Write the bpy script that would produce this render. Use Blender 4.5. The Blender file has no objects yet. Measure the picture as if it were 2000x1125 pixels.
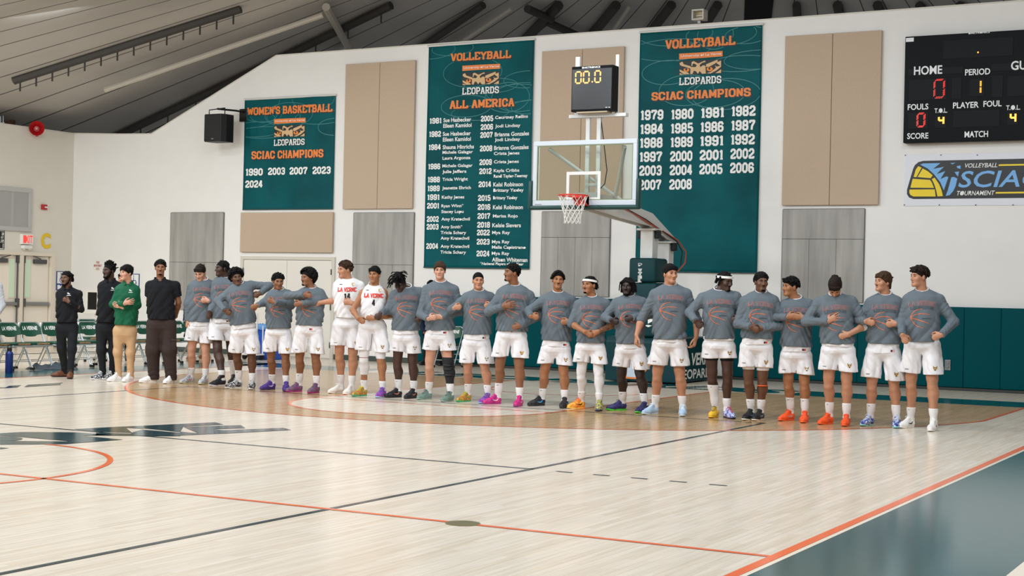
import bpy, bmesh, math, random
import numpy as np
from mathutils import Vector, Matrix

C = bpy.context.scene.collection
SC = bpy.context.scene
PI = math.pi

# ------------------------------------------------------------------ camera
# world frame: X to the right along the end wall, Y towards the end wall, Z up; origin = centre spot of the court
FPX = 2961.25
CAM = np.array([10.51717, -8.54028, 1.51678])
YAW, PITCH, ROLL = -0.49865, 0.0025, 0.02205
def cam_axes():
    w = np.array([math.sin(YAW)*math.cos(PITCH), math.cos(YAW)*math.cos(PITCH), math.sin(PITCH)])
    r0 = np.array([math.cos(YAW), -math.sin(YAW), 0.0]); u0 = np.cross(r0, w)
    return math.cos(ROLL)*r0+math.sin(ROLL)*u0, -math.sin(ROLL)*r0+math.cos(ROLL)*u0, w
CR, CU, CW = cam_axes()
cd = bpy.data.cameras.new('camera'); cam = bpy.data.objects.new('camera', cd); C.objects.link(cam)
cd.sensor_width = 36.0; cd.lens = 36.0*FPX/2000.0; cd.clip_end = 400
cam.matrix_world = Matrix(((CR[0], CU[0], -CW[0], CAM[0]), (CR[1], CU[1], -CW[1], CAM[1]), (CR[2], CU[2], -CW[2], CAM[2]), (0, 0, 0, 1)))
SC.camera = cam

def ray(px, py):
    return CW*FPX + CR*(px-1000.0) - CU*(py-562.5)
def on_floor(px, py, z=0.0):                 # where a floor mark of the photograph lies on the court
    d = ray(px, py); return CAM + d*((z-CAM[2])/d[2])
def on_y(px, py, Y):                         # a point on a plane parallel to the end wall
    d = ray(px, py); return CAM + d*((Y-CAM[1])/d[1])
def on_x(px, py, X):                         # a point on a plane parallel to the left wall
    d = ray(px, py); return CAM + d*((X-CAM[0])/d[0])

# ------------------------------------------------------------------ world, lamps, exposure
SC.view_settings.view_transform = 'Standard'; SC.view_settings.look = 'None'
SC.view_settings.gamma = 1.0; SC.view_settings.use_curve_mapping = False
SC.view_settings.exposure = -0.18
W = bpy.data.worlds.new('world'); SC.world = W; W.use_nodes = True
W.node_tree.nodes['Background'].inputs[0].default_value = (1.0, 1.0, 1.0, 1)
W.node_tree.nodes['Background'].inputs[1].default_value = 0.15
def area(name, loc, aim, size, power, col=(0.935, 0.975, 1.0), sy=None):
    l = bpy.data.lights.new(name, 'AREA'); l.energy = power; l.size = size; l.color = col
    if sy: l.shape = 'RECTANGLE'; l.size_y = sy
    o = bpy.data.objects.new(name, l); C.objects.link(o); o.location = loc
    o.rotation_euler = (Vector(aim)-Vector(loc)).to_track_quat('-Z', 'Y').to_euler()
    return o
# rows of high-bay lamps hung over the court, pointing down
for i, (x, y, z, p) in enumerate([(-8, -7, 7.4, 300), (-2.7, -7, 7.4, 320), (2.7, -7, 7.4, 330), (8, -7, 7.4, 340), (-8, 0, 7.4, 310), (-2.7, 0, 7.4, 270), (2.7, 0, 7.4, 270), (8, 0, 7.4, 290), (-7.5, 6, 6.2, 240), (-2.3, 6, 7.2, 190), (2.7, 6, 7.4, 190), (8, 6, 7.4, 210),
                                  (-13.2, 3, 6.6, 250), (-13, 9.5, 5.2, 200), (-10, 11.5, 6.4, 160), (-4.5, 11.5, 7.0, 120), (1, 11.5, 7.0, 100), (6.5, 11.5, 7.0, 90)]):  # this second line: unseen lamps added to brighten the left and end walls
    area('high_bay_lamp', (x, y, z), (x, y+2.0, 0), 1.1, p)
area('roof_fill_lamp', (-14, 6.0, 4.5), (-12, 13, 7), .8, 230)     # unseen uplight, added to brighten the tent roof over the left wall
try:
    SC.cycles.use_denoising = True; SC.cycles.max_bounces = 8; SC.cycles.diffuse_bounces = 4; SC.cycles.glossy_bounces = 4
    SC.cycles.transmission_bounces = 6; SC.cycles.transparent_max_bounces = 12; SC.cycles.caustics_reflective = False
except Exception: pass

# ------------------------------------------------------------------ colours and materials
def lin(h):
    if isinstance(h, str):
        h = h.lstrip('#'); c = [int(h[i:i+2], 16)/255.0 for i in (0, 2, 4)]
    else: c = list(h)
    return tuple((v/12.92 if v <= 0.04045 else ((v+0.055)/1.055)**2.4) for v in c)+(1.0,)
MATS = {}
def mat(name, col, rough=0.6, metal=0.0, spec=0.5, noise=0.0, nscale=20.0, bump=0.0, bscale=60.0, emit=None, estr=0.0, coat=0.0, trans=0.0, alpha=1.0, stretch=None):
    if name in MATS: return MATS[name]
    m = bpy.data.materials.new(name); m.use_nodes = True; nt = m.node_tree; b = nt.nodes['Principled BSDF']
    c = lin(col)
    b.inputs['Base Color'].default_value = c; b.inputs['Roughness'].default_value = rough
    b.inputs['Metallic'].default_value = metal; b.inputs['Specular IOR Level'].default_value = spec
    if coat: b.inputs['Coat Weight'].default_value = coat; b.inputs['Coat Roughness'].default_value = 0.08
    if trans: b.inputs['Transmission Weight'].default_value = trans
    if alpha < 1: b.inputs['Alpha'].default_value = alpha
    if emit: b.inputs['Emission Color'].default_value = lin(emit); b.inputs['Emission Strength'].default_value = estr
    if noise or bump:
        tc = nt.nodes.new('ShaderNodeTexCoord'); src = tc.outputs['Object']
        if stretch:
            mp = nt.nodes.new('ShaderNodeMapping'); mp.inputs['Scale'].default_value = stretch
            nt.links.new(src, mp.inputs[0]); src = mp.outputs[0]
    if noise:
        n = nt.nodes.new('ShaderNodeTexNoise'); n.inputs['Scale'].default_value = nscale; n.inputs['Detail'].default_value = 4
        r = nt.nodes.new('ShaderNodeMapRange'); r.inputs[1].default_value = 0.3; r.inputs[2].default_value = 0.7
        r.inputs[3].default_value = 1-noise; r.inputs[4].default_value = 1+noise
        x = nt.nodes.new('ShaderNodeMix'); x.data_type = 'RGBA'; x.blend_type = 'MULTIPLY'; x.inputs[0].default_value = 1.0
        x.inputs[6].default_value = c
        nt.links.new(src, n.inputs['Vector']); nt.links.new(n.outputs[0], r.inputs[0]); nt.links.new(r.outputs[0], x.inputs[7])
        nt.links.new(x.outputs[2], b.inputs['Base Color'])
    if bump:
        n2 = nt.nodes.new('ShaderNodeTexNoise'); n2.inputs['Scale'].default_value = bscale; n2.inputs['Detail'].default_value = 3
        bp = nt.nodes.new('ShaderNodeBump'); bp.inputs['Strength'].default_value = bump; bp.inputs['Distance'].default_value = 0.01
        nt.links.new(src, n2.inputs['Vector']); nt.links.new(n2.outputs[0], bp.inputs['Height']); nt.links.new(bp.outputs[0], b.inputs['Normal'])
    MATS[name] = m; return m

# ------------------------------------------------------------------ object helpers
def tag(o, label=None, cat=None, group=None, kind=None):
    if label: o['label'] = label
    if cat: o['category'] = cat
    if group: o['group'] = group
    if kind: o['kind'] = kind
    return o
def empty(name, loc=(0, 0, 0), rz=0.0):
    o = bpy.data.objects.new(name, None); C.objects.link(o); o.location = loc; o.rotation_euler = (0, 0, rz); o.empty_display_size = 0.1
    return o
def link_mesh(name, me, mats, parent=None, smooth=False):
    for m in (mats if isinstance(mats, (list, tuple)) else [mats]): me.materials.append(m)
    if smooth: me.polygons.foreach_set('use_smooth', [True]*len(me.polygons))
    o = bpy.data.objects.new(name, me); C.objects.link(o)
    if parent: o.parent = parent
    return o
class MB:
    """collects solids and flat shapes, links them as ONE mesh object"""
    def __init__(s): s.v = []; s.f = []; s.mi = []; s.cur = 0
    def add(s, vs, fs):
        b = len(s.v); s.v += [tuple(float(c) for c in v) for v in vs]; s.f += [tuple(b+i for i in f) for f in fs]; s.mi += [s.cur]*len(fs); return s
    def box(s, a, b):
        x0, y0, z0 = a; x1, y1, z1 = b
        return s.add([(x0, y0, z0), (x1, y0, z0), (x1, y1, z0), (x0, y1, z0), (x0, y0, z1), (x1, y0, z1), (x1, y1, z1), (x0, y1, z1)],
                     [(0, 3, 2, 1), (4, 5, 6, 7), (0, 1, 5, 4), (1, 2, 6, 5), (2, 3, 7, 6), (3, 0, 4, 7)])
    def rbox(s, a, b, r=0.02, n=3):
        bm = bmesh.new(); bmesh.ops.create_cube(bm, size=1.0)
        for v in bm.verts: v.co = Vector([(a[i]+b[i])/2+v.co[i]*(b[i]-a[i]) for i in range(3)])
        r = min(r, 0.49*min(abs(b[i]-a[i]) for i in range(3)))
        bmesh.ops.bevel(bm, geom=bm.edges[:], offset=r, segments=n, profile=0.5, affect='EDGES')
        return s.bm(bm)
    def bm(s, bm):
        bm.verts.index_update(); s.add([v.co[:] for v in bm.verts], [[v.index for v in f.verts] for f in bm.faces]); bm.free(); return s
    def prism(s, poly, axis='y', a=0.0, b=0.1):
        """poly: 2D outline; axis y: (x,z) outline extruded a..b in y; x: (y,z); z: (x,y)"""
        P = {'y': lambda p, t: (p[0], t, p[1]), 'x': lambda p, t: (t, p[0], p[1]), 'z': lambda p, t: (p[0], p[1], t)}[axis]
        n = len(poly); vs = [P(p, a) for p in poly]+[P(p, b) for p in poly]
        return s.add(vs, [tuple(range(n)), tuple(range(2*n-1, n-1, -1))]+[(i, i+n, (i+1) % n+n, (i+1) % n) for i in range(n)])
    def tube(s, pts, r, n=10, closed=False, caps=True):
        pts = [Vector(p) for p in pts]; m = len(pts); rs = r if isinstance(r, (list, tuple)) else [r]*m
        T = []
        for i in range(m):
            if closed: t = pts[(i+1) % m]-pts[i-1]
            else: t = pts[min(i+1, m-1)]-pts[max(i-1, 0)]
            T.append(t.normalized() if t.length > 1e-9 else Vector((0, 0, 1)))
        u = T[0].orthogonal().normalized(); vs = []
        for i in range(m):
            u = (u-T[i]*u.dot(T[i]));
            u = u.normalized() if u.length > 1e-6 else T[i].orthogonal().normalized()
            w = T[i].cross(u)
            vs += [pts[i]+(u*math.cos(2*PI*k/n)+w*math.sin(2*PI*k/n))*rs[i] for k in range(n)]
        fs = []
        for i in range(m if closed else m-1):
            j = (i+1) % m
            fs += [(i*n+k, i*n+(k+1) % n, j*n+(k+1) % n, j*n+k) for k in range(n)]
        if caps and not closed: fs += [tuple(range(n-1, -1, -1)), tuple((m-1)*n+k for k in range(n))]
        return s.add(vs, fs)
    def lathe(s, prof, loc=(0, 0, 0), n=24, axis='z'):
        vs = []; m = len(prof)
        for r, h in prof:
            for k in range(n):
                a = 2*PI*k/n; p = (r*math.cos(a), r*math.sin(a), h)
                if axis == 'y': p = (p[0], p[2], p[1])
                if axis == 'x': p = (p[2], p[0], p[1])
                vs.append((p[0]+loc[0], p[1]+loc[1], p[2]+loc[2]))
        fs = [(i*n+k, i*n+(k+1) % n, (i+1)*n+(k+1) % n, (i+1)*n+k) for i in range(m-1) for k in range(n)]
        fs += [tuple(range(n-1, -1, -1)), tuple((m-1)*n+k for k in range(n))]
        return s.add(vs, fs)
    def flat(s, poly): return s.add(poly, [tuple(range(len(poly)))])
    def build(s, name, mats, parent=None, smooth=False, fix=True, bevel=0.0):
        me = bpy.data.meshes.new(name); me.from_pydata(s.v, [], s.f)
        if len(set(s.mi)) > 1: me.polygons.foreach_set('material_index', s.mi)
        if fix or bevel:
            bm = bmesh.new(); bm.from_mesh(me)
            if fix: bmesh.ops.recalc_face_normals(bm, faces=bm.faces[:])
            bm.to_mesh(me); bm.free()
        o = link_mesh(name, me, mats, parent, smooth)
        if smooth:
            try: me.set_sharp_from_angle(angle=math.radians(40))
            except Exception: pass
        if bevel:
            md = o.modifiers.new('bevel', 'BEVEL'); md.width = bevel; md.segments = 2; md.limit_method = 'ANGLE'
        return o
def struct(o, kind='structure'): o['kind'] = kind; return o

# ------------------------------------------------------------------ lettering
def text3d(s, depth, bold=0.0):
    cu = bpy.data.curves.new('t', 'FONT'); cu.body = s; cu.resolution_u = 6; cu.offset = bold; cu.extrude = .5
    o = bpy.data.objects.new('t', cu); me = o.to_mesh(); v = [tuple(p.co) for p in me.vertices]; f = [tuple(p.vertices) for p in me.polygons]
    o.to_mesh_clear(); bpy.data.objects.remove(o); bpy.data.curves.remove(cu); return v, f
def text2d(s, bold=0.0, shear=0.0, spacing=1.0, res=3):
    cu = bpy.data.curves.new('t', 'FONT'); cu.body = s; cu.resolution_u = res; cu.offset = bold; cu.shear = shear; cu.space_character = spacing
    o = bpy.data.objects.new('t', cu); me = o.to_mesh()
    v = [(p.co.x, p.co.y) for p in me.vertices]; f = [tuple(p.vertices) for p in me.polygons]
    o.to_mesh_clear(); bpy.data.objects.remove(o); bpy.data.curves.remove(cu)
    from mathutils.geometry import delaunay_2d_cdt
    r = delaunay_2d_cdt([Vector(p) for p in v], [], f, 1, 1e-4)
    return [tuple(p) for p in r[0]], [tuple(q) for q, og in zip(r[2], r[5]) if len(og)]
# block slab capitals drawn as strokes on a 4 x 6 grid
K = 0.75
def _o(x0=0.4, x1=3.6, y0=0.6, y1=5.4, c=1.0): return [(x0+c, y0), (x1-c, y0), (x1, y0+c), (x1, y1-c), (x1-c, y1), (x0+c, y1), (x0, y1-c), (x0, y0+c), (x0+c, y0)]
SLAB = {
 'A': [[(.5, .4), (1.75, 5.4), (2.25, 5.4), (3.5, .4)], [(1.1, 2), (2.9, 2)], [(-.3, .4), (1.4, .4)], [(2.6, .4), (4.3, .4)], [(1, 5.5), (2.2, 5.5)]],
 'B': [[(.7, .5), (.7, 5.5)], [(0, .5), (2.7, .5), (3.5, 1.2), (3.5, 2.4), (2.9, 3), (.7, 3)], [(0, 5.5), (2.6, 5.5), (3.3, 4.9), (3.3, 3.7), (2.8, 3)]],
 'C': [[(3.5, 4), (3.5, 4.6), (2.7, 5.5), (1.3, 5.5), (.4, 4.6), (.4, 1.4), (1.3, .5), (2.7, .5), (3.5, 1.4), (3.5, 2.1)]],
 'D': [[(.7, .5), (.7, 5.5)], [(0, .5), (2.5, .5), (3.5, 1.5), (3.5, 4.5), (2.5, 5.5), (0, 5.5)]],
 'E': [[(.7, .5), (.7, 5.5)], [(0, .5), (3.6, .5), (3.6, 1.6)], [(0, 5.5), (3.6, 5.5), (3.6, 4.4)], [(.7, 3), (2.4, 3)]],
 'F': [[(.7, .5), (.7, 5.5)], [(0, .5), (1.6, .5)], [(0, 5.5), (3.6, 5.5), (3.6, 4.4)], [(.7, 3), (2.4, 3)]],
 'G': [[(3.5, 4.2), (3.5, 4.6), (2.7, 5.5), (1.3, 5.5), (.4, 4.6), (.4, 1.4), (1.3, .5), (2.7, .5), (3.4, 1.2), (3.4, 2.6), (2.2, 2.6)]],
 'H': [[(.7, .5), (.7, 5.5)], [(3.3, .5), (3.3, 5.5)], [(.7, 3), (3.3, 3)], [(0, .5), (1.4, .5)], [(0, 5.5), (1.4, 5.5)], [(2.6, .5), (4, .5)], [(2.6, 5.5), (4, 5.5)]],
 'I': [[(1, .5), (1, 5.5)], [(0, .5), (2, .5)], [(0, 5.5), (2, 5.5)]],
 'K': [[(.7, .5), (.7, 5.5)], [(0, .5), (1.5, .5)], [(0, 5.5), (1.5, 5.5)], [(.7, 2.4), (3, 5.2)], [(1.8, 3.4), (3.4, .6)], [(2.7, .5), (4.1, .5)], [(2.3, 5.5), (3.8, 5.5)]],
 'L': [[(.7, .5), (.7, 5.5)], [(0, 5.5), (1.5, 5.5)], [(0, .5), (3.5, .5), (3.5, 1.8)]],
 'M': [[(.7, .5), (.7, 5.5), (2.5, 1.5), (4.3, 5.5), (4.3, .5)], [(0, .5), (1.5, .5)], [(3.5, .5), (5, .5)], [(0, 5.5), (.8, 5.5)], [(4.2, 5.5), (5, 5.5)]],
 'N': [[(.7, .5), (.7, 5.5), (3.3, .7), (3.3, 5.5)], [(0, .5), (1.4, .5)], [(2.6, 5.5), (4, 5.5)], [(0, 5.5), (.8, 5.5)]],
 'O': [_o(.4, 3.6, .5, 5.5, .9)],
 'P': [[(.7, .5), (.7, 5.5)], [(0, .5), (1.7, .5)], [(0, 5.5), (2.7, 5.5), (3.5, 4.8), (3.5, 3.3), (2.7, 2.6), (.7, 2.6)]],
 'R': [[(.7, .5), (.7, 5.5)], [(0, .5), (1.5, .5)], [(0, 5.5), (2.7, 5.5), (3.5, 4.8), (3.5, 3.6), (2.7, 2.9), (.7, 2.9)], [(2.2, 2.9), (3.3, .6)], [(2.8, .5), (4.1, .5)]],
 'S': [[(3.4, 4.2), (3.4, 4.8), (2.7, 5.5), (1.2, 5.5), (.5, 4.8), (.5, 3.8), (1.1, 3.2), (2.9, 2.8), (3.5, 2.2), (3.5, 1.2), (2.8, .5), (1.2, .5), (.5, 1.2), (.5, 1.8)]],
 'T': [[(2, .5), (2, 5.5)], [(1.1, .5), (2.9, .5)], [(.3, 4.3), (.3, 5.5), (3.7, 5.5), (3.7, 4.3)]],
 'U': [[(.7, 5.5), (.7, 1.3), (1.4, .5), (2.6, .5), (3.3, 1.3), (3.3, 5.5)], [(0, 5.5), (1.5, 5.5)], [(2.5, 5.5), (4, 5.5)]],
 'V': [[(.5, 5.5), (1.8, .6), (2.2, .6), (3.5, 5.5)], [(-.3, 5.5), (1.3, 5.5)], [(2.7, 5.5), (4.3, 5.5)]],
 'W': [[(.4, 5.5), (1.4, .7), (2.6, 4.6), (3.8, .7), (4.8, 5.5)], [(-.4, 5.5), (1.2, 5.5)], [(4, 5.5), (5.6, 5.5)]],
 'Y': [[(.5, 5.5), (2, 2.8), (3.5, 5.5)], [(2, 2.8), (2, .5)], [(1.1, .5), (2.9, .5)], [(-.3, 5.5), (1.2, 5.5)], [(2.8, 5.5), (4.3, 5.5)]],
 "'": [[(.6, 5.6), (.5, 4.4)]], ' ': [],
 '0': [_o(.5, 3.4, .5, 5.5, 1.0)],
 '1': [[(.6, 4.6), (1.5, 5.4), (1.5, .5)], [(.5, .5), (2.5, .5)]],
 '2': [[(.5, 4.3), (.5, 4.7), (1.3, 5.5), (2.6, 5.5), (3.4, 4.7), (3.4, 3.6), (.6, 1.4), (.6, .5), (3.5, .5), (3.5, 1.2)]],
 '3': [[(.5, 4.6), (1.3, 5.5), (2.6, 5.5), (3.4, 4.7), (3.4, 3.7), (2.7, 3.05), (1.5, 3.05)], [(2.7, 3.05), (3.4, 2.4), (3.4, 1.3), (2.6, .5), (1.3, .5), (.5, 1.4)]],
 '4': [[(2.6, .5), (2.6, 5.5), (2.2, 5.5), (.5, 2.2), (.5, 1.8), (3.6, 1.8)], [(1.8, .5), (3.4, .5)]],
 '5': [[(3.3, 5.5), (.7, 5.5), (.7, 3.2), (2.6, 3.4), (3.4, 2.7), (3.4, 1.3), (2.6, .5), (1.3, .5), (.5, 1.4)]],
 '6': [[(3.3, 4.4), (3.3, 4.7), (2.6, 5.5), (1.3, 5.5), (.5, 4.7), (.5, 1.3), (1.3, .5), (2.6, .5), (3.4, 1.3), (3.4, 2.5), (2.6, 3.2), (.6, 3.1)]],
 '7': [[(.5, 4.5), (.5, 5.5), (3.4, 5.5), (3.4, 4.8), (1.9, 2.4), (1.7, .5)]],
 '8': [_o(.5, 3.4, .5, 3, .7), _o(.6, 3.3, 3, 5.5, .7)],
 '9': [[(.5, 1.6), (.5, 1.3), (1.3, .5), (2.6, .5), (3.4, 1.3), (3.4, 4.7), (2.6, 5.5), (1.3, 5.5), (.5, 4.7), (.5, 3.5), (1.3, 2.8), (3.3, 2.9)]],
}
SLABW = {'I': 2, 'M': 5, 'W': 5.2, '1': 2.6, "'": 1, ' ': 1.6}
SLABC = {}
def slab2d(s, t=1.0, ser=0.75):
    k = (s, t, ser)
    if k not in SLABC:
        from mathutils.geometry import delaunay_2d_cdt
        v, f = slab_strokes(s, t, ser); r = delaunay_2d_cdt([Vector(p) for p in v], [], f, 1, 1e-4)
        SLABC[k] = ([tuple(p) for p in r[0]], [tuple(q) for q, og in zip(r[2], r[5]) if len(og)])
    return SLABC[k]
def slab_strokes(s, t=1.0, ser=0.75):
    """polygons of a slab-serif line of text; height 6"""
    v = []; f = []; x = 0.0
    for ch in s:
        for st in SLAB[ch]:
            tt = t
            for (a, b) in zip(st[:-1], st[1:]):
                dx, dy = b[0]-a[0], b[1]-a[1]; L = math.hypot(dx, dy) or 1e-6; dx /= L; dy /= L
                h = (ser if (len(st) == 2 and abs(dy) < .1) else t)*0.5; hw = h*(1.12 if abs(dy) > .5 else 0.95)
                e = h*0.42 if len(st) > 2 else (h if abs(dx) < .1 else 0)
                ax, ay, bx, by = a[0]-dx*e, a[1]-dy*e, b[0]+dx*e, b[1]+dy*e; nx, ny = -dy*hw, dx*hw
                i = len(v); v += [(x+ax-nx, ay-ny), (x+bx-nx, by-ny), (x+bx+nx, by+ny), (x+ax+nx, ay+ny)]; f.append((i, i+1, i+2, i+3))
        x += SLABW.get(ch, 4)+0.7
    return v, f
def fit(vf, x0, x1, y0, y1):
    """scale flat lettering to fill a rectangle"""
    v, f = vf; xs = [p[0] for p in v]; ys = [p[1] for p in v]
    ax, bx, ay, by = min(xs), max(xs), min(ys), max(ys)
    return [(x0+(p[0]-ax)/(bx-ax)*(x1-x0), y0+(p[1]-ay)/(by-ay)*(y1-y0)) for p in v], f
# ================================================================== THE SETTING
YW = 17.9          # face of the end wall
XL = -15.73        # face of the left wall
# ---- floor: maple strips running towards the end wall
def wood(name, c1, c2, c3, rough=0.2, rscale=1.0):
    m = bpy.data.materials.new(name); m.use_nodes = True; nt = m.node_tree; b = nt.nodes['Principled BSDF']; L = nt.links.new
    tc = nt.nodes.new('ShaderNodeTexCoord')
    mp = nt.nodes.new('ShaderNodeMapping'); mp.inputs['Rotation'].default_value = (0, 0, PI/2)
    L(tc.outputs['Object'], mp.inputs[0])
    br = nt.nodes.new('ShaderNodeTexBrick'); br.inputs['Scale'].default_value = 1.0
    br.inputs['Brick Width'].default_value = 0.9; br.inputs['Row Height'].default_value = 0.057
    br.inputs['Mortar Size'].default_value = 0.0012; br.inputs['Mortar Smooth'].default_value = 0.3
    br.inputs['Color1'].default_value = lin(c1); br.inputs['Color2'].default_value = lin(c2); br.inputs['Mortar'].default_value = lin(c3)
    br.offset = 0.37; br.inputs['Bias'].default_value = -0.25
    L(mp.outputs[0], br.inputs['Vector'])
    mp2 = nt.nodes.new('ShaderNodeMapping'); mp2.inputs['Scale'].default_value = (26, 1.3, 1); L(tc.outputs['Object'], mp2.inputs[0])
    n = nt.nodes.new('ShaderNodeTexNoise'); n.inputs['Scale'].default_value = 1.0; n.inputs['Detail'].default_value = 5; L(mp2.outputs[0], n.inputs['Vector'])
    r = nt.nodes.new('ShaderNodeMapRange'); r.inputs[1].default_value = 0.3; r.inputs[2].default_value = 0.75; r.inputs[3].default_value = 1.06; r.inputs[4].default_value = 0.86
    L(n.outputs[0], r.inputs[0])
    x = nt.nodes.new('ShaderNodeMix'); x.data_type = 'RGBA'; x.blend_type = 'MULTIPLY'; x.inputs[0].default_value = 1.0
    L(br.outputs['Color'], x.inputs[6]); L(r.outputs[0], x.inputs[7]); L(x.outputs[2], b.inputs['Base Color'])
    b.inputs['Roughness'].default_value = rough; b.inputs['Specular IOR Level'].default_value = 0.5
    mp3 = nt.nodes.new('ShaderNodeMapping'); mp3.inputs['Scale'].default_value = (9, 1.2, 1); L(tc.outputs['Object'], mp3.inputs[0])
    n3 = nt.nodes.new('ShaderNodeTexNoise'); n3.inputs['Scale'].default_value = 1.0; n3.inputs['Detail'].default_value = 2; L(mp3.outputs[0], n3.inputs['Vector'])
    bp = nt.nodes.new('ShaderNodeBump'); bp.inputs['Strength'].default_value = 0.035; bp.inputs['Distance'].default_value = 0.02
    L(n3.outputs[0], bp.inputs['Height']); L(bp.outputs[0], b.inputs['Normal'])
    return m
M_MAPLE = wood('maple', '#e6d9c8', '#dbcab4', '#c6b298', 0.2)
M_STAIN = wood('stained_maple', '#bf9c72', '#b08a5d', '#98754f', 0.2)
def paint(name, col, rough=0.16):
    return mat(name, col, rough, bump=0.03, bscale=5.0)
M_ORANGE = paint('orange_paint', '#f2692a'); M_DARK = paint('dark_line_paint', '#10313a'); M_TEAL = paint('teal_paint', '#0d5257', 0.14); M_TEALD = paint('letter_paint', '#0f3f47', 0.14)
M_CREAM = paint('cream_paint', '#f3e6d3')
struct(MB().box((-26, -16, -0.2), (17, YW+0.3, 0)).build('floor', M_MAPLE))
LINES = 0
def court(name, polys, m, z):
    b = MB()
    for p in polys: b.flat([(q[0], q[1], z) for q in p])
    o = b.build(name, m, fix=False); o['kind'] = 'structure'
    bm = bmesh.new(); bm.from_mesh(o.data)
    for f in bm.faces:
        if f.normal.z < 0: f.normal_flip()
    bm.to_mesh(o.data); bm.free(); return o
def rect(x0, y0, x1, y1): return [(x0, y0), (x1, y0), (x1, y1), (x0, y1)]
def arcband(cx, cy, r0, r1, a0, a1, n=64):
    out = []
    for i in range(n):
        t0 = a0+(a1-a0)*i/n; t1 = a0+(a1-a0)*(i+1)/n
        out.append([(cx+r0*math.cos(t0), cy+r0*math.sin(t0)), (cx+r1*math.cos(t0), cy+r1*math.sin(t0)), (cx+r1*math.cos(t1), cy+r1*math.sin(t1)), (cx+r0*math.cos(t1), cy+r0*math.sin(t1))])
    return out
BL = 14.33; HOOP = 12.73; R3 = 6.75; XC = 6.6
ya = HOOP-math.sqrt(R3**2-XC**2)
a3 = math.atan2(ya-HOOP, -XC)
arc3 = [(R3*math.cos(a), HOOP+R3*math.sin(a)) for a in np.linspace(math.atan2(ya-HOOP, -XC), math.atan2(ya-HOOP, XC), 90)]
court('floor_marking_stained_area', [[(-XC, BL)]+arc3+[(XC, BL)]], M_STAIN, 0.001)
lane = [(-1.83, BL), (-1.83, 8.53)]+[(1.83*math.cos(a), 8.53+1.83*math.sin(a)) for a in np.linspace(PI, 2*PI, 40)]+[(1.83, 8.53), (1.83, BL)]
court('floor_marking_lane', [lane], M_MAPLE, 0.002)
border = [rect(7.72, -16, 8.93, 15.55), rect(-8.93, -16, -7.68, 15.55), rect(2.95, BL, 7.72, 15.55), rect(-8, BL, -5.2, 15.55)]
court('floor_marking_border', border, M_TEAL, 0.0012)
court('floor_marking_cream_edge', [rect(7.62, -16, 7.725, BL+.1), rect(8.93, -16, 17, 15.5)], M_CREAM, 0.0016)
o3 = arcband(0, HOOP, R3-.05, R3, a3, math.atan2(ya-HOOP, XC)+0, 96)
lines = [rect(7.62, -16, 7.69, BL), rect(-7.69, -16, -7.62, BL), rect(-7.62, -.025, 7.62, .025), rect(-XC, ya, -XC+.05, BL), rect(XC-.05, ya, XC, BL),
         rect(-1.85, 8.53, -1.80, BL), rect(1.80, 8.53, 1.85, BL), rect(-1.85, 8.505, 1.85, 8.555)]+o3+arcband(0, 8.53, 1.79, 1.84, PI, 2*PI, 48)+arcband(0, 0, 1.78, 1.83, 0, 2*PI, 96)+arcband(0, HOOP, 1.22, 1.27, PI, 2*PI, 40)
court('floor_marking_orange_lines', lines, M_ORANGE, 0.003)
vb = [rect(4.45, -9, 4.5, 9), rect(-4.5, -9, -4.45, 9), rect(-4.5, 8.95, 4.5, 9.0), rect(-4.5, 2.95, 4.5, 3.0)]
vb += [rect(4.72+.345*i, 2.945, 4.87+.345*i, 2.99) for i in range(5)]
court('floor_marking_dark_lines', vb, M_DARK, 0.0024)
# painted floor lettering: LA VERNE across the centre court (reads from the right-hand sideline)
def fl(pts, k=.15, ox=0, oy=815): return [tuple(on_floor(ox+p[0]*k, oy+p[1]*k)[:2]) for p in pts]
letR = [fl([(0, 212), (275, 195), (470, 195), (1010, 200), (1480, 238), (1065, 243), (1605, 295), (1050, 335), (860, 352), (0, 358), (0, 310), (950, 318), (310, 262), (0, 240)]),
        fl([(0, 248), (150, 256), (260, 268), (300, 280), (270, 295), (190, 309), (0, 309)]),
        fl([(0, 395), (120, 405), (0, 418)])]
letE = [fl([(960, 157), (1500, 128), (1860, 113), (1866, 150), (1640, 140), (1720, 205), (1260, 190)]),
        fl([(1250, 205), (1700, 215), (1720, 200), (1866, 160), (1866, 245), (1250, 238)]),
        fl([(0, 112), (935, 68), (1045, 97), (520, 122), (480, 195), (0, 145)], ox=280), fl([(520, 128), (1270, 105), (1330, 143), (915, 157), (930, 218), (480, 240), (480, 190), (720, 212)], ox=280),
        fl([(0, 165), (480, 205), (480, 248), (140, 250), (0, 245)], ox=280),
        fl([(915, 160), (1050, 172), (1820, 140), (1925, 168), (1080, 213), (925, 218)], ox=280)]
court('floor_marking_lettering', letR+letE, M_TEALD, 0.0032)
v, f = fit(text2d('LAVERNE', .03, .35), 1.6, 8.25, -.17, .17)
court('floor_marking_sideline_lettering', [[(-6.1-v[i][1], v[i][0]) for i in ff] for ff in f], M_DARK, 0.0033)
v, f = fit(text2d('LEOPARDS', .05, .3), -4.6, 2.9, BL+.1, 15.5)
court('floor_marking_baseline_lettering', [[v[i] for i in ff] for ff in f], M_TEAL, 0.0034)
pl = MB().lathe([(0.115, 0), (0.115, .0035), (0.10, .005)], (5.54, 0.0, 0), 32).build('floor_socket_cover', mat('brass', '#8d8560', .35, .7)); tag(pl, 'round brass cover plate of a net post socket on the thin orange line', 'socket cover')

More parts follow.
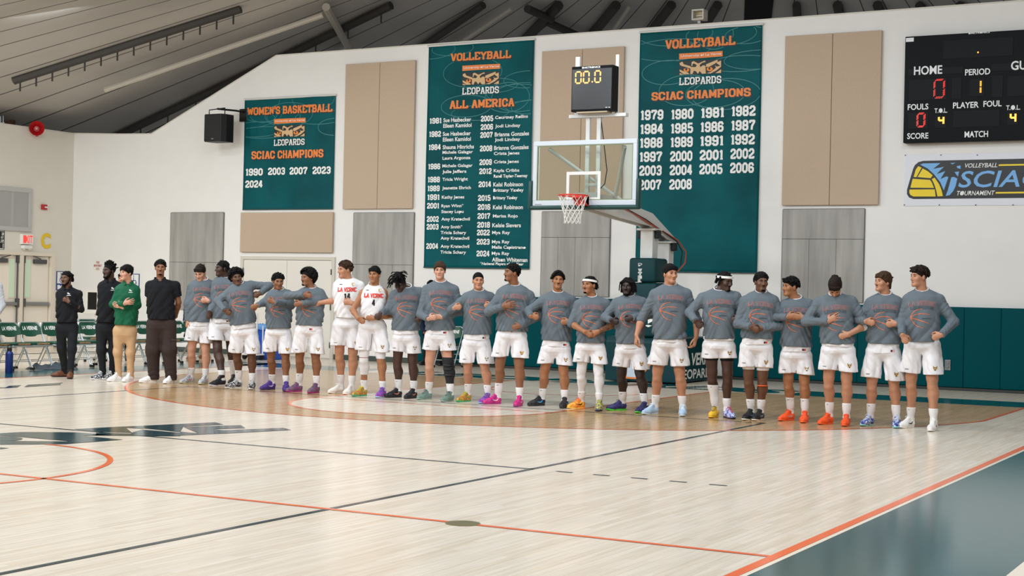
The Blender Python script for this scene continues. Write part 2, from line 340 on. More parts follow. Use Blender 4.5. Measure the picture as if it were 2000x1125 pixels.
# ---- walls
M_WALL = mat('cream_wall', '#f0eeea', 0.75, noise=0.012, nscale=3, bump=0.02, bscale=90)
M_WALLT = mat('wall_cap', '#dcd8ce', 0.7)
end = [(XL-.15, -0.1), (16, -0.1), (16, 6.6), (5.8, 6.59), (-5.92, 6.54), (-9.84, 6.53), (-13.35, 4.93), (-14.2, 4.95), (XL-.15, 5.02)]
struct(MB().prism(end, 'y', YW, YW+0.25).build('wall_end', M_WALL))
cap = MB()
for (a, b) in zip(end[2:-1], end[3:]):
    cap.prism([(a[0], a[1]), (b[0], b[1]), (b[0], b[1]+.025), (a[0], a[1]+.025)], 'y', YW-.012, YW+.26)
struct(cap.build('trim_1', M_WALLT))
# left wall with the double door opening
D0, D1, DH = 15.40, 17.31, 2.13
lw = MB().box((XL-.25, D1, -.1), (XL, YW+.25, 5.0)).box((XL-.25, 4, -.1), (XL, D0, 5.0)).box((XL-.25, D0, DH), (XL, D1, 5.0))
M_WALLL = mat('left_wall_paint', '#e2ddd1', 0.75, noise=0.012, nscale=3, bump=0.02, bscale=90)
struct(lw.build('wall_left', M_WALLL)); struct(MB().box((XL-.27, 4, 5.0), (XL+.012, YW, 5.03)).build('trim_2', M_WALLT))
M_DOOR = mat('door_paint', '#f3eadb', 0.45); M_FRAME = mat('door_frame_paint', '#e6dccb', 0.5)
M_STEEL = mat('brushed_steel', '#8e8f90', 0.35, 0.9); M_STEELD = mat('dark_steel', '#5d5e60', 0.4, 0.8); M_BLACK = mat('black_plastic', '#0c0c0d', 0.45); M_CHROME = mat('chrome', '#d8dadd', 0.15, 1.0)
df = empty('door_frame', (XL, (D0+D1)/2, 0)); df['kind'] = 'structure'
b = MB(); b.box((-.2, D1-16.355-.06, 0), (.03, D1-16.355+.05, DH+.05)); b.box((-.2, D0-16.355-.05, 0), (.03, D0-16.355+.06, DH+.05)); b.box((-.2, D0-16.355+.06, DH-.03), (.0295, D1-16.355-.06, DH+.0495))
b.build('door_jamb', M_FRAME, df)
MB().box((-.12, -.055, 0), (.02, .055, DH-.03)).build('door_mullion', M_FRAME, df)
M_GLASSD = mat('door_glass', '#bcd0b4', 0.08, spec=0.6, emit='#b9cdb0', estr=0.25)
for side in (-1, 1):
    d = empty('door_%d' % (1 if side < 0 else 2), (XL, 16.355+side*.055, 0)); d['kind'] = 'structure'
    y0, y1 = (0.0, .83) if side > 0 else (-.83, 0.0)
    MB().rbox((-.10, y0+.004, .01), (-.055, y1-.004, DH-.035), .004).build('door_leaf', M_DOOR, d)
    g0 = y0+.10*0+(.11 if side > 0 else .83-.26); 
    MB().box((-.056, g0-.02, 1.12), (-.044, g0+.17, 2.03)).build('window_frame', M_FRAME, d)
    MB().box((-.046, g0, 1.15), (-.042, g0+.15, 2.0)).build('window_pane', M_GLASSD, d)
    MB().rbox((-.03, y0+.03, .96), (.03, y1-.03, 1.04), .015).build('push_bar', M_STEEL, d)
    yr = .04 if side > 0 else -.04
    MB().tube([(-.02, yr, .02), (-.02, yr, 2.08)], .016).rbox((-.05, yr-.035, .93), (.035, yr+.035, 1.12), .01).rbox((-.05, yr-.03, 1.93), (.01, yr+.03, 2.09), .01).build('latch_rod', M_STEELD, d)
    MB().rbox((-.05, y1-.5 if side > 0 else y0+.10, 1.92), (.02, y1-.12 if side > 0 else y0+.48, 2.02), .012).tube([(0, (y1-.3 if side > 0 else y0+.3), 2.03), (.07, (y1-.6 if side > 0 else y0+.5), 2.09)], .012).build('door_closer', M_STEELD, d)
# end wall: flush double door behind the players, its frame
dx0, dx1 = -10.62, -8.2
b = MB(); b.box((dx0-.05, YW-.03, 0), (dx0+.03, YW+.0, 2.17)).box((dx1-.03, YW-.03, 0), (dx1+.05, YW, 2.17)).box((dx0, YW-.03, 2.11), (dx1, YW, 2.17))
d3 = empty('door_3', ((dx0+dx1)/2, YW, 0)); d3['kind'] = 'structure'
M_DOORW = mat('white_door', '#e8e3d8', 0.5)
o = MB().box((-1.26, -.04, 0), (-1.18, 0, 2.17)).box((1.18, -.04, 0), (1.26, 0, 2.17)).box((-1.18, -.0395, 2.10), (1.18, 0, 2.169)).build('door_frame', mat('pale_frame', '#d5cfc2', .5), d3)
MB().box((-1.175, -.022, .02), (-.004, -.003, 2.09)).build('door_leaf', M_DOORW, d3); MB().box((.004, -.022, .02), (1.175, -.003, 2.09)).build('door_leaf', M_DOORW, d3)
b = MB()
for z in (.3, 1.1, 1.85):
    for x in (-1.18, 1.18): b.tube([(x, -.045, z-.06), (x, -.045, z+.06)], .014)
b.build('hinge', M_STEELD, d3)
MB().rbox((-.15, -.03, .98), (-.07, -.02, 1.12), .005).tube([(-.11, -.03, 1.05), (-.11, -.075, 1.05), (-.20, -.075, 1.05)], .01).build('door_lever', M_STEEL, d3)
# dark rubber baseboard
M_BASE = mat('dark_rubber', '#2f332f', 0.6, noise=.15, nscale=4)
struct(MB().box((dx1+.06, YW-.015, 0), (-5.9, YW, .11)).box((-12.6, YW-.015, 0), (dx0-.06, YW, .11)).box((-5.9, YW-.02, 0), (16, YW, .05)).build('baseboard_end', mat('base_trim', '#3b4a42', .6)))
struct(MB().box((XL, 4, 0), (XL+.015, D0-.06, .11)).box((XL, D1+.06, 0), (XL+.015, YW, .11)).build('baseboard_left', M_BASE))
struct(MB().box((-6.03, YW-.12, 0), (-.15, YW-.02, .05)).box((.62, YW-.12, 0), (16, YW-.02, .05)).build('trim_3', M_BASE))

# ---- tent roof: a wide shallow cone of seamed fabric whose peak stands beyond the end wall
ap = ray(1550, -330); AP = CAM+ap*(30.0/math.hypot(ap[0], ap[1]))
SL = 0.30
def roof_hit(px, py):
    d = ray(px, py); d = d/np.linalg.norm(d); a = CAM-AP     # (z-AP)= -SL*r
    A = d[2]**2-SL*SL*(d[0]**2+d[1]**2); B = 2*(a[2]*d[2]-SL*SL*(a[0]*d[0]+a[1]*d[1])); Cc = a[2]**2-SL*SL*(a[0]**2+a[1]**2)
    q = math.sqrt(max(B*B-4*A*Cc, 0)); ts = [t for t in ((-B-q)/(2*A), (-B+q)/(2*A)) if t > 14 and a[2]+t*d[2] < 0]
    return CAM+d*min(ts)
def roof_at(x, y): return AP[2]-SL*math.hypot(x-AP[0], y-AP[1])
m = bpy.data.materials.new('tent_fabric'); m.use_nodes = True; nt = m.node_tree; bs = nt.nodes['Principled BSDF']; L = nt.links.new
bs.inputs['Roughness'].default_value = 0.8
tc = nt.nodes.new('ShaderNodeTexCoord'); sp = nt.nodes.new('ShaderNodeSeparateXYZ'); L(tc.outputs['Object'], sp.inputs[0])
at = nt.nodes.new('ShaderNodeMath'); at.operation = 'ARCTAN2'; L(sp.outputs[1], at.inputs[0]); L(sp.outputs[0], at.inputs[1])
ml = nt.nodes.new('ShaderNodeMath'); ml.operation = 'MULTIPLY'; ml.inputs[1].default_value = 1.0/0.075; L(at.outputs[0], ml.inputs[0])
fr = nt.nodes.new('ShaderNodeMath'); fr.operation = 'FRACT'; L(ml.outputs[0], fr.inputs[0])
lt = nt.nodes.new('ShaderNodeMath'); lt.operation = 'LESS_THAN'; lt.inputs[1].default_value = 0.045; L(fr.outputs[0], lt.inputs[0])
nz = nt.nodes.new('ShaderNodeTexNoise'); nz.inputs['Scale'].default_value = 0.35; nz.inputs['Detail'].default_value = 6; L(tc.outputs['Object'], nz.inputs['Vector'])
cr = nt.nodes.new('ShaderNodeValToRGB'); cr.color_ramp.elements[0].position = .3; cr.color_ramp.elements[0].color = lin('#a6a29c'); cr.color_ramp.elements[1].position = .62; cr.color_ramp.elements[1].color = lin('#bcb8b2'); L(nz.outputs[0], cr.inputs[0])
mx = nt.nodes.new('ShaderNodeMix'); mx.data_type = 'RGBA'; L(lt.outputs[0], mx.inputs[0]); L(cr.outputs[0], mx.inputs[6]); mx.inputs[7].default_value = lin('#3a3632'); L(mx.outputs[2], bs.inputs['Base Color'])
b = MB(); n = 180
rs = [.4, 2, 5, 8, 12, 16, 20, 26]
for r in rs:
    for k in range(n+1):
        a = math.radians(-40+270*k/n); b.v.append((r*math.cos(a), r*math.sin(a), -SL*r))
for i in range(len(rs)-1):
    for k in range(n): b.f.append((i*(n+1)+k, i*(n+1)+k+1, (i+1)*(n+1)+k+1, (i+1)*(n+1)+k)); b.mi.append(0)
ro = b.build('ceiling', m); ro.location = AP; struct(ro)
# rafters, conduits and purlins under the fabric
M_RAFT = mat('rafter_steel', '#3c3834', .7); M_PIPE = mat('conduit', '#b9b2a6', .5); M_RUST = mat('rust_steel', '#5a3a22', .7, noise=.3, nscale=2)
def under(p, drop=.12): q = np.array(p); q[2] -= drop; return tuple(q)
def radial(p0, p1, r, m, name, drop, hang=0):
    a, c = roof_hit(*p0), roof_hit(*p1); bb = MB()
    bb.tube([under(a+(c-a)*t, drop) for t in np.linspace(0, 1, 9)], r, 8)
    if hang:
        for t in np.linspace(.03, .97, hang):
            q = a+(c-a)*t; bb.tube([under(q, 0), under(q, drop+.28)], .02, 5)
    o = bb.build(name, m, smooth=True); o['kind'] = 'structure'; return o
radial((27, 152), (470, 12), .10, M_RAFT, 'trim_4', .05, 14)
radial((209, 268), (764, 2), .10, M_RAFT, 'trim_5', .10, 10)
radial((206, 145), (632, -3), .06, M_PIPE, 'trim_6', .35)
radial((820, 86), (944, 0), .09, M_RAFT, 'trim_7', .12); radial((1020, 74), (1092, 0), .12, M_RAFT, 'trim_8', .12)
radial((1152, 64), (1204, 0), .12, M_RAFT, 'trim_9', .12); radial((1268, 57), (1312, 0), .12, M_RAFT, 'trim_10', .12)
radial((1375, 44), (1402, 0), .12, M_RAFT, 'trim_11', .12); radial((1643, 30), (1636, 0), .12, M_RAFT, 'trim_12', .12)
radial((1558, 35), (1556, 0), .1, M_RAFT, 'trim_13', .12); radial((1723, 24), (1714, 0), .12, M_RAFT, 'trim_14', .12)
radial((1810, 18), (1795, 0), .1, M_RAFT, 'trim_15', .12); radial((1892, 12), (1872, 0), .1, M_RAFT, 'trim_16', .12)
radial((875, 84), (1000, 0), .05, M_PIPE, 'trim_17', .2); radial((1186, 62), (1228, 0), .05, M_PIPE, 'trim_18', .2)
def across(p0, p1, r, m, name, drop=.2):
    a, c = roof_hit(*p0), roof_hit(*p1); o = MB().tube([under(a, drop), under((a+c)/2, drop), under(c, drop)], r, 8).build(name, m); o['kind'] = 'structure'
across((1072, 28), (1150, 64), .10, M_RAFT, 'trim_19'); across((1030, 0), (1078, 22), .10, M_RAFT, 'trim_20')
across((637, 0), (680, 78), .09, M_PIPE, 'trim_21', .15)
across((680, 78), (655, 93), .08, M_PIPE, 'trim_22', .2)
# dark gap in the roof, a near-black flat sheet, and the rust-brown mast at the left edge
vs = [roof_hit(*q) for q in ((1453, 46), (1506, 42), (1512, -10), (1455, -10))]
struct(MB().flat([under(q, .03) for q in vs]).build('ceiling_opening', mat('dark_void', '#0d0d0e', .9), fix=False))
mp_ = on_x(8, 246, -22.0); top = roof_hit(8, -20)
base = CAM+ray(8, 250)*0.0
def along(px, py, d): v = ray(px, py); return CAM+v*(d/math.hypot(v[0], v[1]))
a, c = along(13, 400, 37.2), along(13, -40, 37.2)
struct(MB().tube([(a[0], a[1], 0), (a[0], a[1], c[2])], .155, 16).build('mast_column', M_RUST, smooth=True))
a, c = along(23, 165, 36.9), along(19, -40, 36.9)
struct(MB().tube([tuple(a), tuple(c)], .035, 8).build('trim_23', M_PIPE, smooth=True))
bb = MB()
for px in (1.5, 6.5): 
    a, c = along(px, 260, 36.6), along(px-2, 100, 36.6); bb.tube([tuple(a), tuple(c)], .02, 6)
for py in (112, 130, 186, 205, 222, 240):
    a, c = along(-2, py, 36.6), along(9, py, 36.6); bb.tube([tuple(a), tuple(c)], .02, 6)
struct(bb.build('trim_24', M_STEEL))
# ================================================================== THINGS ON THE WALLS
def reg(x0, y0, k):                       # crop of the photograph: its origin and its scale
    return lambda x, y: (x0+x*k, y0+y*k)
def wp(q, Y=None):
    p = on_y(q[0], q[1], YW if Y is None else Y); return (p[0], p[2])
# ---- acoustic panels
M_TAN = mat('tan_fabric', '#c3ad96', 0.9, noise=.03, nscale=30, bump=.1, bscale=300)
M_TANE = mat('tan_edge', '#a98e73', 0.9)
def tan_panel(x0, x1, z0, z1, label, seam=True):
    o = empty('acoustic_panel', ((x0+x1)/2, YW, z0)); tag(o, label, 'acoustic panel', 'tan acoustic panels on the end wall')
    w, h = (x1-x0)/2, z1-z0
    for a, c in ((-w, -.004), (.004, w)) if seam else ((-w, w),):
        MB().rbox((a, -.07, 0), (c, -.0215, h), .008).build('panel_board', M_TAN, o)
tan_panel(-7.96, -6.225, 3.185, 6.24, 'tall tan acoustic panel between the smallest green banner and the ALL AMERICA banner')
tan_panel(-3.29, -1.52, 3.185, 6.25, 'tall tan acoustic panel behind the shot clock and the glass backboard')
tan_panel(1.665, 3.42, 3.185, 6.245, 'tall tan acoustic panel between the tallest years banner and the scoreboard')
tan_panel(-10.67, -8.205, 2.26, 3.125, 'low wide tan acoustic panel under the WOMEN\'S BASKETBALL banner', False)
# ---- grey boarded window panels
mg = bpy.data.materials.new('weathered_grey'); mg.use_nodes = True; nt = mg.node_tree; L = nt.links.new; bs = nt.nodes['Principled BSDF']; bs.inputs['Roughness'].default_value = .55
tc = nt.nodes.new('ShaderNodeTexCoord'); mpn = nt.nodes.new('ShaderNodeMapping'); mpn.inputs['Scale'].default_value = (3.2, 1, .35); L(tc.outputs['Object'], mpn.inputs[0])
nz = nt.nodes.new('ShaderNodeTexNoise'); nz.inputs['Scale'].default_value = 1.6; nz.inputs['Detail'].default_value = 5; L(mpn.outputs[0], nz.inputs['Vector'])
cr = nt.nodes.new('ShaderNodeValToRGB'); cr.color_ramp.elements[0].position = .3; cr.color_ramp.elements[0].color = lin('#8f8c87'); cr.color_ramp.elements[1].position = .7; cr.color_ramp.elements[1].color = lin('#b0ada7'); L(nz.outputs[0], cr.inputs[0]); L(cr.outputs[0], bs.inputs['Base Color'])
M_GREYE = mat('grey_edge', '#6d6b67', .6)
def grey_panel(x0, x1, z0, z1, zs, label, ribs):
    o = empty('boarded_window', ((x0+x1)/2, YW, z0)); tag(o, label, 'window panel', 'grey boarded windows in the end wall')
    w, h = (x1-x0)/2, z1-z0
    MB().box((-w, -.03, zs-z0+.004), (w, 0, h)).build('upper_board', mg, o)
    b = MB(); xs = [-w+2*w*i/ribs for i in range(ribs+1)]
    for a, c in zip(xs[:-1], xs[1:]): b.rbox((a+.002, -.03, 0), (c-.002, 0, zs-z0-.004), .003, 1)
    b.build('lower_board', mg, o)
    MB().box((-w-.012, -.02, 0), (-w, 0, h)).box((w, -.02, 0), (w+.012, 0, h)).box((-w, -.02, h), (w, 0, h+.012)).build('edge_strip', M_GREYE, o)
grey_panel(-12.7, -11.18, .95, 3.13, 2.02, 'grey boarded window behind the tallest staff member in brown trousers', 3)
grey_panel(-7.7, -6.2, .9, 3.1, 2.02, 'grey boarded window behind the two players in white jerseys', 3)
grey_panel(-3.23, -1.76, 1.46, 3.10, 2.60, 'grey boarded window under the glass backboard', 4)
grey_panel(1.68, 3.17, 1.46, 3.115, 2.58, 'grey boarded window behind the players with orange shoes', 3)

# ---- banners
def banner_mat():
    m = bpy.data.materials.new('banner_vinyl'); m.use_nodes = True; nt = m.node_tree; b = nt.nodes['Principled BSDF']; L = nt.links.new
    tc = nt.nodes.new('ShaderNodeTexCoord'); n = nt.nodes.new('ShaderNodeTexNoise'); n.inputs['Scale'].default_value = 1.3; n.inputs['Detail'].default_value = 5
    L(tc.outputs['Object'], n.inputs['Vector']); c = nt.nodes.new('ShaderNodeValToRGB')
    c.color_ramp.elements[0].position = .3; c.color_ramp.elements[0].color = lin('#004a4f'); c.color_ramp.elements[1].position = .7; c.color_ramp.elements[1].color = lin('#025c62')
    L(n.outputs[0], c.inputs[0]); L(c.outputs[0], b.inputs['Base Color']); b.inputs['Roughness'].default_value = .5; b.inputs['Specular IOR Level'].default_value = .12
    mp = nt.nodes.new('ShaderNodeMapping'); mp.inputs['Scale'].default_value = (2.2, 1, .45); L(tc.outputs['Object'], mp.inputs[0])
    n2 = nt.nodes.new('ShaderNodeTexNoise'); n2.inputs['Scale'].default_value = 2.0; n2.inputs['Detail'].default_value = 4; L(mp.outputs[0], n2.inputs['Vector'])
    bp = nt.nodes.new('ShaderNodeBump'); bp.inputs['Strength'].default_value = .35; bp.inputs['Distance'].default_value = .05; L(n2.outputs[0], bp.inputs['Height']); L(bp.outputs[0], b.inputs['Normal'])
    return m
M_BAN = banner_mat()
M_SWIRL = mat('banner_swirl', '#2c7a7c', .45); M_OR = mat('banner_orange', '#ee8436', .5); M_SHAD = mat('banner_dark', '#1d2426', .5); M_WHT = mat('print_white', '#f1f1ee', .5)
M_TANP = mat('emblem_tan', '#dcb584', .5); M_IRIS = mat('emblem_orange', '#ef8a2c', .5)
def wave(x, z, s): return .010*math.sin(3.1*x+s+.4*math.sin(1.7*z))+.006*math.sin(7*x+1.3*z+2*s)
E7 = reg(870, 90, .1155)
EX0, EX1 = wp(E7(305, 338))[0], wp(E7(937, 302))[0]; EZ1 = wp(E7(305, 338))[1]; EZ0 = wp(E7(303, 830))[1]
def en(x, y):
    p = wp(E7(x, y)); return ((p[0]-EX0)/(EX1-EX0), (p[1]-EZ0)/(EZ1-EZ0))
def ell(cx, cy, rx, ry, n=14): return [(cx+rx*math.cos(2*PI*k/n), cy+ry*math.sin(2*PI*k/n)) for k in range(n)]
EMB = {
 'orange': [[(305, 338), (937, 302), (937, 385), (305, 427)], ],
 'dark': [[(303, 452), (930, 428), (922, 650), (303, 668)], [(203, 566), (303, 606), (303, 618)], [(180, 613), (303, 655), (303, 668)], [(930, 536), (1060, 488), (930, 546)], [(930, 598), (1020, 566), (930, 610)]],
 'tan': [[(312, 485), (350, 462), (360, 500), (470, 535), (470, 572), (395, 545), (340, 530), (315, 510)], [(312, 585), (365, 610), (440, 635), (450, 655), (380, 660), (330, 628), (312, 612)], [(312, 640), (375, 662), (312, 666)],
         [(485, 468), (515, 455), (580, 492), (560, 520), (520, 490), (500, 500), (495, 530), (480, 530)], [(580, 492), (675, 447), (688, 468), (640, 480), (600, 515), (560, 520)], [(470, 545), (540, 548), (560, 520), (600, 515), (610, 548), (600, 610), (575, 652), (545, 610), (500, 600), (497, 655), (465, 655)], [(600, 560), (640, 525), (670, 520), (685, 540), (690, 648), (635, 652), (642, 600), (600, 608)],
         [(695, 505), (860, 437), (868, 460), (820, 500), (735, 545), (690, 545)], [(700, 645), (770, 620), (840, 560), (825, 520), (850, 545), (905, 530), (915, 545), (850, 600), (760, 648)], [(845, 480), (915, 450), (915, 545), (903, 530), (905, 465), (850, 490)], [(830, 645), (915, 585), (915, 640)]],
 'iris': [ell(410, 592, 42, 30), ell(748, 580, 46, 34)], 'pupil': [ell(408, 582, 14, 20), ell(744, 570, 14, 22)],
}
EMB = {k: [[en(*p) for p in poly] for poly in v] for k, v in EMB.items()}
LEO = (en(303, 830), en(920, 680)); BART = (en(330, 405), en(920, 322))
M_EMB = [M_OR, M_SHAD, M_TANP, M_IRIS, M_WHT, M_SHAD]
def tri(v, f, maxe=.12):
    bm = bmesh.new(); vs = [bm.verts.new((p[0], 0, p[1])) for p in v]
    for q in f:
        try: bm.faces.new([vs[i] for i in q])
        except ValueError: pass
    bmesh.ops.triangulate(bm, faces=bm.faces[:])
    for _ in range(5):
        e = [x for x in bm.edges if x.calc_length() > maxe]
        if not e: break
        bmesh.ops.subdivide_edges(bm, edges=e, cuts=1); bmesh.ops.triangulate(bm, faces=bm.faces[:])
    bm.verts.index_update(); out = ([(x.co.x, x.co.z) for x in bm.verts], [[x.index for x in q.verts] for q in bm.faces]); bm.free(); return out
class Print:
    """flat print that follows the sag of its banner"""
    def __init__(s, Y, seed): s.b = MB(); s.Y = Y; s.s = seed
    def put(s, v, f, lay): s.b.add([(p[0], s.Y+wave(p[0], p[1], s.s)-.005-.0012*lay, p[1]) for p in v], f)
    def poly(s, pl, lay):
        v, f = tri(pl, [tuple(range(len(pl)))]) if len(pl) > 4 or lay else (pl, [tuple(range(len(pl)))])
        s.put(v, f, lay)
def banner(x0, x1, z0, z1, seed, label, titles, emb, white, names):
    Y = YW-.035; root = empty('banner', ((x0+x1)/2, Y, z1)); tag(root, label, 'banner', 'green banners on the end wall')
    inv = lambda o: (setattr(o, 'location', (-(x0+x1)/2, -Y, -z1)), o)[1]
    nx, nz = 40, 70; b = MB()
    for k in range(nz+1):
        for i in range(nx+1):
            x = x0+(x1-x0)*i/nx; z = z1+(z0-z1)*k/nz; b.v.append((x, Y+wave(x, z, seed), z))
    for k in range(nz):
        for i in range(nx): b.f.append((k*(nx+1)+i, k*(nx+1)+i+1, (k+1)*(nx+1)+i+1, (k+1)*(nx+1)+i)); b.mi.append(0)
    o = inv(b.build('banner_cloth', M_BAN, root, True, fix=False)); sd = o.modifiers.new('thick', 'SOLIDIFY'); sd.thickness = .004; sd.offset = 1
    inv(MB().tube([(x0-.02, Y, z1), (x1+.02, Y, z1)], .022, 10).build('hanging_rail', mat('rail_white', '#d9d8d4', .4), root, True))
    inv(MB().tube([(x0, Y+.0, z0+.012), (x1, Y+.0, z0+.012)], .014, 8).build('bottom_rod', mat('hem_rod', '#0f4a4d', .5), root, True))
    P = Print(Y, seed); rnd = random.Random(seed)
    for k in range(11):                   # faint swirls across the top of the banner
        cx = x0+(x1-x0)*rnd.random(); cz = z1-(z1-z0)*.30*rnd.random()-.05; rx = rnd.uniform(.35, .8); rz = rnd.uniform(.12, .3); t = .014
        for i in range(60):
            p0, p1 = 2*PI*i/60, 2*PI*(i+1)/60
            q = [(cx+(rx+s*t)*math.cos(p), cz+(rz+s*t)*math.sin(p)) for p, s in ((p0, -.5), (p0, .5), (p1, .5), (p1, -.5))]
            if all(x0+.01 < a < x1-.01 and z0 < c < z1-.03 for a, c in q): P.poly(q, 0)
    inv(P.b.build('swirl_print', M_SWIRL, root, fix=False))
    for txt, lb, rt in titles:
        T = Print(Y, seed); (a, c), (d, e) = wp(lb), wp(rt); v, f = fit(slab2d(txt, 1.25, .95), a, d, c, e); dx, dz = .022, -.025
        T.b.cur = 1; T.put([(p[0]+dx, p[1]+dz) for p in v], f, 1); T.b.cur = 0; T.put(v, f, 2); inv(T.b.build('title_lettering', [M_OR, M_SHAD], root, fix=False))
    (a, c), (d, e), (g, h) = [wp(q) for q in emb]       # bar left-top, bar right-top, lettering left-bottom
    S = Print(Y, seed); m = lambda p: (a+p[0]*(d-a), h+p[1]*(c-h))
    for i, k in enumerate(('orange', 'dark', 'tan', 'iris')):
        S.b.cur = i
        for pl in EMB[k]: S.poly([m(p) for p in pl], 1+i)
    S.b.cur = 5
    for pl in EMB['pupil']: S.poly([m(p) for p in pl], 5)
    p, q = m(LEO[0]), m(LEO[1]); v, f = fit(slab2d('LEOPARDS', 1.0, .7), p[0], q[0], p[1], q[1])
    S.b.cur = 5; S.put([(x+.012, z-.012) for x, z in v], f, 3); S.b.cur = 4; S.put(v, f, 4)
    p, q = m(BART[0]), m(BART[1]); v, f = fit(text2d('University of La Verne', .004), p[0], q[0], p[1], q[1]); S.put(v, f, 4)
    inv(S.b.build('emblem_print', M_EMB, root, fix=False))
    for txt, lb, h, w in white:           # years: left-bottom point, height and width in metres
        N = Print(Y, seed); (a, c) = wp(lb); v, f = fit(slab2d(txt, 1.3, .9), a, a+w, c, c+h); N.put(v, f, 2); inv(N.b.build('year_lettering', M_WHT, root, fix=False))
    for txt, lb, h, w in names:
        N = Print(Y, seed); (a, c) = wp(lb); v, f = fit(text2d(txt, .025), a, a+w, c, c+h); N.put(v, f, 2); inv(N.b.build('name_lettering', M_WHT, root, fix=False))
PXM = .0119
R1 = reg(380, 160, .32)
ws = [('1990', R1(318, 575), .165, .47), ('2003', R1(453, 570), .165, .47), ('2007', R1(588, 568), .165, .47), ('2023', R1(727, 565), .165, .47), ('2024', R1(316, 648), .165, .47)]
banner(-10.645, -8.23, 3.185, 5.61, 1, 'smallest green banner, reading WOMEN\'S BASKETBALL and SCIAC CHAMPIONS', [("WOMEN'S BASKETBALL", R1(330, 207), R1(848, 132)), ('SCIAC CHAMPIONS', R1(354, 474), R1(795, 410))], (R1(490, 228), R1(686, 218), R1(488, 392)), ws, [])
R2 = reg(820, 70, .4178)
yrs = [('1981', 50, 401), ('1982', 48, 463), ('1984', 46, 524), ('1986', 44, 614), ('1988', 42, 675), ('1989', 41, 716), ('1991', 40, 757), ('2001', 38, 797), ('2002', 37, 859), ('2003', 36, 895), ('2004', 34, 985),
       ('2005', 289, 391), ('2006', 288, 430), ('2007', 286, 467), ('2008', 284, 530), ('2009', 282, 594), ('2012', 281, 636), ('2014', 278, 697), ('2015', 276, 761), ('2016', 275, 803), ('2017', 274, 845), ('2018', 273, 886), ('2022', 272, 922), ('2023', 271, 965), ('2024', 270, 1020)]
nms = [('Sue Hasbecker', 116, 246, 396), ('Eileen Kamidoi', 115, 248, 422), ('Sue Hasbecker', 113, 244, 460), ('Eileen Kamidoi', 113, 245, 486), ('Shauna Hinrichs', 112, 259, 522), ('Michele Galagar', 111, 254, 548), ('Laura Argonza', 111, 243, 575),
       ('Michele Galagar', 110, 253, 611), ('Julie Jeffers', 110, 225, 638), ('Tricia Wright', 110, 232, 674), ('Jeanette Ehrich', 109, 246, 714), ('Kathy Jones', 107, 216, 757), ('Ryan Winn*', 105, 213, 797), ('Stacey Lupu', 105, 213, 824), ('Amy Kratochvil', 105, 242, 859),
       ('Amy Smith*', 103, 207, 895), ('Tricia Schary', 102, 225, 922), ('Amy Kratochvil', 102, 239, 948), ('Amy Kratochvil', 102, 239, 986), ('Tricia Schary', 101, 224, 1013),
       ('Courtney Rollins', 356, 507, 385), ('Jodi Lindsay', 356, 472, 425), ('Brianna Gonzales', 354, 512, 462), ('Jodi Lindsay', 354, 471, 489), ('Brianna Gonzales', 351, 510, 525), ('Crista Jones', 350, 467, 553), ('Crista Jones', 350, 464, 592), ('Kayla Cribbs', 349, 466, 633), ('Randi Taylor-Toomay', 349, 504, 659),
       ('Kelsi Robinson', 347, 483, 696), ('Brittany Yaxley', 347, 486, 725), ('Brittany Yaxley', 346, 457, 760), ('Kelsi Robinson', 345, 482, 802), ('Marisa Rojo', 345, 459, 845), ('Kelsie Sievers', 342, 473, 886), ('Mya Ray', 341, 424, 922), ('Mya Ray', 340, 422, 965), ('Malia Capistrano', 340, 495, 990),
       ('Mya Ray', 339, 421, 1019), ('Allison Whiteman', 340, 503, 1046), ('*National Players of the Year', 286, 485, 1065)]
ws = [(t, R2(x, y+12), .122, 58*.4178*PXM) for t, x, y in yrs]
ns = [(t, R2(a, y+10), (.085 if c-a > 120 or t == 'Mya Ray' else .085) if '*N' not in t else .075, (c-a)*.4178*PXM) for t, a, c, y in nms]
banner(-5.935, -3.485, 1.97, 6.51, 2, 'tall green banner with two columns of names, reading VOLLEYBALL ALL AMERICA', [('VOLLEYBALL', R2(150, 122), R2(431, 66)), ('ALL AMERICA', R2(146, 344), R2(446, 290))], (E7(305, 338), E7(937, 302), E7(303, 830)), ws, ns)
R3b = reg(1230, 30, .462)
rows = [['1979', '1980', '1981', '1982'], ['1984', '1985', '1986', '1987'], ['1988', '1989', '1991', '1992'], ['1997', '2000', '2001', '2002'], ['2003', '2004', '2005', '2006'], ['2007', '2008']]
xs = [50, 177, 304, 434]; y0 = [427, 486, 544, 603, 661, 721]; sl = [0, -3.5, -9, -16]
ws = [(t, R3b(xs[c]-r*1.6, y0[r]+19+sl[c]*(1-.08*r)), .20, 97*.462*.0102) for r, row in enumerate(rows) for c, t in enumerate(row)]
banner(-1.205, 1.215, 1.95, 6.5, 3, 'tall green banner with rows of years, reading VOLLEYBALL SCIAC CHAMPIONS', [('VOLLEYBALL', R3b(153, 145), R3b(452, 86)), ('SCIAC CHAMPIONS', R3b(95, 362), R3b(515, 306))], (R3b(212, 163), R3b(397, 152), R3b(211, 297)), ws, [])

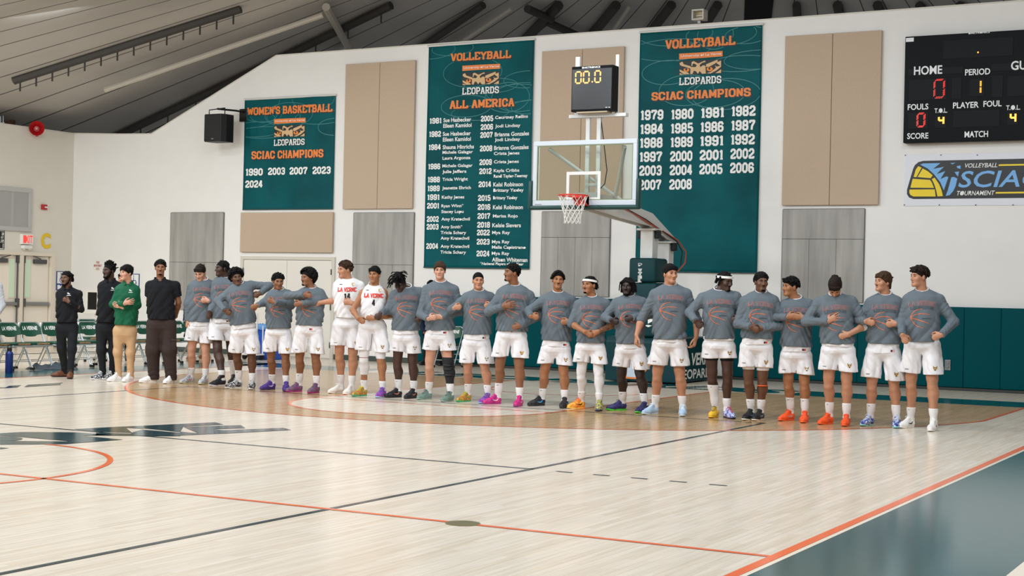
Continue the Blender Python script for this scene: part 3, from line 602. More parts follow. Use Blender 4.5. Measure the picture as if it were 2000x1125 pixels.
# ---- scoreboard
YS = YW-.2
SB = reg(1760, 50, .21333)
s0 = on_y(*SB(38, 102), YS); s1 = on_y(*SB(22, 1075), YS); sx0, sz1, sz0 = s0[0], s0[2], s1[2]
sb = empty('scoreboard', (sx0, YW, sz0)); tag(sb, 'wide black scoreboard reading HOME and PERIOD high on the end wall', 'scoreboard')
def loc(o, r): o.location = (-r.location[0], -r.location[1], -r.location[2]); return o
M_SBK = mat('scoreboard_black', '#0d0f12', .5, spec=.12); M_SBP = mat('scoreboard_panel', '#14161a', .45, spec=.12); M_SBL = mat('scoreboard_lettering', '#eef0f2', .5)
M_RED = mat('led_red', '#5a0a0a', .4, emit='#ff3b30', estr=1.6); M_AMB = mat('led_amber', '#7a4a00', .4, emit='#ffb040', estr=2.2)
sx1 = 9.4
loc(MB().rbox((sx0, YS, sz0), (sx1, YW-.0215, sz1), .012).build('housing', M_SBK, sb), sb)
b = MB()
for x0, y0_, x1, y1 in ((385, 100, 1028, 308), (62, 370, 572, 462), (68, 480, 420, 690), (460, 470, 556, 676), (625, 480, 765, 650), (830, 450, 935, 660), (826, 325, 1350, 420), (972, 445, 1320, 650), (62, 795, 250, 948), (308, 820, 415, 940), (474, 765, 905, 935), (970, 790, 1078, 912)):
    p, q = on_y(*SB(x0, y1), YS), on_y(*SB(x1, y0_), YS); 
    b.box((p[0], YS-.006, p[2]), (q[0], YS, q[2]))
loc(b.build('display_panel', M_SBP, sb, bevel=.003), sb)
def sbt(b, txt, lb, h, w):
    p = on_y(*SB(*lb), YS); v, f = fit(text2d(txt, .02), p[0], p[0]+w, p[2], p[2]+h); b.add([(x, YS-.009, z) for x, z in v], f)
k = .2133*.0086; b = MB()
for txt, x0, y1, w, h in (('HOME', 118, 455, 262, 82), ('PERIOD', 586, 458, 226, 58), ('GUEST', 1006, 410, 300, 84), ('FOULS', 61, 775, 193, 56), ('T.O.L.', 306, 802, 118, 44), ('PLAYER', 475, 760, 234, 56), ('FOUL', 754, 746, 162, 56), ('T.O.L.', 962, 775, 124, 44), ('SCORE', 56, 1040, 198, 56), ('MATCH', 581, 1026, 212, 58), ('DAKTRONICS', 618, 80, 192, 17)):
    b = MB(); sbt(b, txt, (x0, y1), h*k, w*k); loc(b.build('label_lettering', M_SBL, sb, fix=False), sb)
def seg_dots(b, pts, x0, z0, w, h, Y, r):
    for (ax, az, bx, bz, n) in pts:
        for i in range(n):
            t = (i+.5)/n; x = x0+(ax+(bx-ax)*t)*w; z = z0+(az+(bz-az)*t)*h
            b.add([(x+r*math.cos(2*PI*j/6), Y, z+r*math.sin(2*PI*j/6)) for j in range(6)], [(0, 1, 2, 3, 4, 5)])
ZERO = [(.12, .0, .88, .0, 6), (.12, 1, .88, 1, 6), (0, .08, 0, .46, 6), (0, .54, 0, .92, 6), (1, .08, 1, .46, 6), (1, .54, 1, .92, 6)]
b = MB()
for x0, y1, w, h in ((303, 660, 88, 165), (148, 925, 65, 122)):
    p = on_y(*SB(x0, y1), YS-.012)
    for d in (-.009, .009): seg_dots(b, ZERO, p[0]+d, p[2]+d, w*k, h*k, YS-.012, .0075)
loc(b.build('red_digits', M_RED, sb, fix=False), sb)
b = MB()
p = on_y(*SB(727, 615), YS-.012)
for d in (-.008, .008): seg_dots(b, [(0, 0, 0, .46, 6), (0, .54, 0, 1, 6)], p[0]+d, p[2], 1, 110*k, YS-.012, .0075)
for x0, y1, w, h in ((345, 900, 42, 64), (1002, 880, 42, 72)):
    p = on_y(*SB(x0, y1), YS-.012)
    for a in ([(0, .5), (0, 1)], [(1, .5), (1, 1)], [(0, .5), (1, .5)], [(1, 0), (1, .5)]):
        (ax, az), (bx, bz) = a; q0 = (p[0]+ax*w*k, p[2]+az*h*k); q1 = (p[0]+bx*w*k, p[2]+bz*h*k); t = .016; dx, dz = (t, 0) if ax == bx else (0, t)
        b.add([(q0[0]-dx, YS-.012, q0[1]-dz), (q0[0]+dx, YS-.012, q0[1]+dz), (q1[0]+dx, YS-.012, q1[1]+dz), (q1[0]-dx, YS-.012, q1[1]-dz)], [(0, 1, 2, 3)])
p = on_y(*SB(704, 245), YS-.012); b.add([(p[0]+.014*math.cos(2*PI*j/8), YS-.012, p[2]+.014*math.sin(2*PI*j/8)) for j in range(8)], [tuple(range(8))])
loc(b.build('amber_digits', M_AMB, sb, fix=False), sb)
p, q = on_y(*SB(44, 150), YS-.002), on_y(*SB(116, 110), YS-.002)
loc(MB().box((p[0], YS-.003, p[2]), (q[0], YS, q[2])).build('maker_sticker', M_SBL, sb), sb)
loc(MB().box((p[0]+.02, YS-.005, p[2]+.05), (q[0]-.02, YS-.003, q[2]-.02)).build('sticker_print', mat('blue_print', '#2b4a9b', .5), sb), sb)

# ---- white tournament banner with a volleyball emblem
TB = reg(1760, 300, .12)
YT = YW-.012
tb = empty('banner', (5.2, YT, 3.15)); tag(tb, 'white banner with a yellow volleyball and palm reading VOLLEYBALL TOURNAMENT, under the scoreboard', 'banner')
def tpt(x, y): p = on_y(*TB(x, y), YT); return (p[0], p[2])
p, q = tpt(58, 20), tpt(48, 855)
z1t, z0t, x0t, x1t = p[1], q[1], p[0], 9.0
loc(MB().rbox((x0t, YT, z0t), (x1t, YT+.008, z1t), .002, 1).build('banner_sheet', mat('white_vinyl', '#e4e6ee', .4, bump=.1, bscale=3), tb), tb)
sx = lambda y: 0
def flats(polys, m, name, lay):
    b = MB()
    for pl in polys: b.flat([(x, YT-.002-.001*lay, z) for x, z in pl])
    return loc(b.build(name, m, tb, fix=False), tb)
def TP(*pts): return [tpt(*p) for p in pts]
zt, zb = tpt(360, 118)[1], tpt(200, 740)[1]
outl = TP((360, 118), (280, 140), (222, 190), (195, 250), (96, 585), (95, 660), (130, 715), (200, 740))+[(9.0, zb), (9.0, zt)]
flats([outl], mat('emblem_black', '#141417', .4), 'emblem_ground', 0)
M_YEL = mat('emblem_yellow', '#f4d616', .45); M_SKY = mat('emblem_blue', '#76b4ec', .45)
flats([TP((280, 205), (335, 228), (248, 385), (203, 380), (238, 260)), TP((352, 242), (440, 290), (515, 355), (480, 400), (268, 382)), TP((188, 410), (470, 428), (500, 470), (535, 558), (152, 555)), TP((138, 585), (548, 582), (562, 698), (200, 698), (150, 672), (133, 630)),
       TP((500, 415), (545, 390), (620, 500), (660, 600), (680, 692), (592, 696), (570, 590), (540, 500))], M_YEL, 'yellow_print', 1)
o = flats([TP((310, 180), (360, 160), (640, 155), (520, 250), (700, 215), (640, 270), (580, 335), (720, 285), (640, 415), (740, 370), (770, 385), (695, 600), (640, 470), (540, 340), (430, 240)), TP((800, 155), (885, 150), (835, 175)), TP((905, 205), (968, 192), (968, 250), (915, 235)), TP((870, 300), (945, 290), (925, 375), (905, 350)),
       TP((818, 385), (860, 380), (915, 405), (890, 520), (850, 610), (790, 675), (725, 690), (760, 600))], M_SKY, 'blue_print', 1)
v, f = fit(text2d('SCIAC', .012, .22), tpt(930, 555)[0], tpt(930, 555)[0]+1345*.12*.0087, tpt(930, 555)[1], tpt(990, 285)[1])
loc(MB().add([(x, YT-.004, z) for x, z in v], f).build('blue_lettering', M_SKY, tb, fix=False), tb)
b = MB()
for txt, lb, w, h in (('VOLLEYBALL', (1040, 232), 512, 72), ('TOURNAMENT', (908, 682), 605, 74)):
    a = tpt(*lb); v, f = fit(text2d(txt, .01, .25), a[0], a[0]+w*.12*.0087, a[1], a[1]+h*.12*.0087); b.add([(x, YT-.004, z) for x, z in v], f)
loc(b.build('white_lettering', M_WHT, tb, fix=False), tb)
b = MB()
for lb, lt in (((1585, 202), (1592, 175)), ((1535, 652), (1545, 625))):
    a, c = tpt(*lb), tpt(*lt); b.flat([(a[0], YT-.004, a[1]), (8.8, YT-.004, a[1]), (8.8, YT-.004, c[1]), (c[0], YT-.004, c[1])])
loc(b.build('yellow_stripe', M_YEL, tb, fix=False), tb)
b = MB()
for x in (70, 650, 1240): a = tpt(x, 14 if x > 100 else 18); b.lathe([(.012, YT-.006), (.012, YT)], (a[0], 0, a[1]-.01), 10, 'y')
for x in (52, 622, 1215, 1820): a = tpt(x, 845); b.lathe([(.012, YT-.006), (.012, YT)], (a[0], 0, a[1]+.01), 10, 'y')
loc(b.build('grommet', M_STEELD, tb), tb)

# ---- loudspeaker on a wall bracket
M_SPK = mat('speaker_grille', '#0b0b0d', .6, bump=.1, bscale=400)
SPR = reg(390, 190, .10665)
ysp = YW-.75; a, c = on_y(*SPR(95, 310), ysp), on_y(*SPR(512, 800), ysp)
sp = empty('loudspeaker', ((a[0]+c[0])/2, ysp, c[2])); tag(sp, 'black box loudspeaker hung on a bracket beside the smallest green banner', 'loudspeaker')
h = a[2]-c[2]; w = (c[0]-a[0])*.80; sp.location.x -= .07
MB().prism([(-w*.5, 0), (w*.36, 0), (w*.5, .12), (w*.5, .36), (-w*.38, .36), (-w*.5, .2)], 'z', 0, h).build('cabinet', mat('cabinet_black', '#111113', .5), sp, bevel=.01)
MB().rbox((-w*.49, -.012, .02), (w*.34, 0, h-.02), .006).build('grille', M_SPK, sp)
MB().box((-.05, -.016, .05), (.01, -.011, .068)).build('name_plate', M_CHROME, sp)
MB().tube([(-w*.42, .1, h), (-w*.42, .1, h+.1), (w*.42, .1, h+.13), (w*.42, .1, h)], .012, 8).build('yoke', M_BLACK, sp)
MB().tube([(0, .1, h+.12), (w*.45, .45, h+.11)], .022, 8).tube([(w*.45, .45, h+.11), (w*.5, .75, h+.11)], .022, 8).rbox((w*.42-.09, .70, h-.10), (w*.42+.12, .75, h+.18), .01).build('bracket', M_BLACK, sp)
# ---- red horn and strobe, exit sign, letter, framed panel, signs on the left wall
M_REDP = mat('red_enamel', '#b3161c', .35)
p = on_x(90, 252, XL+.3)
hn = empty('horn_speaker', (XL, p[1], p[2])); tag(hn, 'red horn speaker at the top of the left wall', 'horn')
MB().lathe([(.05, 0), (.055, .1), (.08, .17), (.14, .26), (.17, .29), (.165, .30), (.135, .265), (.06, .16)], (0, 0, 0), 28, 'x').build('bell', M_REDP, hn, True)
MB().lathe([(.002, .27), (.03, .26), (.04, .2), (.03, .15)], (0, 0, 0), 16, 'x').build('driver_cone', mat('pale_red', '#d98d86', .4), hn, True)
hn.rotation_euler = (0, 0, -.75)
MB().rbox((-.02, -.04, -.16), (.02, .04, .02), .006).build('wall_mount', M_REDP, hn)
p = on_x(84.5, 404.5, XL); st = empty('fire_strobe', (XL, p[1], p[2])); tag(st, 'red fire alarm strobe on the left wall above the yellow letter', 'alarm strobe')
MB().rbox((0, -.075, -.06), (.06, .075, .06), .01).build('strobe_body', M_REDP, st); MB().rbox((.055, -.015, -.02), (.085, .07, .015), .008).build('strobe_lens', mat('strobe_lens', '#f0ece8', .15), st)
p0, p1 = on_x(38, 477, XL), on_x(60, 458, XL)
ex = empty('exit_sign', (XL, (p0[1]+p1[1])/2, p0[2])); tag(ex, 'red lettered EXIT sign above the left wall double doors', 'exit sign')
wy = (p1[1]-p0[1])/2; hz = p1[2]-p0[2]
MB().rbox((0, -wy, 0), (.09, wy, hz), .012).build('sign_housing', mat('white_plastic', '#ecebe7', .4), ex)
v, f = fit(text2d('EXIT', .02), -wy*.85, wy*.85, .03, hz-.03)
MB().add([(.093, x, z) for x, z in v], f).build('sign_lettering', mat('exit_red', '#e23a35', .5, emit='#ff4a40', estr=.7), ex, fix=False)
MB().rbox((0, -wy*.8, -.10), (.11, wy*.8, -.015), .02).lathe([(.02, 0), (.03, .02)], (.06, -wy*.5, -.12), 12).lathe([(.02, 0), (.03, .02)], (.06, wy*.5, -.12), 12).build('emergency_lamps', mat('white_plastic', '#ecebe7', .4), ex)
p0, p1 = on_x(79.5, 485, XL), on_x(98, 456, XL)
v, f = text3d('C', 1, .035); xs = [p[0] for p in v]; ys = [p[1] for p in v]; u = lambda t, q, lo, hi: lo+(t-min(q))/(max(q)-min(q))*(hi-lo)
b = MB().add([(XL+.012+p[2]*.02, u(p[0], xs, p0[1], p1[1]), u(p[1], ys, p0[2], p1[2])) for p in v], f)
lc = b.build('wall_letter', mat('yellow_letter', '#e8c51c', .5)); tag(lc, 'yellow capital letter C on the left wall beside the EXIT sign', 'letter')
p0, p1 = on_x(-40, 447, XL), on_x(61, 369, XL)
fp = empty('framed_panel', (XL, (p0[1]+p1[1])/2, p0[2])); tag(fp, 'grey panel in a pale frame high on the left wall above the doors', 'wall panel'); wy = (p1[1]-p0[1])/2; hz = p1[2]-p0[2]
MB().box((0, -wy+.08, .08), (.03, wy-.08, hz-.08)).build('panel_face', mat('panel_grey', '#a9a9a7', .5, noise=.03, nscale=3), fp)
b = MB().rbox((0, -wy, 0), (.05, wy, .1), .006).rbox((0, -wy, hz-.1), (.05, wy, hz), .006).rbox((0, -wy, .1), (.049, -wy+.1, hz-.1), .004).rbox((0, wy-.1, .1), (.049, wy, hz-.1), .004).build('panel_frame', mat('panel_frame', '#bdbcb9', .5), fp)
MB().box((.02, .12, .08), (.035, .20, hz-.08)).build('panel_mullion', mat('panel_mull', '#b2b1ae', .5), fp)
p0, p1 = on_x(-14, 486, XL), on_x(8.5, 450, XL)
sg = empty('capacity_sign', (XL, (p0[1]+p1[1])/2, p0[2])); tag(sg, 'black sign with white lettering above the double doors, cut by the left edge', 'sign'); wy = (p1[1]-p0[1])/2; hz = p1[2]-p0[2]
MB().rbox((0, -wy, 0), (.015, wy, hz), .003, 1).build('sign_plate', M_BLACK, sg); b = MB()
b.box((.015, -wy+.02, hz*.02), (.017, wy-.02, hz*.05)); b.box((.015, -wy+.02, hz*.36), (.017, wy-.02, hz*.38)); b.box((.015, -wy+.02, hz*.95), (.017, wy-.02, hz*.98))
for t, z0, z1, w in (('UM', .72, .9, .32), ('NCY', .56, .68, .42), ('U.M', .40, .52, .42), ('0', .07, .32, .14)):
    v, f = fit(text2d(t, .03), wy-.03-w*wy*1.2, wy-.03, hz*z0, hz*z1); b.add([(.019, x, z) for x, z in v], f)
b.build('sign_lettering', M_WHT, sg, fix=False)
M_BLUE = mat('sign_blue', '#1f3f86', .5)
def access_sign(root, w, h, axis, text):
    P = (lambda u, v, d: (d, u, v)) if axis == 'x' else (lambda u, v, d: (u, -d, v))
    def fl_(b, polys, d):
        for pl in polys: b.add([P(u, v, d) for u, v in pl], [tuple(range(len(pl)))])
    a = MB(); q0, q1 = P(-w/2, 0, 0), P(w/2, h, .01); a.box(tuple(map(min, q0, q1)), tuple(map(max, q0, q1))); a.build('sign_plate', M_BLUE, root)
    b = MB(); fl_(b, [[(-w*.43, h*.36), (w*.43, h*.36), (w*.43, h*.96), (-w*.43, h*.96)]], .012)
    v, f = fit(text2d(text, .02), -w*.40, w*.40, h*.06, h*.28); b.add([P(x, z, .012) for x, z in v], f); b.build('white_print', M_WHT, root, fix=False)
    c = MB(); r = w*.20; cx, cz = -w*.02, h*.54
    fl_(c, [[(-w*.08+.05*w*math.cos(k*PI/5), h*.88+.05*w*math.sin(k*PI/5)) for k in range(10)], [(-w*.11, h*.6), (-w*.05, h*.6), (-w*.05, h*.82), (-w*.11, h*.82)], [(-w*.1, h*.62), (w*.14, h*.62), (w*.14, h*.66), (-w*.1, h*.66)], [(w*.10, h*.64), (w*.22, h*.44), (w*.27, h*.46), (w*.15, h*.66)]], .014)
    for k in range(20):
        t0, t1 = math.radians(120+250*k/20), math.radians(120+250*(k+1)/20)
        fl_(c, [[(cx+r*math.cos(t0), cz+r*math.sin(t0)), (cx+r*math.cos(t1), cz+r*math.sin(t1)), (cx+.75*r*math.cos(t1), cz+.75*r*math.sin(t1)), (cx+.75*r*math.cos(t0), cz+.75*r*math.sin(t0))]], .014)
    c.build('wheelchair_symbol', M_BLUE, root, fix=False)
p0, p1 = on_x(113, 567, XL), on_x(126, 530, XL)
a_ = empty('access_sign', (XL, (p0[1]+p1[1])/2, p0[2])); tag(a_, 'blue and white wheelchair EXIT sign on the left wall, beside the double doors', 'sign'); access_sign(a_, .32, p1[2]-p0[2], 'x', 'EXIT')
p0, p1 = on_y(256, 571, YW), on_y(272.5, 535, YW)
a_ = empty('access_sign', ((p0[0]+p1[0])/2-.02, YW, p0[2])); tag(a_, 'blue and white wheelchair EXIT sign on the end wall behind the green jacket', 'sign'); access_sign(a_, .30, p1[2]-p0[2], 'y', 'EXIT')
p0 = on_y(183, 529, YW); rs_ = empty('paper_notice', (p0[0]+.13, YW, p0[2])); tag(rs_, 'white paper notice with red lettering on the end wall above the display case', 'notice')
MB().box((-.15, -.004, -.02), (.15, 0, .27)).build('paper', mat('paper', '#efece6', .8), rs_); b = MB()
for i, t in enumerate(('FIRE', 'DEPARTMENT', 'KEYS')):
    w = .05 if t != 'DEPARTMENT' else .12; v, f = fit(text2d(t, .02), -w, w, .17-.075*i, .225-.075*i); b.add([(x, -.006, z) for x, z in v], f)
b.build('red_lettering', mat('red_print', '#a8323a', .6), rs_, fix=False)
M_CLEAR = bpy.data.materials.new('clear_glass'); M_CLEAR.use_nodes = True; nt = M_CLEAR.node_tree; nt.nodes.clear(); L = nt.links.new
ou = nt.nodes.new('ShaderNodeOutputMaterial'); tr = nt.nodes.new('ShaderNodeBsdfTransparent'); gl = nt.nodes.new('ShaderNodeBsdfGlossy'); gl.inputs['Roughness'].default_value = .02
fz = nt.nodes.new('ShaderNodeFresnel'); mi = nt.nodes.new('ShaderNodeMixShader'); L(fz.outputs[0], mi.inputs[0]); L(tr.outputs[0], mi.inputs[1]); L(gl.outputs[0], mi.inputs[2]); L(mi.outputs[0], ou.inputs[0])
# ---- display case on a post with a small bust
YC = 16.9; p0, p1 = on_y(166, 612, YC), on_y(200, 567, YC)
dc = empty('display_case', ((p0[0]+p1[0])/2, YC, 0)); tag(dc, 'white display case on a post with a brown bust, near the corner', 'display case')
w = .2; z0, z1 = p0[2]+.04, p1[2]; M_CASE = mat('case_white', '#e6e2d9', .5)
b = MB().box((-w, -.05, z0), (w, .22, z0+.05)).box((-w, -.05, z1-.05), (w, .22, z1)).box((-w, -.049, z0+.05), (-w+.06, .2, z1-.05)).box((w-.06, -.049, z0+.05), (w, .2, z1-.05)).box((-w+.001, .2, z0+.04), (w-.001, .219, z1-.04)); b.build('case_body', M_CASE, dc)
MB().box((-w+.06, .19, z0+.04), (w-.06, .198, z1-.04)).build('case_lining', mat('case_dark', '#77777a', .7), dc)
MB().box((-w+.06, -.04, z0+.04), (w-.06, -.036, z1-.04)).build('case_glass', M_CLEAR, dc)
MB().rbox((-w-.03, -.08, z0-.04), (w+.03, .22, z0), .006).build('shelf', M_CASE, dc)
MB().rbox((.02, .02, .0), (.14, .12, z0-.04), .005).build('post', M_CASE, dc); MB().box((-.1, -.06, 0), (.26, .2, .012)).build('foot_plate', M_CASE, dc)
bu = MB().lathe([(.055, 0), (.055, .03), (.03, .04), (.035, .08), (.07, .13), (.075, .17), (.03, .20), (.04, .23), (.042, .27), (.03, .30), (.005, .315)], (0, .08, z0+.04), 18).build('bust', mat('bronze_brown', '#7d5f45', .5), None, True); bu.location = dc.location; tag(bu, 'small brown bust standing inside the white display case', 'bust')
# ---- floodlight box standing on top of the end wall
a, c = on_y(1352, 51, YW-.1), on_y(1376, 33, YW-.1)
fx = empty('floodlight', ((a[0]+c[0])/2, YW-.05, 6.6)); tag(fx, 'small white floodlight box on top of the end wall', 'floodlight'); w = (c[0]-a[0])/2; z0 = .04
MB().box((-w, -.1, z0), (w, .12, z0+.03)).box((-w, -.1, z0+.17), (w, .12, z0+.2)).box((-w, -.099, z0+.03), (-w+.03, .119, z0+.17)).box((w-.03, -.099, z0+.03), (w, .119, z0+.17)).box((-w+.03, .1, z0+.03), (w-.03, .118, z0+.17)).build('housing', mat('flood_white', '#c9c5bb', .5), fx, bevel=.006)
MB().box((-w+.03, .03, z0+.03), (w-.03, .04, z0+.17)).build('reflector', mat('flood_reflector', '#b9ab86', .25, .3), fx); MB().tube([(-.06, .0, z0+.09), (.06, .0, z0+.09)], .012).build('lamp_tube', M_CASE, fx); MB().box((-.03, -.02, -.01), (.03, .06, z0+.01)).build('mount', M_STEEL, fx)
# ================================================================== WALL PADS, BASKET, CHAIRS, LOOSE THINGS
M_PAD = mat('pad_vinyl', '#00494f', .6, spec=.06, bump=.12, bscale=4); M_PADD = mat('basket_pad_vinyl', '#07393e', .5, spec=.25, bump=.15, bscale=5)
x = -6.03; n = 0; pads = []
while x < 7.2:
    if not (-.2 < x+.3 < .6):
        o = MB().rbox((-.3045, -.09, 0), (.3045, 0, 1.37), .014, 3).build('wall_pad', M_PAD, None, True); o.location = (x+.305, YW-.025, .055); pads.append(o)
        tag(o, 'x', 'wall pad', 'green wall pads along the end wall')
    x += .61
for i, o in enumerate(pads):
    o['label'] = 'green vinyl wall pad, number %s of the row counted from its left end' % ('one two three four five six seven eight nine ten eleven twelve thirteen fourteen fifteen sixteen seventeen eighteen nineteen twenty twenty-one twenty-two'.split()[i])
p = on_y(1851, 713, YW-.12); o = MB().rbox((-.05, -.012, -.09), (.05, 0, .09), .006).rbox((-.02, -.02, -.05), (.02, -.01, -.015), .004).rbox((-.02, -.02, .015), (.02, -.01, .05), .004).build('wall_outlet', M_STEEL); o.location = (p[0], YW-.117, p[2]); tag(o, 'steel outlet plate let into the green wall pads at the right', 'outlet')

# ---- portable basketball hoop
HB = empty('basketball_hoop', (0, 15.45, 0)); tag(HB, 'portable basketball hoop with a glass backboard and green padded base', 'basketball hoop')
M_WPAINT = mat('white_enamel', '#e3e3e1', .35); M_GLS = bpy.data.materials.new('backboard_glass'); M_GLS.use_nodes = True
nt = M_GLS.node_tree; nt.nodes.clear(); L = nt.links.new
ou = nt.nodes.new('ShaderNodeOutputMaterial'); tr = nt.nodes.new('ShaderNodeBsdfTransparent'); tr.inputs[0].default_value = (.93, .965, .93, 1); gl = nt.nodes.new('ShaderNodeBsdfGlossy'); gl.inputs['Roughness'].default_value = .02
fz = nt.nodes.new('ShaderNodeFresnel'); fz.inputs[0].default_value = 1.45; mi = nt.nodes.new('ShaderNodeMixShader'); L(fz.outputs[0], mi.inputs[0]); L(tr.outputs[0], mi.inputs[1]); L(gl.outputs[0], mi.inputs[2]); L(mi.outputs[0], ou.inputs[0])
def hp(b, name, m, parent=None, smooth=False, bevel=0.0):
    o = b.build(name, m, parent or HB, smooth, bevel=bevel)
    if parent is None: o.location = (0, -15.45, 0)
    return o
YB = 13.11; bx0, bx1, bz0, bz1 = -.925, .895, 2.91, 3.95
bk = hp(MB().box((bx0+.05, YB, bz0+.05), (bx1-.05, YB+.012, bz1-.05)), 'backboard', M_GLS)
hp(MB().rbox((bx0, YB-.0115, bz0+.085), (bx0+.065, YB+.0445, bz1-.075), .004).rbox((bx1-.065, YB-.0115, bz0+.085), (bx1, YB+.0445, bz1-.075), .004).rbox((bx0, YB-.012, bz1-.075), (bx1, YB+.045, bz1), .008).rbox((bx0, YB-.012, bz0), (bx1, YB+.045, bz0+.085), .008), 'board_frame', mat('board_frame', '#cfd6de', .4), bk)
g = mat('glass_edge', '#7f8f66', .4); hp(MB().box((bx0+.065, YB-.004, bz0+.098), (bx0+.08, YB+.016, bz1-.09)).box((bx1-.08, YB-.004, bz0+.098), (bx1-.065, YB+.016, bz1-.09)).box((bx0+.065, YB-.004, bz1-.09), (bx1-.065, YB+.016, bz1-.075)).box((bx0+.065, YB-.004, bz0+.085), (bx1-.065, YB+.016, bz0+.098)), 'glass_gasket', g, bk)
hp(MB().box((-.325, YB-.003, 2.99), (-.275, YB-.001, 3.40)).box((.225, YB-.003, 3.04), (.275, YB-.001, 3.40)).box((-.325, YB-.003, 3.40), (.275, YB-.001, 3.45)).box((-.275, YB-.003, 2.99), (.275, YB-.001, 3.04)), 'target_square', M_WPAINT, bk)
M_PADG = mat('board_pad_green', '#123f3c', .4)
hp(MB().rbox((bx0-.075, YB-.04, 2.845), (bx1+.07, YB+.06, 2.915), .03).rbox((bx0-.076, YB-.041, 2.85), (bx0-.005, YB+.061, 3.32), .03).rbox((bx1, YB-.041, 2.85), (bx1+.071, YB+.061, 3.33), .03), 'edge_padding', M_PADG, bk, True)
v, f = fit(text2d('SPALDING', .02), -.88, -.76, 2.925, 2.94)
hp(MB().add([(x, YB-.0135, z) for x, z in v], f), 'maker_print', M_BLACK, bk)
M_RIM = mat('rim_orange', '#d8321f', .35); RC = (-.01, YB-.16-.229, 3.045)
rim = hp(MB().tube([(RC[0]+.229*math.cos(2*PI*k/40), RC[1]+.229*math.sin(2*PI*k/40), RC[2]) for k in range(40)], .011, 10, closed=True), 'rim', M_RIM, None, True)
hp(MB().prism([(RC[0]-.09, YB-.16), (RC[0]+.09, YB-.16), (RC[0]+.06, YB-.30), (RC[0]-.06, YB-.30)], 'z', RC[2]-.03, RC[2]).rbox((RC[0]-.1, YB-.16, RC[2]-.14), (RC[0]+.1, YB-.012, RC[2]+.02), .01).prism([(YB-.02, RC[2]-.16), (YB-.02, RC[2]), (YB-.25, RC[2]-.01)], 'x', RC[0]-.1, RC[0]-.085).prism([(YB-.02, RC[2]-.16), (YB-.02, RC[2]), (YB-.25, RC[2]-.01)], 'x', RC[0]+.085, RC[0]+.1), 'rim_bracket', M_RIM, rim)
b = MB(); NL = 12
def nr(t): return .225-.095*min(t*1.35, 1)+.012*max(0, t-.8)
def npt(i, t, tw): a = 2*PI*(i+tw)/NL; return (RC[0]+nr(t)*math.cos(a), RC[1]+nr(t)*math.sin(a), RC[2]-.01-.43*t)
lev = [0, .22, .40, .56, .71, .86, 1.0]
for i in range(NL):
    for s in (1, -1):
        b.tube([npt(i, t, s*.5*k) for k, t in enumerate(lev)], .0045, 5)
    b.tube([npt(i, 0, 0), (npt(i, 0, 0)[0], npt(i, 0, 0)[1], RC[2]+.015)], .006, 5)
hp(b, 'net', mat('net_white', '#eceae4', .8), rim, True)
# clock frame and arms
P2 = 13.46
b = MB().box((-.46, P2-.05, 4.345), (.55, P2+.06, 4.40)).box((-.385, P2, 4.40), (-.31, P2+.04, 5.34)).box((.33, P2, 4.40), (.385, P2+.04, 5.34))
b.box((-.175, P2, 2.98), (-.105, P2+.05, 4.345)).box((.02, P2, 2.98), (.09, P2+.05, 4.345)).box((-.105, P2+.002, 3.24), (.02, P2+.048, 3.29))
hp(b, 'clock_frame', M_WPAINT, None, bevel=.004)
hp(MB().tube([(-.68, YB+.05, 3.83), (.35, 14.1, 2.95)], .03, 8).tube([(.66, YB+.05, 3.83), (.05, 14.1, 2.95)], .03, 8), 'board_brace', M_WPAINT, None, True)
arm = MB().prism([(13.2, 2.86), (13.2, 3.1), (13.75, 3.12), (15.55, 2.92), (16.62, 2.52), (16.55, 2.44), (15.5, 2.70), (14.2, 2.78)], 'x', -.13, -.09).prism([(13.2, 2.86), (13.2, 3.1), (13.75, 3.12), (15.55, 2.92), (16.62, 2.52), (16.55, 2.44), (15.5, 2.70), (14.2, 2.78)], 'x', .09, .13).prism([(13.2, 3.1), (13.75, 3.12), (15.55, 2.92), (16.62, 2.52), (16.62, 2.49), (15.55, 2.89), (13.75, 3.09), (13.2, 3.07)], 'x', -.0895, .0895)
arm.rbox((-.2, YB+.04, 2.86), (.2, YB+.12, 3.12), .01)
hp(arm, 'extension_arm', M_WPAINT, None, bevel=.004)
po1 = hp(MB().box((-.115, 15.6, .1), (.115, 15.83, 2.63)).box((-.17, 15.55, 2.63), (.17, 15.9, 2.665)), 'post', M_WPAINT, None, bevel=.006)
po2 = hp(MB().box((-.11, 16.35, .1), (.11, 16.57, 2.44)).box((-.165, 16.3, 2.44), (.165, 16.62, 2.47)), 'post', M_WPAINT, None, bevel=.006)
for o, y, z in ((po1, 15.72, 2.58), (po2, 16.46, 2.39)):
    hp(MB().rbox((-.2, y-.07, z-.09), (-.12, y+.07, z+.06), .02).rbox((.12, y-.07, z-.09), (.2, y+.07, z+.06), .02), 'pivot_block', M_BLACK, o)
hp(MB().tube([(.15, 13.9, 2.98), (.145, 14.6, 2.90), (.15, 15.3, 2.75), (.16, 16.0, 2.62), (.17, 16.6, 2.50), (.25, 16.8, 2.3), (.22, 16.85, 2.1), (.1, 16.8, 1.95)], .012, 6), 'orange_cable', mat('cable_orange', '#c9552c', .5), None, True)
hp(MB().tube([(.14, 13.7, 3.02), (.15, 14.0, 3.0), (.15, 15.2, 2.8), (.17, 16.55, 2.48), (.2, 16.75, 2.3), (.15, 16.8, 2.05)], .010, 6).tube([(.08, P2+.03, 4.33), (.13, P2+.03, 4.0), (.2, P2+.04, 3.5), (.16, P2+.05, 3.28), (.08, P2+.05, 3.2)], .008, 6), 'black_cable', M_BLACK, None, True)
up = hp(MB().rbox((-.255, 15.44, 1.735), (.255, 15.98, 2.15), .05, 3), 'post_pad', M_PADD, None, True)
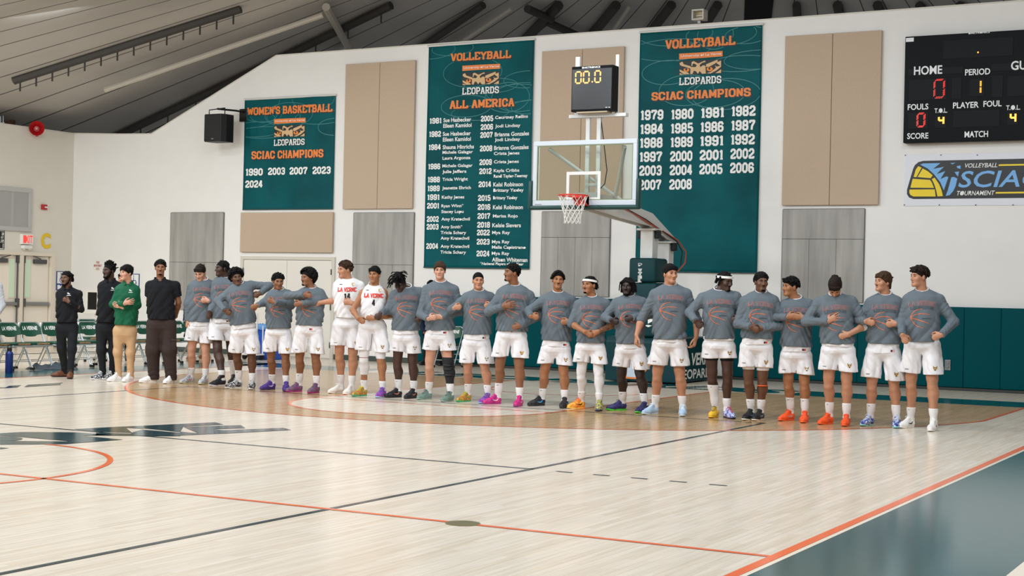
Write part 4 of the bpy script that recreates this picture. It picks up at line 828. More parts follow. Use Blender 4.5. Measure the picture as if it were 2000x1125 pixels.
hp(MB().rbox((-.25, 15.46, .79), (.27, 15.98, 1.725), .05, 3), 'post_pad', M_PADD, None, True)
b = MB()
for i, t in enumerate('RETAW'):
    pass
def glyphs(b, txt, fx, size, z, Y):          # outlined capitals stacked up the pad
    for i, ch in enumerate(txt):
        v, f = fit(text2d(ch, .06), fx, fx+size, z+i*size*.98, z+i*size*.98+size*.86); b.add([(-(x-fx-size/2)+fx+size/2, Y, q) for x, q in v], f)
b.cur = 0
for i, (ch, z) in enumerate((('P', 2.06), ('W', 1.965), ('T', 1.905), ('E', 1.845), ('R', 1.785))):
    v, f = fit(text2d(ch, .12), -.075, .0, z-.055+.0, z); b.cur = 0; b.add([(x, 15.4365, q) for x, q in v], f)
    b.cur = 1; v, f = fit(text2d(ch, -.02), -.066, -.009, z-.048, z-.007); b.add([(x, 15.435, q) for x, q in v], f)
hp(b, 'pad_lettering', [M_WHT, M_PADG], up)
bp_ = hp(MB().prism([(15.47, .02), (15.47, .70), (15.53, .785), (17.25, .785), (17.3, .7), (17.3, .02)], 'x', -.68, .665), 'base_pad', M_PADD, None, bevel=.02)
b = MB(); Xs = .668
v, f = fit(text2d('LA VERNE', .03, .15), 15.62, 17.2, .30, .52); b.add([(Xs, y, z) for y, z in v], f)
v, f = fit(text2d('LEOPARDS', .02, .0), 15.62, 17.2, .07, .24); b.add([(Xs, y, z) for y, z in v], f)
v, f = fit(text2d('PORTER', .02), 15.6, 15.95, .62, .67); b.add([(Xs, y, z) for y, z in v], f)
hp(b, 'base_lettering', M_WHT, bp_)
b = MB(); YF = 15.466
for c, k, pts in ((0, 0, [(-.30, .06), (-.02, .06), (.36, .52), (.36, .62), (.30, .60), (-.04, .12), (-.14, .42), (-.28, .42)]), (1, 1, [(-.26, .09), (-.05, .09), (.30, .53), (.24, .58), (-.10, .16), (-.17, .38), (-.24, .38)]), ):
    b.cur = c; b.flat([(x, YF-.0015*k, z) for x, z in pts])
hp(b, 'base_emblem', [M_OR, mat('emblem_pale', '#c9d6e2', .5)], bp_)
b = MB(); b.flat([(.12, 15.457, 1.02), (.24, 15.457, 1.08), (.25, 15.457, 1.2), (.2, 15.457, 1.24), (.14, 15.457, 1.2), (.19, 15.457, 1.14), (.12, 15.457, 1.1)]); b.flat([(.06, 15.457, .99), (.13, 15.457, .96), (.2, 15.457, .99), (.13, 15.457, 1.0)])
hp(b, 'pad_mark', M_WHT, None)
hp(MB().box((-.6, 15.5, 0.02), (.6, 17.25, .1)), 'base_frame', M_BLACK, None)
# ---- shot clock on the frame
sc_ = empty('shot_clock', (.03, 13.32, 4.40)); tag(sc_, 'black shot clock showing 00.0 above the glass backboard', 'shot clock')
MB().rbox((-.365, -.09, .02), (.365, .13, .745), .012).build('clock_case', M_SBK, sc_); MB().rbox((-.35, -.098, .05), (.35, -.09, .70), .004, 1).build('clock_face', mat('clock_face', '#121318', .22), sc_)
b = MB(); S = [(0, 0, 1, 0), (0, 1, 1, 1), (0, 0, 0, .5), (0, .5, 0, 1), (1, 0, 1, .5), (1, .5, 1, 1)]
for x0 in (-.285, -.145, .055):
    for (ax, az, bx, bz) in S:
        w, h, z0 = .095, .18, .475; p0 = Vector((x0+ax*w, 0, z0+az*h)); p1 = Vector((x0+bx*w, 0, z0+bz*h)); d = (p1-p0); l = d.length; d.normalize(); a = p0+d*.016; c = p1-d*.016; nn = Vector((-d.z, 0, d.x))*.011
        b.flat([(q.x, -.101, q.z) for q in (a-d*.006, a+nn, c+nn, c+d*.006, c-nn, a-nn)])
b.flat([(.0, -.101, .475), (.02, -.101, .475), (.02, -.101, .497), (.0, -.101, .497)])
b.build('clock_digits', mat('clock_amber', '#a85a10', .4, emit='#ffc268', estr=2.6), sc_, fix=False)
v, f = fit(text2d('DAKTRONICS', .03), -.18, .14, .705, .735); MB().add([(x, -.0915, z) for x, z in v], f).build('clock_lettering', M_SBL, sc_, fix=False)
MB().box((-.27, -.08, .0), (.27, .1, .02)).build('clock_foot', mat('clock_foot', '#b9a98f', .5), sc_); MB().box((.25, -.1, .065), (.28, -.097, .075)).box((.3, -.1, .065), (.33, -.097, .075)).build('face_marks', M_SBL, sc_)

# ---- folding chairs of the team bench
M_CHG = mat('chair_green', '#0d4a36', .4, bump=.1, bscale=30); M_TUBE = mat('chair_tube', '#c9d1d3', .3, .6)
M_COR = mat('chair_lettering_orange', '#d9a270', .5)
def make_chair():
    r = empty('folding_chair'); hw = .215
    for s in (-1, 1):
        MB().tube([(s*hw, .19, .70), (s*hw, .15, .62), (s*hw, -.20, .03), (s*hw, -.212, .012)], .011, 8).build('side_tube', M_TUBE, r, True)
        lg = MB().tube([(s*(hw-.025), -.02, .43), (s*(hw-.025), .25, .03), (s*(hw-.025), .262, .012)], .011, 8).build('rear_leg', M_TUBE, r, True)
        MB().rbox((s*hw-.02, -.235, 0), (s*hw+.02, -.185, .045), .008).build('foot_cap', M_BLACK, r); MB().rbox((s*(hw-.025)-.02, .235, 0), (s*(hw-.025)+.02, .285, .045), .008).build('foot_cap', M_BLACK, lg)
    MB().tube([(-hw, .19, .70)]+[(-hw+.07-.07*math.cos(a), .19+.035*math.sin(a), .70+.10*math.sin(a)) for a in np.linspace(0, PI/2, 6)]+[(hw-.07+.07*math.sin(a), .19+.035*math.cos(a), .70+.10*math.cos(a)) for a in np.linspace(0, PI/2, 6)]+[(hw, .19, .70)], .011, 8).tube([(-hw, -.13, .145), (hw, -.13, .145)], .007, 6).tube([(-hw+.025, .17, .15), (hw-.025, .17, .15)], .007, 6).tube([(-hw+.025, .10, .26), (hw-.025, .10, .26)], .007, 6).build('frame_bar', M_TUBE, r, True)
    b = MB(); n, m = 18, 6; yy = lambda x, z, o: .12+(z-.6)*.4+.035*(1-(x/hw)**2)+o
    for o in (-.008, .010):
        for k in range(n+1):
            u = -1+2*k/n; x = u*(hw-.004); z0 = .60-.045*max(0, math.cos(u*PI/2))**.7*(1.0 if abs(u) < .55 else .5); z1 = .795-.085*max(0, abs(u)-.6)**1.6/.4**1.6
            for j in range(m+1): z = z0+(z1-z0)*j/m; b.v.append((x, yy(x, z, o), z))
    q = (n+1)*(m+1); idx = lambda s_, k, j: s_*q+k*(m+1)+j; F_ = []
    for k in range(n):
        for j in range(m): F_ += [(idx(0, k, j), idx(0, k+1, j), idx(0, k+1, j+1), idx(0, k, j+1)), (idx(1, k, j), idx(1, k, j+1), idx(1, k+1, j+1), idx(1, k+1, j))]
        F_ += [(idx(0, k, 0), idx(1, k, 0), idx(1, k+1, 0), idx(0, k+1, 0)), (idx(0, k, m), idx(0, k+1, m), idx(1, k+1, m), idx(1, k, m))]
    for j in range(m): F_ += [(idx(0, 0, j), idx(0, 0, j+1), idx(1, 0, j+1), idx(1, 0, j)), (idx(0, n, j), idx(1, n, j), idx(1, n, j+1), idx(0, n, j+1))]
    b.f = F_; b.mi = [0]*len(F_); bk = b.build('backrest', M_CHG, r, True)
    v, f = tri(*fit(text2d('LA VERNE', .035, .1), -.15, .15, .668, .735), .03); MB().add([(x, yy(x, z, -.0115), z) for x, z in v], f).build('back_lettering', M_WHT, bk, fix=False)
    st = MB().rbox((-hw+.01, -.235, .425), (hw-.01, .155, .47), .02, 3).build('seat', M_CHG, r, True)
    v, f = fit(text2d('LEOPARDS', .04), -.125, .125, .433, .462); MB().add([(x, -.2365, z) for x, z in v], f).build('seat_lettering', M_COR, st, fix=False)
    MB().rbox((-hw+.0, -.225, .40), (hw, .15, .428), .006, 1).build('seat_pan', M_TUBE, r)
    return r
def copy_tree(o, parent=None):
    c = o.copy(); C.objects.link(c); c.parent = parent
    for ch in [q for q in o.children]: copy_tree(ch, c)
    return c
ch0 = make_chair(); seats = 'first second third fourth fifth sixth seventh eighth ninth tenth eleventh twelfth'.split()
for i in range(12):
    c = ch0 if i == 0 else copy_tree(ch0)
    c.location = (-9.22-.02*(i % 3), 9.63+.472*i, 0); c.rotation_euler = (0, 0, PI/2-.12+.05*math.sin(i*2.1))
    tag(c, 'green folding chair on the team bench along the left sideline, %s from the left' % seats[i], 'folding chair', 'green folding chairs of the team bench')
for i, (x, y, rz, lb) in enumerate([(-10.6, 13.3, 1.2, 'green folding chair standing alone behind the bench row'), (-4.85, 17.12, .1, 'folding chair against the end wall under the seated person')]):
    c = copy_tree(ch0); c.location = (x, y, 0); c.rotation_euler = (0, 0, rz); tag(c, lb, 'folding chair', 'folding chairs behind the team')
# grey padded seat behind the bench
g = empty('padded_bench', (-12.1, 11.6, 0)); tag(g, 'grey padded bench behind the folding chairs at the left edge', 'bench'); M_GPAD = mat('grey_pad', '#77736e', .7, bump=.1)
MB().rbox((-.9, -.12, .55), (.62, .12, .83), .1, 4).build('backrest', M_GPAD, g, True); MB().rbox((-.9, -.6, .36), (.6, .0, .48), .05, 3).build('seat', M_GPAD, g, True)
for x in (-.8, .5):
    for y in (-.5, .05): MB().tube([(x, y, .4), (x+.06, y-.05, 0)], .018, 8).build('leg', M_STEELD, g)
g.rotation_euler = (0, 0, .9)
# water bottles
def bottle(loc, col, colname, label, h=.27, r=.042):
    o = empty('water_bottle', loc); tag(o, label, 'water bottle')
    MB().lathe([(r*.9, 0), (r, .012), (r, h*.74), (r*.93, h*.79), (r*.62, h*.83), (r*.6, h*.85)], (0, 0, 0), 24).build('bottle_body', mat(colname, col, .35, .3), o, True)
    MB().lathe([(r*.66, h*.85), (r*.68, h*.95), (r*.4, h*.97)], (0, 0, 0), 20).tube([(-r*.7, 0, h*.93), (-r*.5, 0, h*1.08), (r*.5, 0, h*1.08), (r*.7, 0, h*.93)], .007, 6).build('bottle_cap', M_BLACK, o, True)
p = on_floor(17.5, 729); bottle((p[0], p[1], 0), '#1d3272', 'bottle_blue', 'tall navy blue water bottle with black cap on the floor at the left edge', .43, .062)
p = on_floor(893, 717); bottle((p[0], YW-.28, 0), '#141416', 'bottle_black', 'black water bottle on the floor against the wall pads', .42, .06)
# heap of grey warm-up clothing on the floor
rnd = random.Random(4); b = MB(); nx, ny = 40, 20
for j in range(ny+1):
    for i in range(nx+1):
        u, v = i/nx*2-1, j/ny*2-1; e = max(0, 1-(u*u+v*v*1.0)**1.3)
        z = e**.5*(.055+.035*math.sin(7*u+3*v)+.025*math.sin(13*v-6*u)+.02*math.sin(19*u)); b.v.append((u*.42+.02*math.sin(9*v), v*.2+.03*math.sin(6*u), max(z, .002)))
for j in range(ny):
    for i in range(nx): b.f.append((j*(nx+1)+i, j*(nx+1)+i+1, (j+1)*(nx+1)+i+1, (j+1)*(nx+1)+i)); b.mi.append(0)
p = on_floor(101, 722); o = b.build('warmup_clothing', mat('cloth_grey', '#4e5860', .9), None, True); o.location = (p[0]-.1, p[1]+.1, .003); o.rotation_euler = (0, 0, .75); tag(o, 'crumpled grey warm-up clothing lying under the team bench', 'clothing')
# blue recycling bin with its bag and a white cart
bn = empty('recycling_bin', (-9.0, 16.75, 0)); tag(bn, 'blue recycling bin with a light blue bag by the white double doors', 'bin'); M_BINB = mat('bin_blue', '#164fb5', .35)
MB().prism([(-.25, 0), (.25, 0), (.29, .72), (-.29, .72)], 'y', -.22, .22).build('bin_body', M_BINB, bn, bevel=.02); MB().rbox((-.31, -.25, .64), (.31, .25, .69), .015).build('bin_rim', M_BINB, bn)
b = MB(); ring = []
for k in range(48):
    a = 2*PI*k/48; ring.append((.30*max(-1, min(1, 1.25*math.cos(a))), .24*max(-1, min(1, 1.25*math.sin(a)))))
vs = []
for z, s in ((.62, 1.06), (.66, 1.09), (.72, 1.06), (.735, 1.0), (.70, .92), (.3, .85)): vs += [(x*s, y*s, z+.012*math.sin(9*k)) for k, (x, y) in enumerate(ring)]
b.add(vs, [(i*48+k, i*48+(k+1) % 48, (i+1)*48+(k+1) % 48, (i+1)*48+k) for i in range(5) for k in range(48)]); b.build('bin_bag', mat('bag_blue', '#6fa6e6', .3, alpha=.85), bn, True)
ct = empty('ball_cart', (-9.05, 16.2, 0)); tag(ct, 'white tubular cart on wheels in front of the blue recycling bin', 'cart'); M_CART = mat('cart_white', '#e4e4e2', .35)
MB().tube([(-.3, 0, .12), (-.3, 0, .95), (.18, 0, .95), (.18, 0, .12)], .018, 8).tube([(-.3, .2, .12), (-.3, .2, .7)], .015, 8).tube([(.18, .2, .12), (.18, .2, .7)], .015, 8).tube([(-.3, 0, .5), (.18, 0, .5)], .014, 8).box((-.32, -.02, .1), (.2, .24, .13)).build('cart_frame', M_CART, ct, True)
for x in (-.28, .16):
    for y in (0, .2): MB().lathe([(.02, -.02), (.055, -.02), (.055, .02), (.02, .02)], (x, y, .055), 18, 'y').build('wheel', M_BLACK, ct, True)
# ================================================================== FIGURES: signed-distance modelling kit
F32 = np.float32
def axis(lo, hi, h, fine=(), hf=.004):
    """grid line positions: spacing h, hf inside the fine intervals"""
    out = [lo]; x = lo
    while x < hi:
        st = hf if any(a <= x <= b for a, b in fine) else h
        x += st; out.append(x)
    return np.array(out, F32)
class Field:
    def __init__(s, xs, ys, zs):
        s.ax = (xs, ys, zs); s.D = np.full((len(xs), len(ys), len(zs)), 1.0, F32)
    def sub(s, lo, hi):
        sl = []
        for a, l, h in zip(s.ax, lo, hi):
            i = max(int(np.searchsorted(a, l))-1, 0); j = min(int(np.searchsorted(a, h))+1, len(a)); sl.append(slice(i, max(j, i+1)))
        return tuple(sl), s.ax[0][sl[0]][:, None, None], s.ax[1][sl[1]][None, :, None], s.ax[2][sl[2]][None, None, :]
    def add(s, pr, k=.02):
        fn, lo, hi = pr; m = k+.025
        sl, X, Y, Z = s.sub(lo-m, hi+m); s.D[sl] = smin(s.D[sl], fn(X, Y, Z), k)
    def cut(s, pr, k=.005):                 # subtract
        fn, lo, hi = pr; sl, X, Y, Z = s.sub(lo-.02, hi+.02); s.D[sl] = -smin(-s.D[sl], fn(X, Y, Z), k)
    def clip(s, n, p):                      # keep the side n.(x-p) < 0
        X, Y, Z = s.ax[0][:, None, None], s.ax[1][None, :, None], s.ax[2][None, None, :]
        s.D = np.maximum(s.D, (X-p[0])*n[0]+(Y-p[1])*n[1]+(Z-p[2])*n[2]).astype(F32)
    def mesh(s):
        D = s.D; S = D < 0; nx, ny, nz = D.shape
        cnt = np.zeros((nx-1, ny-1, nz-1), np.int8)
        for a in (0, 1):
            for b in (0, 1):
                for c in (0, 1): cnt += S[a:nx-1+a, b:ny-1+b, c:nz-1+c]
        act = (cnt > 0) & (cnt < 8); I, J, K_ = np.nonzero(act); n = len(I)
        idx = np.full(act.shape, -1, np.int32); idx[I, J, K_] = np.arange(n)
        P = np.zeros((n, 3)); C_ = np.zeros(n)
        for ax in range(3):
            for u in (0, 1):
                for v in (0, 1):
                    o = [0, 0, 0]; oth = [q for q in range(3) if q != ax]; o[oth[0]] = u; o[oth[1]] = v; e = list(o); e[ax] = 1
                    a = D[I+o[0], J+o[1], K_+o[2]]; b = D[I+e[0], J+e[1], K_+e[2]]; m = (a < 0) != (b < 0)
                    t = np.where(m, a/np.where(m, a-b, 1), 0)
                    q = np.stack([I+o[0], J+o[1], K_+o[2]], 1).astype(float); q[:, ax] += t
                    P[m] += q[m]; C_[m] += 1
        P /= C_[:, None]
        V = np.stack([np.interp(P[:, a], np.arange(len(s.ax[a])), s.ax[a]) for a in range(3)], 1)
        Q = []
        for ax in range(3):
            sh = [slice(1, -1)]*3; sh[ax] = slice(0, D.shape[ax]-1); s2 = [slice(1, -1)]*3; s2[ax] = slice(1, D.shape[ax])
            A, B = S[tuple(sh)], S[tuple(s2)]; E = np.nonzero(A != B)
            g = [E[q]+(0 if q == ax else 1) for q in range(3)]; u, v = [(1, 2), (2, 0), (0, 1)][ax]
            def at(du, dv):
                h = list(g); h[u] = h[u]-du; h[v] = h[v]-dv; return idx[h[0], h[1], h[2]]
            q = np.stack([at(0, 0), at(1, 0), at(1, 1), at(0, 1)], 1); fl = ~A[E]; q[fl] = q[fl][:, ::-1]; Q.append(q)
        Q = np.concatenate(Q); Q = Q[(Q >= 0).all(1)]
        return V, Q[:, ::-1] if False else Q
def smin(a, b, k):
    if k <= 0: return np.minimum(a, b)
    h = np.maximum(k-np.abs(a-b), 0)/k
    return (np.minimum(a, b)-h*h*(k*.25)).astype(F32)
V3 = lambda *a: np.array(a, float)
def unit(v): v = np.asarray(v, float); return v/(np.linalg.norm(v)+1e-12)
def cap(a, b, r1, r2, flat=None):
    """tapered capsule; flat = (axis, factor) squeezes it along an axis"""
    a, b = V3(*a), V3(*b); ba = b-a; L2 = ba@ba+1e-9; R = max(r1, r2)
    def fn(X, Y, Z):
        px, py, pz = X-a[0], Y-a[1], Z-a[2]; sc = 1.0
        if flat is not None:
            n, f = unit(flat[0]), flat[1]; d = (px*n[0]+py*n[1]+pz*n[2])*(1/f-1); px, py, pz = px+n[0]*d, py+n[1]*d, pz+n[2]*d; sc = .5+.5*f
        h = np.clip((px*ba[0]+py*ba[1]+pz*ba[2])/L2, 0, 1)
        return (np.sqrt((px-h*ba[0])**2+(py-h*ba[1])**2+(pz-h*ba[2])**2)-(r1+(r2-r1)*h))*sc
    return fn, np.minimum(a, b)-R, np.maximum(a, b)+R
def ellip(c, r, M=None):
    c, r = V3(*c), V3(*r); R = r.max(); M = np.eye(3) if M is None else M     # columns of M: local axes
    def fn(X, Y, Z):
        p = (X-c[0], Y-c[1], Z-c[2]); q = [(p[0]*M[0, i]+p[1]*M[1, i]+p[2]*M[2, i]) for i in range(3)]
        k0 = np.sqrt((q[0]/r[0])**2+(q[1]/r[1])**2+(q[2]/r[2])**2); k1 = np.sqrt((q[0]/r[0]**2)**2+(q[1]/r[1]**2)**2+(q[2]/r[2]**2)**2)+1e-6
        return k0*(k0-1)/k1
    return fn, c-R, c+R
def rotm(yaw, pitch=0, roll=0):
    """columns x,y,z of a frame that faces -y; yaw > 0 turns towards +x (image right), pitch > 0 nods down, roll > 0 tips towards +x"""
    y, p, r = [math.radians(t) for t in (yaw, pitch, roll)]
    Rz = np.array([[math.cos(y), -math.sin(y), 0], [math.sin(y), math.cos(y), 0], [0, 0, 1]]); Rx = np.array([[1, 0, 0], [0, math.cos(p), -math.sin(p)], [0, math.sin(p), math.cos(p)]])
    Ry = np.array([[math.cos(r), 0, math.sin(r)], [0, 1, 0], [-math.sin(r), 0, math.cos(r)]])
    return Rz @ Rx @ Ry
def np_mesh(name, V, Q, mats, parent, mi=None):
    me = bpy.data.meshes.new(name); me.vertices.add(len(V)); me.vertices.foreach_set('co', np.asarray(V, F32).ravel())
    Q = np.asarray(Q, np.int32); m = Q.shape[1]; me.loops.add(Q.size); me.loops.foreach_set('vertex_index', Q.ravel()); me.polygons.add(len(Q))
    me.polygons.foreach_set('loop_start', np.arange(0, Q.size, m, dtype=np.int32)); me.polygons.foreach_set('loop_total', np.full(len(Q), m, np.int32))
    if mi is not None: me.polygons.foreach_set('material_index', np.asarray(mi, np.int32))
    me.update(calc_edges=True); me.validate()
    return link_mesh(name, me, mats, parent, True)
def project(fn, pts, ys, n=26):
    """drops flat points (x, z) along +y from ys onto the surface fn = 0; returns their y"""
    x = np.array([p[0] for p in pts], float); z = np.array([p[1] for p in pts], float); lo = np.full(len(x), ys[0]); hi = np.full(len(x), ys[1])
    t = np.linspace(0, 1, 40); first = np.full(len(x), ys[1])
    for q in t[::-1]:
        y = ys[0]+(ys[1]-ys[0])*q; d = fn(x, np.full(len(x), y), z); first = np.where(d < 0, y, first)
    st = (ys[1]-ys[0])/39; lo = first-st; hi = first.copy()
    for _ in range(12):
        m = (lo+hi)/2; d = fn(x, m, z); hi = np.where(d < 0, m, hi); lo = np.where(d < 0, lo, m)
    return hi

# ------------------------------------------------------------------ materials of people and clothes
def skin(name, col, lip):
    return mat('skin_'+name, col, .48, noise=.05, nscale=14, bump=.06, bscale=160), mat('lips_'+name, lip, .42)
SKIN = {'pale': skin('pale', '#c8957b', '#a9655a'), 'light': skin('light', '#b98466', '#985c50'), 'tan': skin('tan', '#a36e4b', '#844f42'), 'olive': skin('olive', '#8b5c3f', '#704236'), 'brown': skin('brown', '#66422e', '#58322b'), 'dark': skin('dark', '#462d23', '#442b26'), 'deep': skin('deep', '#30201a', '#34221e')}
M_EYEW = mat('eye_white', '#bdb3aa', .3); M_EYED = mat('eye_dark', '#1b100b', .2); M_LASH = mat('lash_dark', '#120d0b', .7)
H_ = dict(spec=.18, bump=.5, bscale=150)
M_HBLK = mat('hair_black', '#080707', .7, noise=.3, nscale=60, **H_); M_HBRN = mat('hair_brown', '#1f150f', .65, noise=.4, nscale=60, **H_); M_HLBR = mat('hair_light_brown', '#3d2a1b', .65, noise=.45, nscale=60, **H_); M_HCRL = mat('hair_curly_brown', '#362417', .65, noise=.5, nscale=50, **H_)
def cloth(name, col, rough=.85, b=.3):
    m = mat(name, col, rough, spec=.25, noise=.025, nscale=9); nt = m.node_tree; L = nt.links.new; bs = nt.nodes['Principled BSDF']
    tc = nt.nodes.new('ShaderNodeTexCoord'); n1 = nt.nodes.new('ShaderNodeTexNoise'); n1.noise_type = 'RIDGED_MULTIFRACTAL'; n1.inputs['Scale'].default_value = 3.2; n1.inputs['Detail'].default_value = 2; n1.inputs['Distortion'].default_value = .6
    n2 = nt.nodes.new('ShaderNodeTexNoise'); n2.inputs['Scale'].default_value = 240; ad = nt.nodes.new('ShaderNodeMath'); ad.operation = 'MULTIPLY_ADD'; ad.inputs[1].default_value = .04
    bp = nt.nodes.new('ShaderNodeBump'); bp.inputs['Strength'].default_value = b; bp.inputs['Distance'].default_value = .05
    mp = nt.nodes.new('ShaderNodeMapping'); mp.inputs['Scale'].default_value = (1.5, 1.2, .7); L(tc.outputs['Object'], mp.inputs[0]); L(mp.outputs[0], n1.inputs['Vector']); L(tc.outputs['Object'], n2.inputs['Vector']); L(n2.outputs[0], ad.inputs[0]); L(n1.outputs[0], ad.inputs[2]); L(ad.outputs[0], bp.inputs['Height']); L(bp.outputs[0], bs.inputs['Normal']); return m
M_GREY = cloth('warmup_grey', '#646e76'); M_WHITE = cloth('white_jersey', '#e6e5e7'); M_SHORT = cloth('white_shorts', '#e6e5e8', .8, .5); M_SOCK = cloth('white_sock', '#e6e5e5', .9, .2)
M_POLO = cloth('black_polo', '#17181c'); M_TROU = cloth('black_trousers', '#1b1e22'); M_GRNJ = cloth('green_jacket', '#0c5a3c', .6); M_KHAKI = cloth('khaki_chinos', '#c3a079'); M_BRNP = cloth('brown_trousers', '#3a2f2c'); M_HOOD = cloth('grey_hoodie', '#b9bcc0'); M_NAVY = cloth('navy_cloth', '#1a2438')
M_PRO = mat('print_orange', '#ee7434', .7); M_PRLT = mat('print_coral', '#c9644e', .7); M_PRG = mat('print_dark_green', '#2d4146', .7); M_PRR = mat('print_red', '#d8382a', .6); M_PRB = mat('print_black', '#1c1a1a', .6)
M_BDG = mat('badge_gold', '#c9a25c', .6); M_BAND = cloth('headband_white', '#f1f0ef', .9, .3)

# ------------------------------------------------------------------ shoes: three shared shapes, coloured per player
def shoe_mesh(kind):
    xs, ys, zs = axis(-.065, .065, .0045), axis(-.20, .13, .0055), axis(-.004, .165, .0045)
    f = Field(xs, ys, zs); low = kind == 'dress'
    for p in (cap((0, .07, .05), (0, .075, .055), .042, .04, ((0, 0, 1), 1.2)), cap((0, .06, .05), (-.002, -.08, .038), .043, .045, ((0, 0, 1), .95)), cap((-.002, -.08, .036), (-.006, -.145, .032), .046, .034, ((0, 0, 1), .85)), ):
        f.add(p, .03)
    top = .085 if low else (.15 if kind == 'high' else .115)
    f.add(cap((0, .068, .06), (0, .062, top), .040, .038), .02); f.add(cap((0, -.03, .078), (0, .032, top+.004), .026, .024), .025)
    f.clip((0, 0, -1), (0, 0, .016)); f.cut(cap((0, .066, top-.004), (0, .066, top+.05), .031, .033), .006)
    up = f.mesh()
    h = .015 if low else .020
    h2 = Field(xs, ys, zs); cols = [((0, .075), .041), ((0, .03), .037), ((-.003, -.09), .046), ((-.006, -.152), .032)]
    def ext(X, Y, Z):
        d = None
        for (a, ra), (b, rb) in zip(cols[:-1], cols[1:]):
            bx, by = b[0]-a[0], b[1]-a[1]; t = np.clip(((X-a[0])*bx+(Y-a[1])*by)/(bx*bx+by*by), 0, 1)
            e = np.sqrt((X-a[0]-t*bx)**2+(Y-a[1]-t*by)**2)-(ra+(rb-ra)*t); d = e if d is None else np.minimum(d, e)
        zt = h+.008*np.clip((Y-.02)/.1, 0, 1)+.007*np.clip((-Y-.1)/.06, 0, 1); zb = .010*np.clip((-Y-.10)/.07, 0, 1)**2
        return np.maximum(np.maximum(d, Z-zt), zb-Z)
    X, Y, Z = h2.ax[0][:, None, None], h2.ax[1][None, :, None], h2.ax[2][None, None, :]
    h2.D = ext(X, Y, Z).astype(F32); so = h2.mesh()
    return up, so
SHOES = {k: shoe_mesh(k) for k in ('low', 'high', 'dress')}
SHOE_ME = {}
def pattern(name, cols, scale=34, rough=.5):
    if name in MATS: return MATS[name]
    m = bpy.data.materials.new(name); m.use_nodes = True; nt = m.node_tree; b = nt.nodes['Principled BSDF']; L = nt.links.new
    tc = nt.nodes.new('ShaderNodeTexCoord'); n = nt.nodes.new('ShaderNodeTexNoise'); n.inputs['Scale'].default_value = scale; n.inputs['Detail'].default_value = 2.5; n.inputs['Distortion'].default_value = 1.2; L(tc.outputs['Object'], n.inputs['Vector'])
    r = nt.nodes.new('ShaderNodeValToRGB'); r.color_ramp.interpolation = 'CONSTANT'
    k = len(cols)
    while len(r.color_ramp.elements) < k: r.color_ramp.elements.new(.5)
    for i, c in enumerate(cols): r.color_ramp.elements[i].position = 0 if i == 0 else .36+.28*(i-1)/max(k-2, 1); r.color_ramp.elements[i].color = lin(c)
    L(n.outputs[0], r.inputs[0]); L(r.outputs[0], b.inputs['Base Color']); b.inputs['Roughness'].default_value = rough; MATS[name] = m; return m
def shoe_upper(c): return pattern('upper_'+'_'.join(q.strip('#') for q in c), c) if isinstance(c, (list, tuple)) else mat('upper_'+c.strip('#'), c, .5, bump=.2, bscale=150)
def plain(c): return mat('trim_'+c.strip('#'), c, .5)
def add_shoe(parent, x, y, yaw, kind, upper, sole, lace, logo, side):
    key = kind
    if key not in SHOE_ME:
        def mk(nm, vq):
            V, Q = vq; me = bpy.data.meshes.new(nm); me.from_pydata([tuple(v) for v in V], [], [tuple(q) for q in Q]); me.polygons.foreach_set('use_smooth', [True]*len(Q)); me.materials.append(None); return me
        b = MB()
        for i, (yy, zz) in enumerate([(-.085, .085), (-.062, .094), (-.040, .104), (-.018, .117), (.002, .130)]):
            w = .019; zz -= .004 if kind == 'dress' else 0
            b.tube([(-w-.004, yy+.006, zz-.010), (-w*.4, yy, zz-.0005), (w*.4, yy-.004, zz-.0005), (w+.004, yy-.006, zz-.010)], .0034, 5)
        b.tube([(0, .004, .136), (-.018, -.010, .138), (-.03, -.008, .124)], .003, 5).tube([(0, .004, .136), (.018, -.010, .138), (.03, -.008, .124)], .003, 5)
        lo = b.build('laces', [M_SOCK], None, True); lm = lo.data; bpy.data.objects.remove(lo); lm.materials.clear(); lm.materials.append(None)
        SHOE_ME[key] = (mk('shoe', SHOES[kind][0]), mk('sole', SHOES[kind][1]), lm)
    ms = SHOE_ME[key]; out = []
    for nm, me, m in (('shoe', ms[0], shoe_upper(upper)), ('sole', ms[1], plain(sole)), ('laces', ms[2], plain(lace))):
        o = bpy.data.objects.new(nm, me); C.objects.link(o); o.material_slots[0].link = 'OBJECT'; o.material_slots[0].material = m; out.append(o)
    s = out[0]; s.parent = parent; s.location = (x, y, 0); s.rotation_euler = (0, 0, math.radians(yaw)); out[1].parent = s; out[2].parent = s
    if logo:
        b = MB()
        for sd in (-1, 1):
            pl = [(.06, .082), (.03, .052), (.005, .045), (-.02, .047), (-.075, .066), (-.01, .059), (.015, .062), (.035, .078)]
            b.flat([(sd*(.0455-.10*max(0, z-.045)-.0*y+(.0 if y > -.06 else -.003)), y, z) for y, z in pl])
        l = b.build('logo_stripe', plain(logo), s, fix=False)
    return s
